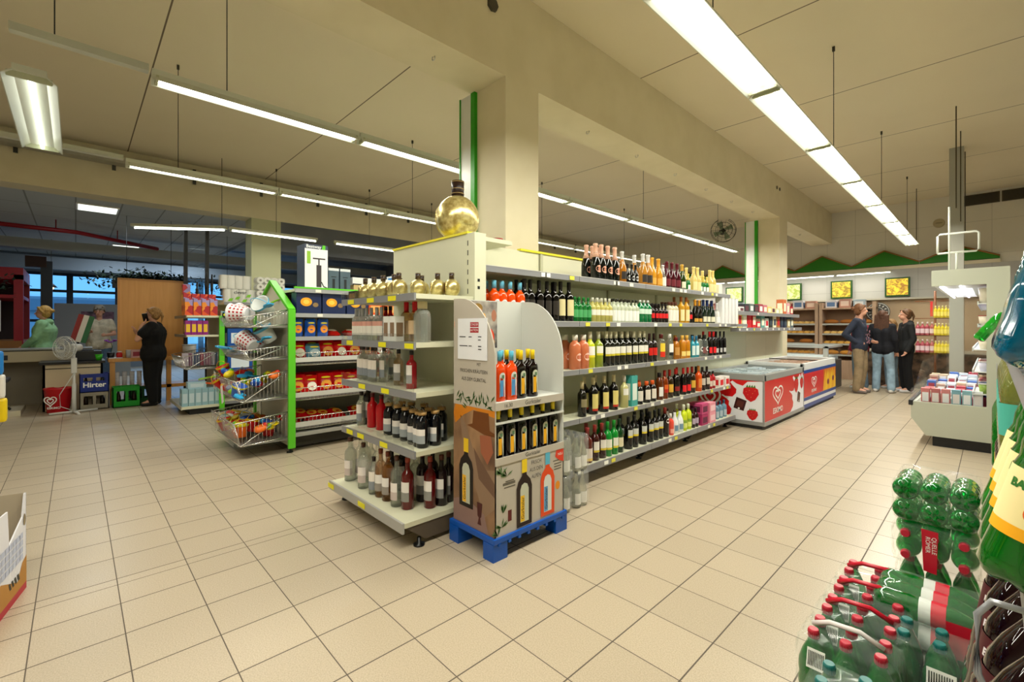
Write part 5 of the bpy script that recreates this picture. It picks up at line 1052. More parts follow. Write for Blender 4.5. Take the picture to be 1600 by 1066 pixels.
def bags(z,ys,keys,wh,tilt=-.25,x=-5.28,dz=0):
    n=len(ys)
    for i,y in enumerate(ys):
        k=keys[i%len(keys)]; d_={'redbag':'red snack bag','bluebag':'blue snack bag','redbag2':'red snack bag with pale print'}[k]
        place(k,'snack_bag',f'{d_}, {ORD[i]} of {NUM[n]} in {wh}','snack bag',(x,y,z+dz),h+random.uniform(-.12,.12),f'snack bags in {wh}',rx=tilt)
        place('redbag','snack_bag',f'rear red bag behind {ORD[i]} bag in {wh}','snack bag',(x-.13,y+.02,z+dz+.01),h+random.uniform(-.1,.1),f'rear snack bags in {wh}',rx=tilt)
bags(.96,[1.79,1.95,2.10,2.26,2.42,2.57,2.75,2.93,3.1],['redbag2','bluebag','redbag','redbag2','redbag','redbag','redbag2'],'upper wire shelf')
bags(.58,[1.77,1.92,2.08,2.23,2.38,2.54,2.70,2.86,3.02],['redbag','redbag2','redbag'],'middle wire shelf')
for i,(y,z,r_) in enumerate(((1.78,.27,.4),(1.95,.28,-.3),(2.12,.27,.2),(1.86,.31,.1),(2.3,.265,.3),(2.5,.265,-.2),(2.7,.265,.1))): place('redbag','snack_bag',f'{ORD[i]} of seven red bags lying on the lowest wire shelf','snack bag',(-5.36,y,z),h+r_,'red bags lying on the lowest wire shelf',rx=-1.25)
for i,y in enumerate((1.86,2.14,2.42)):
    t=carton('pasta_box',f'{ORD[i]} of three navy pasta boxes with orange picture','box',(-5.27,y,1.488),(.16,.265,.235),hm('182850',.4),group='navy pasta boxes on the snack shelf')
    f=Fr((.08,0,0),(0,1,0),(0,0,1)); f.ell('pasta_picture',-.03,.13,.062,.048,hm('e8a020',.5),t,.002); f.ell('pasta_swirl',-.03,.13,.032,.025,hm('f0c850',.5),t,.003); f.ell('nut_picture',.07,.10,.03,.025,hm('8a7048',.5),t,.002)
    f.text('lettering','DINKEL',0,.205,.026,hm('b83040',.5),t,.002) if 0 else None
for i,y in enumerate((2.64,2.86)): carton('biscuit_box',f'{["left","right"][i]} orange box beside the navy pasta boxes','box',(-5.27,y+.02,1.488),(.10,.17,.15),hm('e05018',.4),group='orange boxes on the snack shelf',lab='f0a860')
for i,y in enumerate((1.76,1.90,2.04)):
    proto('flour',bagmesh(.12,.20,.09,'1c50b0','e89030')) if 'flour' not in PROTO else None
    place('flour','flour_bag',f'{ORD[i]} of three blue paper bags beneath the pasta boxes','bag',(-5.27,y,1.235),h,'blue paper bags on the snack shelf')
for i,y in enumerate((2.2,2.42,2.6)): place('redbag2','snack_bag',f'{ORD[i]} of three flat red packs lying beside blue bags','snack bag',(-5.30,y,1.25),h,'flat red packs lying on the shelf',rx=-1.45)
# goods on top of the snack gondola
TZ=1.757
t=carton('pump_box','tall white and navy air pump carton on gondola top','box',(-5.42,1.98,TZ+.02),(.24,.26,.50),hm('3a4458',.5)); f=Fr((.12,0,0),(0,1,0),(0,0,1)); f.rect('white_panel',-.128,.128,.0,.45,hm('e4e6ea',.4),t,.0015)
f.text('lettering','Bestway',-.03,.475,.050,hm('e8ecf0',.4),t,.002,bold=.001); f.poly('green_badge',[(.06,.45),(.10,.45),(.10,.50),(.07,.50)],LGREEN,t,.003); f.rect('green_badge',-.105,-.065,.28,.42,hm('88b838',.4),t,.003)
f.rect('pump_print',.0,.055,.02,.27,hm('3c3638',.4),t,.003); f.rect('pump_print',-.04,.10,.335,.35,hm('3c3638',.4),t,.003); f.rect('pump_print',.02,.035,.27,.335,hm('3c3638',.4),t,.0032); f.line('hose_print',[[(.055,.08),(.08,.03),(.125,.01)]],.012,hm('303030',.4),t,.003)
for i,y in enumerate((2.19,2.33)):
    t=carton('pump_box',f'{["left","right"][i]} small slate pump carton beside the tall one','box',(-5.40,y+.0,TZ+.02),(.14,.125,.255),hm('4a5c68',.5),group='small slate pump cartons'); f=Fr((.07,0,0),(0,1,0),(0,0,1)); f.rect('white_panel',-.062,.062,.225,.255,hm('d4dade',.4),t,.0015); f.rect('pump_print',-.015,.015,.02,.13,hm('22282c',.4),t,.002); f.rect('pump_print',-.03,.03,.15,.158,hm('22282c',.4),t,.002)
t=carton('long_box','long white carton on brown carton, on snack gondola top','box',(-5.45,2.72,TZ+.10),(.20,.58,.09),hm('dcdcdc',.5)); Fr((.10,0,0),(0,1,0),(0,0,1)).rect('dark_stripe',-.29,-.1,.0,.014,BLACK,t,.002)
carton('long_box','brown carton underneath the long white carton','box',(-5.45,2.70,TZ+.02),(.22,.52,.078),hm('b89c6c',.6))
for i,(y,z) in enumerate(((3.0,.02),(3.28,.02),(3.02,.09))): carton('folded_carton',f'{["lower left","right","upper left"][i]} blue and white carton behind the gold flasks','box',(-5.45,y+.1,TZ+z+(0 if i<2 else .06)),(.2,.26,.15 if i<2 else .10),hm('e0e8f0',.5),group='blue and white cartons on gondola top',lab='2080d0')
# ---------------------------------------------------------------- third gondola with fireworks-coloured boxes and paper rolls
G3=-8.45
t=thing('end_shelf_unit','beige end shelf of colourful boxes behind the phone woman','shelving',(G3-.55,1.68,0)); w=.55
obj('back_panel', box(-w,w,-.01,.02,.05,1.60), hm('b0a890',.5), t); obj('green_edge', box(w,w+.05,-.04,.03,.03,1.52), LGREEN, t)
for i,z in enumerate((1.52,1.22)):
    s=obj('shelf', box(-w,w+.01,-.46,-.01,z-.03,z), SHELF, t); obj('price_rail', box(-w,w,-.47,-.46,z-.04,z+.004), hm('8a7860',.4), s)
s=obj('base_shelf', box(-w-.03,w+.03,-.52,-.01,.09,.13), SHELF, t); obj('price_rail', box(-w-.03,w+.03,-.53,-.52,.08,.135), hm('c8c4b4',.4), s); obj('kick_plate', box(-w,w,-.42,-.02,0,.09), DARK, t)
basket(G3-1.08,G3-.02,1.665,.72,.50,.16,.26,'wire basket of pouches on the end shelf behind',lip=0)
for i in range(9):
    b=box(-.045,.045,-.004,.004,0,.20); t=tag(obj('hanging_pouch', b, hm(['b8b0bc','8a6878','c8c4cc','58647c','a05060'][i%5],.3), None, (G3-.12-.03*(i%3),1.22+i*.05,.74)), f'{ORD[i]} of nine foil pouches standing in rear wire basket','pouch','foil pouches in the rear wire basket'); t.rotation_euler=(.1,.05,.9)
FW=mat('firework_print',r=.4); b_=FW.node_tree.nodes['Principled BSDF']; g=N(FW,'ShaderNodeTexCoord'); vo=N(FW,'ShaderNodeTexVoronoi'); vo.inputs['Scale'].default_value=13; r=N(FW,'ShaderNodeValToRGB'); r.color_ramp.interpolation='CONSTANT'
for p_,c in ((0,(.75,.10,.02,1)),(.25,(.85,.28,.03,1)),(.5,(.45,.02,.03,1)),(.7,(.9,.45,.08,1)),(.86,(.35,.28,.55,1))):
    e=r.color_ramp.elements[0] if p_==0 else r.color_ramp.elements.new(p_); e.position=p_; e.color=c
sep=N(FW,'ShaderNodeSeparateColor'); lk(FW,g.outputs['Object'],vo.inputs[0]); lk(FW,vo.outputs['Color'],sep.inputs[0]); lk(FW,sep.outputs[0],r.inputs[0]); lk(FW,r.outputs[0],b_.inputs['Base Color'])
for i in range(4): carton('candle_box',f'{ORD[i]} of four orange and red patterned boxes on rear end shelf','box',(G3-.06,1.25+i*.108,1.52),(.12,.10,.26),FW,group='orange patterned boxes, front')
for i in range(4): carton('candle_box',f'{ORD[i]} of four taller patterned boxes behind on rear end shelf','box',(G3-.19,1.25+i*.108,1.52),(.12,.10,.34),FW,group='orange patterned boxes, rear')
carton('candle_box','patterned box stacked highest at left of rear end shelf','box',(G3-.40,1.27,1.52),(.10,.10,.50),FW)
for i in range(4): carton('tea_box',f'{ORD[i]} of four purple and yellow boxes beneath the patterned ones','box',(G3-.07,1.24+i*.075,1.22),(.12,.07,.22),hm('8a2878',.4),group='purple and yellow boxes',lab='e0b830')
for i in range(6): t=carton('tissue_box',f'{ORD[i]} of six pale blue boxes on the rear end base','box',(G3-.10,1.20+i*.085,.13),(.2,.08,.26),hm('8cb0bc',.5),group='pale blue boxes on the base',lab='b8ccd4')
carton('tissue_box','pale blue box lying on top of the row','box',(G3-.12,1.36,.39),(.16,.24,.10),hm('a0c0cc',.5),lab='c0d0d8')
for k in range(3):
    t=thing('shelf_unit',f'{["near","middle","far"][k]} cream shelf bay carrying paper rolls','shelving',(G3-.52,2.2+k*1.0,0),0,'paper roll shelf bays'); obj('back_panel', box(-.02,0,-.49,.49,.05,1.8), hm('b0a890',.5), t)
    obj('kick_plate', box(-.02,.45,-.49,.49,0,.12), DARK, t)
    for z in (.15,.62,1.02,1.40,1.74): s=obj('shelf', box(0,.52,-.49,.49,z-.03,z), SHELF, t); obj('price_rail', box(.52,.53,-.49,.49,z-.04,z+.004), RAIL, s)
for i,(y,z) in enumerate(((1.95,1.02),(2.35,1.02),(1.95,.62))): carton('diaper_pack',f'{["left","right","lower"][i]} blue and white pack on paper shelf behind the toys','pack',(G3-.2,y,z),(.3,.36,.3),hm('1c50a0',.4),group='blue packs behind the toys',lab='d8e4f0')
# toilet paper
def rollpack(label,loc,nx,nz,ends,grp,printed=True):
    t=thing('toilet_paper_pack',label,'toilet paper',loc,0,grp); R=.055; n_=0
    for i in range(nx):
        for k in range(nz):
            b=BM()
            if ends: bmesh.ops.create_cone(b,cap_ends=True,segments=18,radius1=R,radius2=R,depth=.2,matrix=Matrix.Translation((0,-nx*R+R+i*2*R,R+k*2*R))@Matrix.Rotation(PI/2,4,'Y'))
            else: bmesh.ops.create_cone(b,cap_ends=True,segments=18,radius1=R,radius2=R,depth=2*R,matrix=Matrix.Translation((0,-nx*R+R+i*2*R,R+k*2*R)))
            r_=obj('paper_roll', b, hm('e2e0d8',.7), t)
            if ends: b=BM(); bmesh.ops.create_cone(b,cap_ends=True,segments=12,radius1=.02,radius2=.02,depth=.204,matrix=Matrix.Translation((0,-nx*R+R+i*2*R,R+k*2*R))@Matrix.Rotation(PI/2,4,'Y')); obj('core', b, hm('5a4c40',.8), r_)
    b=bx(BM(),-.11,.11,-nx*R-.005,nx*R+.005,0,nz*2*R+.003,bev=.03); obj('film', b, mat('paper_film',(.92,.95,.9),.15,alpha=.25), t)
    if printed:
        f=Fr((.112,-nx*R,0),(0,1,0),(0,0,1)); f.text('lettering','clever',nx*R,nz*1.5*R,.075,hm('2a2a2a',.4),t,.001,bold=.001)
        f.polys('leaf_print',[[(a,b_),(a+.03,b_+.045),(a+.085,b_+.05),(a+.06,b_+.0)] for a,b_ in ((.04,.02),(.14,.05),(.24,.01),(.30,.09))],hm('78b830',.4),t,.0012)
rollpack('lower left white toilet paper pack with green leaves',(G3-.16,1.95,1.74),4,2,False,None); rollpack('upper left toilet paper pack on the stack',(G3-.16,1.90,1.965),4,2,False,None,False)
rollpack('upper right toilet paper pack showing roll ends',(G3-.16,2.42,1.965),4,2,True,None,False); rollpack('lower right toilet paper pack below the roll ends',(G3-.16,2.42,1.74),4,2,True,None)

for i,(y,z) in enumerate(((1.40,.72),(1.52,.95),(1.60,.9))):
    t=thing('garden_torch',f'{["short","tallest","right"][i]} slim black stick standing behind the orange patterned boxes','stick',(G3-.30,y,1.52)); b=BM(); tube(b,[(0,0,0),(.0,.0,z*.6),(.01,.0,z*.75)],.012); obj('stick', b, BLACK, t); b=BM(); lathe(b,[(z*.45,.018),(z*.6,.022)],10); obj('sleeve', b, hm('20201c',.6), t)
# ---------------------------------------------------------------- green water bottles in film at bottom right
def petaloid(key, r, h, col, cap, label=None, ridges=True, liquid=None, alpha=.62):
    seg=30; P=[(0,.35),(.012,.72),(.03,.93),(.06,1),(.12,1),(.20,.97),(.26,1),(.36,1),(.40,.93),(.44,1),(.50,.99),(.54,.93),(.60,.99),(.68,.95),(.78,.72),(.86,.45),(.90,.33),(.93,.33)]
    bm=BM(); rings=[]
    for z,q in P:
        ring=[]
        for k in range(seg):
            a=2*PI*k/seg; lobe=math.cos(5*a); zz=z*h; rr=q*r
            if z<.06: rr*=1-.10*(1-lobe)*(1-z/.06); zz+= (.06-z)*h*.35*(1-lobe)/2
            ring.append(bm.verts.new((rr*math.cos(a),rr*math.sin(a),zz)))
        rings.append(ring)
    for i,(a,b) in enumerate(zip(rings,rings[1:])):
        for k in range(seg):
            f=bm.faces.new((a[k],a[(k+1)%seg],b[(k+1)%seg],b[k])); f.smooth=True; f.material_index = 1 if (liquid and P[i][0]>=liquid[0]) else 0
    bm.faces.new(rings[0][::-1]); bm.faces.new(rings[-1])
    ms=[mat('pet_'+col,hexc(col),.05,trans=.75,ior=1.35,coat=.6)]
    if liquid: ms.append(mat('pet_'+liquid[1],hexc(liquid[1]),.05,trans=.8,ior=1.1,coat=.6,alpha=.6))
    c=BM(); lathe(c,[(.915*h,r*.36),(.985*h,r*.36),(h,r*.31)],20)
    for k in range(20): a=2*PI*k/20; cbx(c,(r*.365*math.cos(a),r*.365*math.sin(a),.95*h),(.0015,.0015,.055*h))
    ch=[('bottle_body',mesh_of(bm,ms),[]),('cap',mesh_of(c,hm(cap,.4)),[])]
    if label: ch.append(('label',bands(r*1.008,[(a*h,b*h,cc) for a,b,cc in label],half=PI,seg=28),[]))
    proto(key,ch)
petaloid('wred',.0445,.33,'08a838','b8283c'); petaloid('wteal',.0445,.33,'0ca050','1c6c6a',[(.26,.52,'2a8c60')]); petaloid('wlab',.0445,.33,'08a838','b8283c',[(.40,.50,'d8dcd8'),(.50,.62,'c81c34')])
FILM=mat('pack_film',(.8,.95,.88),.10,alpha=.07,coat=.8)
def film(t,x0,x1,y0,y1,z0,z1,name='shrink_film'):
    bm=BM(); bx(bm,x0,x1,y0,y1,z0,z1,bev=.035)
    bmesh.ops.subdivide_edges(bm,edges=list(bm.edges),cuts=3,use_grid_fill=True)
    rnd=random.Random(5)
    for v in bm.verts: v.co+=Vector((rnd.uniform(-.005,.005),rnd.uniform(-.005,.005),rnd.uniform(-.004,.004)))
    for f in bm.faces: f.smooth=True
    return obj(name,bm,FILM,t)
def wpack(key,label,c,ori,group='green water bottle packs in film',strap=None,nx=3,ny=2):
    t=thing('water_bottle_pack',label,'drink pack',c,0,group); p=.089
    for i in range(nx):
        for j in range(ny):
            a=(i-(nx-1)/2)*p; b_=(j-(ny-1)/2)*p
            if ori=='up': l=(a,b_,0); r=(0,0,random.uniform(0,6))
            elif ori=='caps': l=(a,.33,p/2+j*p); r=(PI/2,random.uniform(0,1),0)
            elif ori=='bases': l=(a,0,p/2+j*p); r=(-PI/2,0,0)
            else: l=(-.165,a,p/2+j*p); r=(0,PI/2,0)
            par=None
            for nm,me,_ in PROTO[key]:
                o=bpy.data.objects.new('bottle' if par is None else nm,me); COL.objects.link(o)
                if par is None: o.parent=t; o.location=l; o.rotation_euler=r; par=o
                else: o.parent=par
    W_=nx*p/2+.002
    if ori=='up': film(t,-W_,W_,-ny*p/2,ny*p/2,.0,.318)
    elif ori in('caps','bases'): film(t,-W_,W_,.004,.326,.0,2*p)
    else: film(t,-.165,.16,-W_,W_,0,2*p)
    return t
RIB=hm('c01830',.35)
for i,y in enumerate((1.84,2.025,2.21,2.395)):
    t=wpack('wred',f'{["nearest","second nearest","third nearest","farthest"][i]} standing six-pack of green bottles with red caps',(-.325,y,0),'up')
    b=BM(); tube(b,[(-.10,-.0,.322),(-.05,-.01,.352),(.03,.0,.352),(.09,.01,.322)],.009,4)
    for v in b.verts: v.co.z=.30+(v.co.z-.30)*1.0
    obj('carry_strap', b, RIB if i else hm('d8d0d0',.4), t)
    f=Fr((-.10,-.091,.20),(1,0,0),(0,.3,1)); q=f.rect('barcode_sticker',.0,.05,.02,.08,WHITE,t,.006)
    f.polys('barcode_lines',[[(.004+k*.0045,.028),(.0065+k*.0045,.028),(.0065+k*.0045,.072),(.004+k*.0045,.072)] for k in range(10)],BLACK,t,.007)
wpack('wteal','front pack of green bottles with teal caps, nearest camera',(-.25,1.60,0),'up',None)
t=wpack('wteal','pack of teal-capped green bottles below the green pear soda',(-.115,2.05,0),'up',None); f=Fr((-.03,-.091,.18),(1,0,0),(0,.2,1)); f.rect('barcode_sticker',0,.07,0,.08,WHITE,t,.006); f.polys('barcode_lines',[[(.005+k*.006,.01),(.008+k*.006,.01),(.008+k*.006,.07),(.005+k*.006,.07)] for k in range(10)],BLACK,t,.007)
for i,z in enumerate((0,.18)):
    t=wpack('wlab',f'{["lower","upper"][i]} pack of green bottles lying on their sides',(-.15,2.31,z),'side')
    f=Fr((-.12,-.134,0),(1,0,0),(0,0,1)); f.rect('red_print',.16,.26,.03,.15,RIB,t,.006)
wpack('wred','hidden standing pack carrying the lying packs',(-.165,2.74,0),'up',None); 
t=wpack('wred','lying pack of green bottles, red caps towards the aisle',(-.165,2.54,.335),'caps',None)
f=Fr((-.135,0,0),(1,0,0),(0,0,1)); q=f.poly('red_strap',[(.105,.005),(.145,.0),(.150,.172),(.098,.176)],RIB,t,.012); f.text('lettering','RÖMER',.118,.115,.020,WHITE,t,.014,rot=-PI/2); f.text('lettering','QUELLE',.137,.115,.020,WHITE,t,.014,rot=-PI/2)
wpack('wred','topmost lying pack showing star-shaped green bottle bases',(-.165,2.54,.52),'bases',None)
# ---------------------------------------------------------------- drinks shelving at the right edge
t=thing('drinks_shelf','long grey drinks shelf along the right aisle side','shelving',(.0,3.6,0))
obj('back_panel', box(.50,.52,-3.0,3.2,0,1.9), SHELF, t)
for z in (.12,.62,.965,1.265): s=obj('shelf', box(.035,.50,-3.0,3.2,z-.03,z), SHELF, t); obj('price_rail', box(.03,.035,-3.0,3.2,z-.035,z+.01), RAIL, s)
for y in (-3.0,-1.0,1.0,3.15): obj('upright', box(.48,.52,y,y+.04,0,1.95), SHELFD, t)
petaloid('blue',.043,.34,'0c86ac','2878b8',None,liquid=(.56,'c0dce4')); petaloid('pear',.045,.34,'18a028','d8d8d0',[(.22,.27,'f0a818'),(.27,.50,'ecdca0')]); petaloid('berry',.043,.32,'2a0c18','e8e4e0',[(.40,.62,'48141c')]); petaloid('cola',.034,.25,'241010','c82018',[(.3,.5,'e8c828')]); petaloid('lemon',.043,.33,'b8c060','d8d8c0',[(.3,.55,'48a898')]); petaloid('lime',.043,.33,'20b030','e8d820')
def sodas(key,n,x,y0,dy,z,tilt,desc,wh,rz=0):
    for i in range(n):
        place(key,'soda_bottle',onelabel(i,n,desc,wh).replace('leftmost','nearest').replace('from left','nearest') if n>1 else f'{desc} {wh}','bottle',(x,y0+i*dy,z),rz,f'{desc}s {wh}' if n>1 else None,ry=tilt)
sodas('blue',5,.036,.93,.10,1.285,.24,'blue soda bottle','leaning on the top drinks shelf')
sodas('lemon',8,.055,1.75,.11,.965,.0,'pale lemon soda bottle','beyond the pear soda')
t=place('lime','soda_bottle','small bright green bottle leaning out behind the blue soda','bottle',(-.045,2.9,1.285),0,None,ry=.6,sc=.5)
sodas('pear',4,.022,.97,.10,.975,.25,'green pear soda bottle','leaning on the middle drinks shelf')
sodas('lime',8,.045,1.55,.10,.62,.0,'bright green soda bottle','beyond the berry soda')
sodas('cola',8,-.0,2.5,.09,.62+.08,.0,'dark cola with red cap','on the lower drinks shelf') if 0 else sodas('cola',8,.042,2.55,.09,.62,.0,'dark cola with red cap','on the lower drinks shelf')
sodas('berry',5,.0,.88,.105,.64,.16,'dark berry soda bottle','leaning on the lower drinks shelf')
sodas('lime',8,.04,3.4,.10,.62,.0,'lime soda bottle','at the lower shelf end')
def wrapr(o,r):
    for v in o.data.vertices: a=v.co.x/r; v.co.x=r*math.sin(a); v.co.y=-r*math.cos(a)
    return o
for nm in ('soda_bottle',):
    for o in [q for q in bpy.data.objects if q.name.startswith('soda_bottle') and 'green pear' in q.get('label','')]:
        f=Fr((0,-.0468,0),(1,0,0),(0,0,1))
        wrapr(f.text('lettering','BAUER',-.026,.148,.016,hm('2c6a28',.5),o,0,bold=.0008),.0457); wrapr(f.ell('pear_print',-.012,.115,.011,.013,hm('e05c18',.5),o,.0003),.0457); wrapr(f.poly('leaf_print',[(-.012,.128),(.002,.138),(-.004,.126)],hm('3c8a28',.5),o,.0006),.0458)
    for o in [q for q in bpy.data.objects if q.name.startswith('soda_bottle') and 'dark berry' in q.get('label','')]:
        f=Fr((0,-.0445,0),(1,0,0),(0,0,1)); wrapr(f.text('lettering','BAUER',-.02,.172,.018,hm('d8d0d4',.5),o,0,bold=.0006),.0437); wrapr(f.ell('berry_print',-.03,.15,.008,.008,hm('d84040',.5),o,.0003),.0438)
t=thing('shelf_hook','grey bent wire hook holding the lower soda bottles','hook',(0,.78,0)); b=BM(); tube(b,[(.03,0,1.02),(-.0,.0,1.02),(-.012,.0,1.0),(-.012,.0,.93),(.0,.0,.90),(.03,.0,.90)],.004,8); obj('wire', b, hm('8a8c90',.3,metal=.3), t)
# ---------------------------------------------------------------- cardboard bin at bottom left
t=thing('cardboard_bin','white printed cardboard bin with low cut front at left edge','cardboard box',(-3.44,-.185,0),-.20)
CW=hm('dcdce4',.6); CI=hm('a89c88',.7)
fr=prism(BM(),[(0,0),(0,.49),(.02,.49),(.05,.38),(.22,.30),(.24,.47),(.60,.47),(.62,.30),(.78,.36),(.80,.49),(.82,.49),(.82,0)],'y',-.006,0); p_=obj('front_panel', fr, CW, t)
obj('side_panel', box(0,.006,-.6,0,0,.49), CI, t); obj('side_panel', box(.814,.82,-.6,0,0,.49), CI, t); obj('back_panel', box(0,.82,-.6,-.594,0,.49), CI, t); obj('bottom_panel', box(0,.82,-.6,0,0,.006), CI, t)
f=Fr((0,.0,0),(-1,0,0),(0,0,1)); f=Fr((.82,.0,0),(-1,0,0),(0,0,1))
f.poly('tan_print',[(0,.035),(.82,.035),(.82,.17),(.76,.15),(.70,.08),(.60,.12),(.50,.16),(.3,.13),(0,.18)],hm('b07a30',.5),p_); f.rect('red_strip',0,.82,0,.035,hm('b02838',.5),p_)
f.polys('blue_grid_print',[[(.46+i*.045,.17+j*.035),(.50+i*.045,.17+j*.035),(.50+i*.045,.198+j*.035),(.46+i*.045,.198+j*.035)] for i in range(7) for j in range(4)],hm('b4bcd4',.5),p_,.0015)
f.polys('stripe_print',[[(.60+k*.035,.085),(.62+k*.035,.085),(.605+k*.035,.12),(.585+k*.035,.12)] for k in range(4)],hm('2a2a20',.5),p_,.002); f.ell('oval_logo',.30,.33,.06,.05,hm('b01828',.5),p_,.002); f.ell('round_stamp',.79,.36,.015,.03,hm('8a7c60',.5),p_,.002)
t=thing('yellow_ball','small yellow ball peeking out of the cardboard bin','toy',(-3.22,-.30,.0),0); b=BM(); sph(b,(0,0,.285),.035); obj('ball', b, hm('e0b010',.4), t); b=BM(); lathe(b,[(.007,.03),(.255,.01)],10); obj('stem', b, hm('c09010',.4), t)
# ---------------------------------------------------------------- checkout area
t=thing('checkout_counter','long beige checkout counter with rail behind the fan','counter',(-11.33,-1.35,0)); BEI=hm('b0a68c',.5)
obj('top_box', bx(BM(),-.35,.3,-1.6,1.55,.76,.94,bev=.01), BEI, t); obj('belt', box(-.3,.25,-1.5,.9,.94,.955), hm('2a2c2e',.5), t); obj('display_slot', box(.3,.305,.25,.55,.80,.88), hm('24262c',.4), t)
obj('rail', box(-.37,.32,-1.62,1.57,.955,.975), hm('8a8c88',.35), t); obj('base_panel', box(-.30,-.25,-1.5,1.5,0,.76), hm('8c8474',.6), t); obj('floor_platform', box(.31,1.22,-1.6,.75,0,.07), hm('a89c84',.5), t); obj('platform_edge', box(1.22,1.25,-1.6,.75,0,.085), hm('c4bca4',.4), t)
t=thing('checkout_desk','cream checkout desk with black top behind the red bucket','desk',(-10.62,-.02,0)); obj('front_panel', box(.26,.30,-.36,.35,0,.74), hm('d0c0a0',.5), t); obj('side_panel', box(-.3,.30,-.36,-.33,0,.74), hm('b8a888',.5), t); obj('side_panel', box(-.3,.30,.32,.35,0,.74), hm('b8a888',.5), t); obj('desk_top', box(-.34,.34,-.40,.38,.74,.78), hm('1c1a18',.4), t); obj('drawer_line', box(.30,.303,-.33,.33,.665,.68), hm('3a342c',.5), t)
t=thing('cash_till','black cash till box on the checkout desk','till',(-10.60,.12,.78)); obj('till_box', bx(BM(),-.18,.18,-.16,.2,0,.16,bev=.01), hm('101214',.4), t); obj('keypad', box(.0,.17,-.12,.1,.16,.18), hm('24262a',.5), t)
t=thing('striped_stand','tilted red, white and green striped magazine stand on desk','stand',(-10.80,.03,.93)); b=BM(); tube(b,[(0,0,-.15),(0,0,.25)],.015); obj('post', b, BLACK, t)
for k,c in enumerate(('8a2420','d8d4cc','2c6a40')): o=obj('panel', box(-.02,.02,-.15+k*.07,-.08+k*.07,.15,.62), hm(c,.5), t); o.rotation_euler=(-.25,0,0)
t=thing('office_chair','grey swivel chair behind the checkout counter','chair',(-10.45,-.98,0)); obj('seat', bx(BM(),-.22,.22,-.24,.24,.50,.56,bev=.025), hm('44444a',.7), t); obj('backrest', bx(BM(),-.18,-.13,-.45,-.1,.70,1.05,bev=.02), hm('505058',.7), t); b=BM(); tube(b,[(0,0,.1),(0,0,.5)],.025); obj('post', b, BLACK, t)
for k in range(5): a=2*PI*k/5; b=BM(); tube(b,[(0,0,.13),(.26*math.cos(a),.26*math.sin(a),.10)],.018); w_=obj('leg', b, BLACK, t); b=BM(); sph(b,(.26*math.cos(a),.26*math.sin(a),.088),.018); obj('caster', b, BLACK, w_)
# pedestal fan
t=thing('pedestal_fan','white pedestal fan standing before the checkout desk','fan',(-9.90,-.02,0)); WF=hm('cfd0cc',.4)
b=BM()
for a in (.2,PI/2+.2): tube(b,[(-.28*math.cos(a),-.28*math.sin(a),.02),(.28*math.cos(a),.28*math.sin(a),.02)],.018,6)
obj('cross_base', b, WF, t); b=BM(); lathe(b,[(.02,.03),(.45,.026),(.46,.018),(.98,.016)],14); obj('pole', b, WF, t); b=BM(); bx(b,-.035,.035,-.035,.035,.62,.86,bev=.012); obj('control_box', b, WF, t)
hd=obj('motor_housing', lathe(BM(),[(-.11,.03),(-.09,.055),(.0,.06),(.08,.055)],18), WF, t); hd.location=(0,0,1.02); hd.rotation_euler=(PI/2,0,.75)
cg=BM()
for z_,R_ in ((-.02,.07),(-.01,.14),(.02,.175),(.06,.175),(.09,.14),(.10,.07)): tube(cg,[(R_*math.cos(2*PI*k/24),R_*math.sin(2*PI*k/24),z_) for k in range(25)],.004,5)
for k in range(30): a=2*PI*k/30; tube(cg,[(.04*math.cos(a),.04*math.sin(a),-.02),(.14*math.cos(a),.14*math.sin(a),-.01),(.176*math.cos(a),.176*math.sin(a),.04),(.14*math.cos(a),.14*math.sin(a),.09),(.03*math.cos(a),.03*math.sin(a),.10)],.002,4)
c_=obj('cage', cg, hm('d8dad6',.35), hd); c_.location=(0,0,.10); b=BM()
for k in range(3): a=2*PI*k/3; prism(b,[(.03*math.cos(a),.03*math.sin(a)),(.15*math.cos(a-.5),.15*math.sin(a-.5)),(.155*math.cos(a+.3),.155*math.sin(a+.3)),(.03*math.cos(a+1),.03*math.sin(a+1))],'z',.035,.045)
bl=obj('blades', b, hm('b8bab8',.3), hd); bl.location=(0,0,.10)
b=BM(); tube(b,[(.03,0,.62),(.06,-.06,.5),(.05,-.16,.3),(.04,-.15,.12),(.06,-.02,.05)],.006,6); obj('cord', b, WF, t)
t=thing('red_bucket','red bucket with white heart logo beside the fan','bucket',(-10.16,-.20,0)); b=BM(); lathe(b,[(0,.125),(.01,.13),(.36,.165),(.375,.175),(.385,.172),(.37,.158),(.02,.12)],26); obj('bucket', b, hm('b81420',.35), t)
f=Fr((.150,-.09,.0),(.28,.96,0),(0,0,1)); heart(f,t,.01,.20,.12,WHITE,.012); f.text('lettering','ESKIMO',.05,.09,.045,WHITE,t,.014,bold=.001)
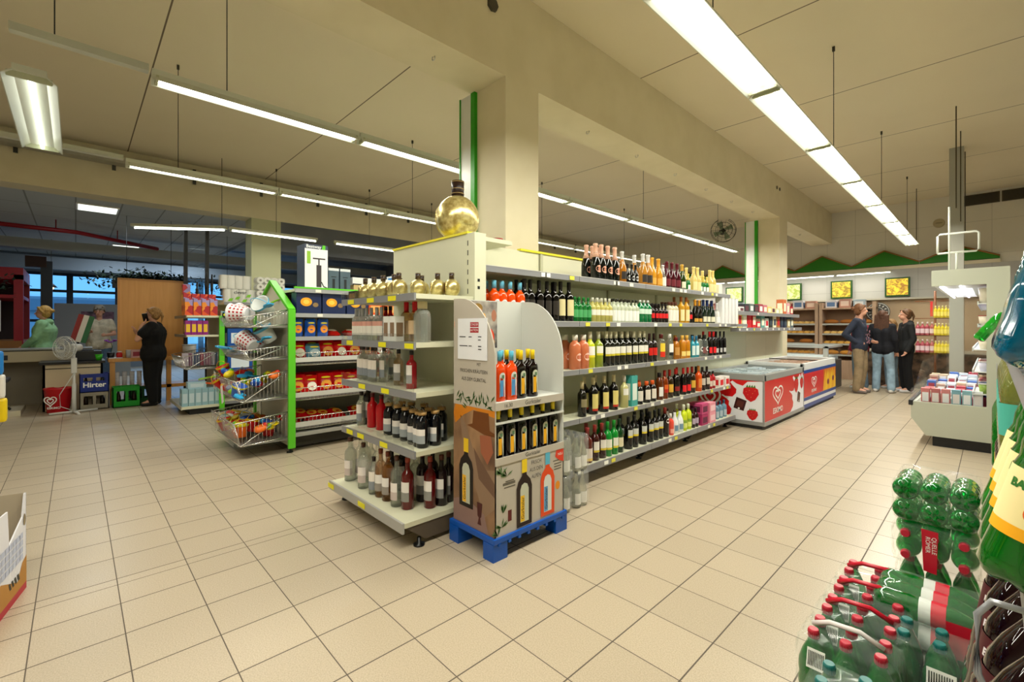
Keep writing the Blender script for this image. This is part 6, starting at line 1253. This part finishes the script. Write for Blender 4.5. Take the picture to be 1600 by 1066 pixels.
def crate(label,loc,c,s=(.3,.38,.29),txt=None,rz=0):
    t=thing('bottle_crate',label,'crate',loc,rz); x,y,h_=s[0]/2,s[1]/2,s[2]; m=hm(c,.4)
    for nm,B_ in (('side_wall',[(x-.012,x,-y,y)]),('side_wall',[(-x,-x+.012,-y,y)]),('end_wall',[(-x,x,-y,-y+.012)]),('end_wall',[(-x,x,y-.012,y)])):
        for q in B_:
            b=BM(); bx(b,q[0],q[1],q[2],q[3],0,h_*.30); bx(b,q[0],q[1],q[2],q[3],h_*.80,h_); dx,dy=q[1]-q[0],q[3]-q[2]
            if dx<dy:
                for w in ((q[2],q[2]+.05),(-.02,.02),(q[3]-.05,q[3])): bx(b,q[0],q[1],w[0],w[1],h_*.3,h_*.8)
            else:
                for w in ((q[0],q[0]+.05),(q[1]-.05,q[1])): bx(b,w[0],w[1],q[2],q[3],h_*.3,h_*.8)
            obj(nm, b, m, t)
    obj('floor', box(-x,x,-y,y,0,.015), m, t)
    for i in range(2):
        for j in range(3): b=BM(); lathe(b,[(.016,.03),(h_*.5,.03),(h_*.7,.014),(h_*.85,.014)],10,c=((i-.5)*s[0]*.42,(j-1)*s[1]*.28,0)); obj('bottle', b, hm('20160c',.2), t)
    if txt: f=Fr((x,-y,0),(0,1,0),(0,0,1)); f.rect('crate_panel',.04,s[1]-.04,h_*.12,h_*.62,m,t,.002); f.text('lettering',txt,s[1]/2,h_*.40,.11,WHITE,t,.004,bold=.003)
    return t
crate('grey bottle crate under the blue crate, beside the fan',(-10.22,.22,0),'8a8474',(.3,.36,.28)); crate('blue bottle crate with white lettering, on the grey crate',(-10.22,.22,.28),'0c2c80',(.3,.36,.30),'Hirter'); crate('green bottle crate on the floor under the wooden counter',(-10.15,.62,0),'0c8a20',(.3,.36,.34)); crate('dark green crate half hidden behind the bright green one',(-10.5,.86,0),'0c4a20',(.3,.36,.30))
t=thing('wooden_counter','beech wooden counter with lower shelf below the tall board','counter',(-10.62,1.1,0)); obj('counter_top', box(-.3,.25,-.70,1.0,.74,.80), WOODB, t); obj('shelf', box(-.3,.22,-.66,.96,.24,.30), WOODB, t)
for y in (-.68,.10,.92): obj('leg', box(.14,.22,y,y+.07,0,.74), WOODB, t)
t=thing('tall_board','tall blank beech board standing on the wooden counter','board',(-10.62,1.03,.80)); obj('board', box(-.02,.02,-.47,.48,0,1.38), WOODB, t); obj('edge_frame', box(-.03,.03,-.50,.51,1.38,1.41), hm('a8743c',.4), t); obj('edge_frame', box(-.03,.03,-.50,-.47,0,1.38), hm('c88c48',.4), t)
for j in range(5):
    t=thing('cup_stack',f'{ORD[j]} stack of white cups on the wooden counter shelf','cups',(-10.50,.52+j*.10,.30),0,'white cup stacks'); b=BM(); lathe(b,[(0,.032),(.26,.036)]+[],14); obj('cups', b, hm('c8c8cc',.5), t); b=BM(); [lathe(b,[(z,.038),(z+.004,.038)],14) for z in (.05,.1,.15,.2,.25)]; obj('rims', b, hm('b0b0b4',.5), t)
# small things on the counters
def pot(label,cat,loc,prof_,c,name,lid=None):
    t=thing(name,label,cat,loc); b=BM(); lathe(b,prof_,16); obj('body', b, hm(c,.35), t)
    if lid: b=BM(); lathe(b,lid[0],14); obj('lid', b, hm(lid[1],.4), t)
    return t
pot('bright green small pot on the black desk top','pot',(-10.45,.28,.78),[(0,.04),(.09,.055)],'38b020','green_pot',([(.09,.058),(.1,.058)],'50c838'))
pot('red candle jar on the wooden counter','jar',(-10.50,.55,.80),[(0,.04),(.08,.045),(.10,.03)],'b81c20','candle_jar',([(.1,.035),(.12,.035)],'d8c8c0'))
pot('clear tumbler jar on the wooden counter','jar',(-10.50,.68,.80),[(0,.04),(.13,.045)],'b8bcc4','tumbler_jar',([(.13,.047),(.14,.047)],'d0d0d4'))
pot('pink drink bottle on counter beside the woman','bottle',(-10.50,.95,.80),[(0,.035),(.13,.035),(.17,.02),(.2,.015)],'c87868','drink_bottle',([(.2,.018),(.225,.018)],'a82828'))
carton('sweets_carton','pink and white sweets carton on the wooden counter','box',(-10.50,.80,.80),(.14,.2,.14),hm('c8a0a0',.5),lab='983848')
carton('paper_sheet','white leaflet pile at the left of wooden counter','paper',(-10.50,.50,.801),(.2,.18,.01),hm('d0dcec',.5))
pot('white round tub on the counter right of the woman','tub',(-10.45,1.55,.80),[(0,.10),(.2,.11)],'d8d8d8','white_tub',([(.2,.115),(.215,.115)],'e4e4e4'))
t=thing('orchid_pot','purple orchid in a dark pot on the checkout desk','plant',(-10.55,.44,.78)); b=BM(); lathe(b,[(0,.04),(.12,.055)],14); obj('pot', b, hm('1c1a20',.4), t); b=BM(); tube(b,[(0,0,.1),(.0,.02,.22),(.01,.0,.32)],.005); obj('stem', b, hm('2c5020',.5), t)
for k in range(8): b=BM(); a=k*2.4; [sph(b,(.05*math.cos(a)+.016*math.cos(q),.06*math.sin(a)+.016*math.sin(q),.30+.012*(k%4)),.016,(1,1,.5),8,5) for q in [2*PI*m_/5 for m_ in range(5)]]; obj('flower', b, hm('7a2a9a',.5), t)
# hanging green plants over the board
def foliage(name,label,c,n,sx,sy,sz,seed):
    n*=4
    rnd=random.Random(seed); t=thing(name,label,'plant',c); b=BM()
    for _ in range(n):
        p=Vector((rnd.gauss(0,sx),rnd.gauss(0,sy),rnd.gauss(0,sz))); d=Vector((rnd.uniform(-1,1),rnd.uniform(-1,1),rnd.uniform(-1,.4))).normalized()*.09; w=d.cross(Vector((0,0,1))).normalized()*.025
        b.faces.new([b.verts.new(v) for v in (p,p+d*.5+w,p+d,p+d*.5-w)])
    o=obj('leaves', b, hm('10281a',.6), t); o['kind']='stuff'; obj('planter', box(-.12,.12,-sy*1.6,sy*1.6,-.18,-.02), hm('22282c',.6), t)
    for s_ in (-1,1): b=BM(); tube(b,[(0,s_*sy,-.02),(0,s_*sy,3.58-c[2])],.005); obj('hanging_wire', b, DARK, t)
foliage('hanging_plant','dark leafy plant in long trough hung above the board',(-12.0,1.1,2.30),420,.12,.36,.09,3); foliage('hanging_plant','dark leafy plant hung at far left over the lobby',(-12.4,-1.6,2.15),300,.12,.28,.1,5); foliage('hanging_plant','small dark leafy plant hung beside the glass partition',(-13.0,2.9,2.30),200,.1,.2,.1,8)
t=thing('lobby_pendant_lamp','small pendant lamp with warm bulb in the lobby','lamp',(-16.5,-.45,2.35)); b=BM(); lathe(b,[(0,.12),(.1,.03),(.12,.02)],16); obj('shade', b, hm('3a2c20',.5), t); b=BM(); sph(b,(0,0,-.01),.05); obj('bulb', b, mat('warm_bulb',(1,1,1),.5,em=(1,.6,.25),es=4), t); b=BM(); tube(b,[(0,0,.12),(0,0,1.22)],.006); obj('wire', b, DARK, t)
t=thing('yellow_bag_display','blue, white and yellow bags hanging at the far left edge','bag',(-5.2,-.48,0)); b=BM(); tube(b,[(0,0,0),(0,0,1.5)],.012); obj('pole', b, CHROME, t)
for k,c in enumerate(('1c70b8','d8d4cc','e0c010')): obj('bag', bx(BM(),-.05,.04,-.16,.08+.01*k,.62+(2-k)*.18,.80+(2-k)*.18,bev=.02), hm(c,.4), t)
# ---------------------------------------------------------------- people
def human(label, loc, rz, H, J={}, skin='c8947c', top=('28304a','long'), legs='8a7a60', shoe='d8d8d8', hair=('5a3c24','bun'), fat=1.0, cat='person', hold=None, cap=None, headturn=0, extra=None):
    t=thing('person',label,cat,loc,rz); s=H/1.70
    D=dict(pelvis=(0,0,.92),waist=(0,.0,1.06),chest=(0,.01,1.26),neck=(0,.0,1.42),head=(0,-.02,1.56),
      ls=(.165,.01,1.37),rs=(-.165,.01,1.37),le=(.215,.03,1.10),re=(-.215,.03,1.10),lw=(.22,-.05,.87),rw=(-.22,-.05,.87),lh=(.215,-.09,.79),rh=(-.215,-.09,.79),
      lhip=(.09,0,.90),rhip=(-.09,0,.90),lk=(.10,-.015,.49),rk=(-.10,-.015,.49),la=(.105,.02,.09),ra=(-.105,.02,.09),lt=(.12,-.12,.045),rt=(-.12,-.12,.045)); D.update(J)
    P={k:Vector(v)*s for k,v in D.items()}; q=s*fat
    def C(b,a,c,ra,rb): capsule(b,P[a],P[c],ra*s,rb*s)
    b=BM()
    def torso(b,g=0):
        for x in (-1,1):
            o_=Vector((x*.07*q,0,0)); capsule(b,P['pelvis']+o_,P['waist']+o_*.8,(.10+g)*q,(.085+g)*q); capsule(b,P['waist']+o_*.8,P['chest']+o_,(.085+g)*q,(.10+g)*q); capsule(b,P['chest']+o_,P['ls' if x>0 else 'rs'],(.095+g)*q,(.058+g)*s)
        capsule(b,P['ls'],P['rs'],(.055+g)*s,(.055+g)*s)
    torso(b); C(b,'chest','neck',.07,.05); C(b,'neck','head',.048,.055)
    hd=P['head']; Rm=Matrix.Rotation(headturn,4,'Z'); F_=lambda x,y,z: hd+(Rm@Vector((x*s,y*s,z*s)))
    sph(b,F_(0,.012,.055),.088*s,(.88,1.02,1.06),16,12); sph(b,F_(0,-.03,-.02),.062*s,(.9,.9,1.0),14,10)
    capsule(b,F_(0,-.088,.03),F_(0,-.103,.0),.009*s,.013*s)
    for x in (-1,1): sph(b,F_(x*.078,.01,.02),.02*s,(.4,.8,1.2),8,6)
    def limb(b,side,g=0,arm=True,leg=True,fore=True):
        if arm:
            capsule(b,P[side+'s'],P[side+'e'],(.050+g)*q,(.040+g)*s)
            if fore: capsule(b,P[side+'e'],P[side+'w'],(.040+g)*s,(.027+g)*s)
        if leg: capsule(b,P[side+'hip'],P[side+'k'],(.083+g)*q,(.052+g)*s); capsule(b,P[side+'k'],P[side+'a'],(.053+g)*s,(.036+g)*s)
    for sd in 'lr':
        limb(b,sd); w=P[sd+'w']; h_=P[sd+'h']; d=(h_-w).normalized(); capsule(b,w,w+d*.05*s,.024*s,.03*s)
        side=d.cross(Vector((0,1,0))); side=Vector((1,0,0)) if side.length<.2 else side.normalized(); fwd=d.cross(side).normalized()
        for k in range(4):
            o_=side*(k-1.5)*.018*s; L_=(.075,.085,.08,.062)[k]*s; p0=w+d*.06*s+o_; p1=p0+d*L_*.55; p2=p1+(d*.8+fwd*(.5 if fwd.y<0 else -.5)).normalized()*L_*.5
            capsule(b,p0,p1,.0105*s,.0095*s,7); capsule(b,p1,p2,.0095*s,.008*s,7)
        sg=side*(.03*s)*(1 if sd=='r' else -1); capsule(b,w+d*.02*s+sg*.6,w+d*.065*s+sg*1.35,.012*s,.0095*s,7)
        capsule(b,P[sd+'a'],P[sd+'t'],.038*s,.028*s)
    rm=lambda bm,v: bake(bm,[('REMESH',dict(mode='VOXEL',voxel_size=v)),('SMOOTH',dict(factor=.5,iterations=3))])
    def put(name,bm,v,m,par=t):
        me=rm(bm,v); me.materials.clear(); me.materials.append(m)
        for p_ in me.polygons: p_.use_smooth=True
        return obj(name,me,None,par)
    body=put('body',b,.0095,hm(skin,.5))
    # face
    for x in (-1,1):
        e=BM(); sph(e,F_(x*.031,-.075,.052),.0115*s,(1.25,.6,.7),10,6); ey=obj('eye', e, hm('e8e4e0',.3), body); e=BM(); sph(e,F_(x*.031,-.0815,.052),.006*s,(1,.5,1),8,5); obj('iris', e, hm('2c2018',.3), ey)
        e=BM(); tube(e,[F_(x*.014,-.086,.073),F_(x*.032,-.086,.079),F_(x*.048,-.076,.073)],.0028*s,5); obj('eyebrow', e, hm(hair[0],.7), body)
    e=BM(); tube(e,[F_(-.02,-.082,-.032),F_(0,-.0875,-.035),F_(.02,-.082,-.032)],.0048*s,6); obj('mouth', e, hm('a85850',.5), body)
    # clothes
    c=BM(); torso(c,.014)
    if top[1]!='dress': 
        for x in (-1,1): capsule(c,P['pelvis']+Vector((x*.07*q,0,.02*s)),P['pelvis']+Vector((x*.075*q,0,-.04*s)),.118*q,.118*q)
    for sd in 'lr':
        if top[1]=='long': limb(c,sd,.018,True,False); capsule(c,P[sd+'e'].lerp(P[sd+'w'],.8),P[sd+'e'].lerp(P[sd+'w'],.97),.044*s,.036*s)
        else: capsule(c,P[sd+'s'],P[sd+'s'].lerp(P[sd+'e'],.55),.066*q,.066*q)
    if 'hood' in top: sph(c,P['neck']+Vector((0,.06,.0))*s,.085*s,(1.15,.8,.7))
    tp=put('top',c,.011,noisy(mat('cloth_'+top[0]+label[:6],hexc(top[0]),.85),tuple(v*.85 for v in hexc(top[0])),tuple(min(1,v*1.15) for v in hexc(top[0])),14,3,.4))
    c=BM()
    for x in (-1,1): capsule(c,P['pelvis']+Vector((x*.06*q,0,.05*s)),P['pelvis']+Vector((x*.07*q,0,-.03*s)),.098*q,.112*q)
    for sd in 'lr':
        capsule(c,P[sd+'hip'],P[sd+'k'],.100*q,.074*q); capsule(c,P[sd+'k'],P[sd+'a']+Vector((0,0,.0)),.074*q,.072*s)
    put('trousers',c,.011,noisy(mat('cloth_'+legs+label[:6],hexc(legs),.9),tuple(v*.8 for v in hexc(legs)),tuple(min(1,v*1.15) for v in hexc(legs)),9,3,.4))
    for sd in 'lr':
        c=BM(); a=P[sd+'a'].copy(); a.z=.045*s; tt=P[sd+'t'].copy(); tt.z=.034*s; capsule(c,a+Vector((0,.03,0))*s,tt,.043*s,.036*s); sh=put('shoe',c,.009,hm(shoe,.6)); 
        for v in sh.data.vertices: v.co.z=max(v.co.z,.002)
    # hair
    c=BM(); sph(c,F_(0,.030,.068),.093*s,(.92,1.0,1.02),16,12); sph(c,F_(0,.045,.01),.082*s,(.95,.85,1.05))
    for x in (-1,1): capsule(c,F_(x*.05,-.045,.115),F_(x*.082,.02,.03),.022*s,.02*s)
    if hair[1]=='bun': sph(c,F_(0,.125,.06),.038*s)
    if hair[1]=='long':
        for k in range(7): x=(k-3)*.03; capsule(c,F_(x,.07,.04),F_(x*1.35,.10,-.36-.02*(k%3)),.034*s,.016*s)
        for x in (-1,1): capsule(c,F_(x*.075,.02,.05),F_(x*.10,.0,-.28),.028*s,.016*s)
    if hair[1]=='tail': capsule(c,F_(0,.10,.10),F_(0,.15,.0),.03*s,.022*s); capsule(c,F_(0,.15,.0),F_(0,.13,-.12),.022*s,.008*s)
    put('hair',c,.009,noisy(mat('hair_'+hair[0],hexc(hair[0]),.6),tuple(v*.6 for v in hexc(hair[0])),tuple(min(1,v*1.3) for v in hexc(hair[0])),30,3,.3,(4,4,1)))
    if cap:
        c=BM(); sph(c,F_(0,.02,.095),.103*s,(.95,1.05,.85)); capsule(c,F_(-.03,-.09,.10),F_(-.03,-.16,.085),.02*s,.018*s); capsule(c,F_(.03,-.09,.10),F_(.03,-.16,.085),.02*s,.018*s); put('cap',c,.009,hm(cap,.8))
    if extra: extra(t,P,s,F_)
    return t,P
def backprint(t,P,s,F_):
    b=BM(); rnd=random.Random(4)
    for k in range(26):
        a=rnd.uniform(-.13,.13); z=rnd.uniform(1.0,1.30); y=-.115-.02*math.cos(a*8); b.faces.new([b.verts.new((a+dx,y-.012,z+dz)) for dx,dz in ((-.02,-.01),(.015,-.018),(.022,.014),(-.012,.02))])
    obj('shirt_print', b, hm('a87888',.7), t)
rzR=math.radians(136.4); rzL=rzR+PI; rzA=rzR+PI/2
human('girl in navy printed sweatshirt and khaki trousers, hand on hip',(-1.86,11.55,0),math.radians(84),1.80,dict(re=(-.27,.16,1.12),rw=(-.17,.02,.98),rh=(-.12,-.06,.96),le=(.24,.06,1.10),lw=(.17,-.13,1.0),lh=(.13,-.20,.98),lk=(.12,-.03,.49),la=(.15,.04,.09),lt=(.17,-.10,.045)),top=('262c3c','long'),legs='8c7a60',shoe='6c6460',hair=('6a4428','bun'),headturn=.5,extra=backprint)
human('girl with long brown hair, black jacket and pale blue jeans, seen from behind',(-1.56,12.05,0),math.radians(172),1.67,dict(le=(.25,.02,1.12),lw=(.24,-.14,.95),lh=(.22,-.2,.92),rk=(-.12,-.06,.49),ra=(-.16,.05,.09),rt=(-.18,-.1,.045)),top=('14161e','long'),legs='8aa4b8',shoe='e4e4e4',hair=('4c3020','long'))
human('smiling girl in black jacket and black trousers facing left',(-1.22,12.35,0),math.radians(296),1.70,dict(re=(-.24,-.02,1.12),rw=(-.16,-.22,1.12),rh=(-.12,-.29,1.14),le=(.22,.04,1.10),lw=(.21,-.06,.86),lh=(.2,-.10,.79)),top=('1c1e20','long','hood'),legs='101014',shoe='c8c8cc',hair=('5c4028','tail'))
human('child with light brown hair standing between the two girls',(-1.50,12.75,0),math.radians(310),1.50,top=('70303c','long'),legs='7890a4',shoe='dcdcdc',hair=('8a6a44','tail'))
human('half hidden girl in dark red top behind the sweatshirt girl',(-1.98,12.35,0),math.radians(320),1.63,top=('7c2030','long'),legs='7890a4',shoe='e0e0e0',hair=('4c3424','tail'))
def phone(t,P,s,F_):
    b=BM(); bx(b,-.037,.037,-.006,.006,-.075,.075,bev=.004); o=obj('phone', b, BLACK, t); o.location=P['lh']+Vector((-.015,-.02,.06)); o.rotation_euler=(-.5,.1,-1.5)
human('woman in black jumpsuit with blond hair making a phone call',(-9.97,.97,0),math.radians(342),1.67,dict(le=(.28,-.16,1.15),lw=(.17,-.13,1.38),lh=(.13,-.07,1.47),re=(-.24,-.12,1.13),rw=(-.12,-.27,1.26),rh=(-.08,-.29,1.34)),skin='c8957c',top=('060608','short'),legs='060608',shoe='141414',hair=('9a7444','tail'),fat=1.45,extra=phone)
human('cashier woman in green hoodie with blond hair behind the checkout',(-12.0,-.42,0),math.radians(348),1.72,dict(le=(.24,-.05,1.14),lw=(.2,-.2,.98),re=(-.24,-.05,1.14),rw=(-.2,-.2,.98),rh=(-.19,-.27,.95),lh=(.19,-.27,.95)),top=('84b084','long','hood'),legs='303848',shoe='202020',hair=('b08a48','bun'),fat=1.35)
human('man in beige shirt and cap looking at his hands behind checkout',(-13.7,.38,0),math.radians(80),1.80,dict(re=(-.24,-.04,1.14),rw=(-.12,-.24,1.16),rh=(-.08,-.3,1.18),le=(.24,-.02,1.12),lw=(.14,-.24,1.10),lh=(.1,-.31,1.10)),top=('b8ae98','short'),legs='4c6078',shoe='303030',hair=('604830','none'),fat=1.12,cap='8c8478')
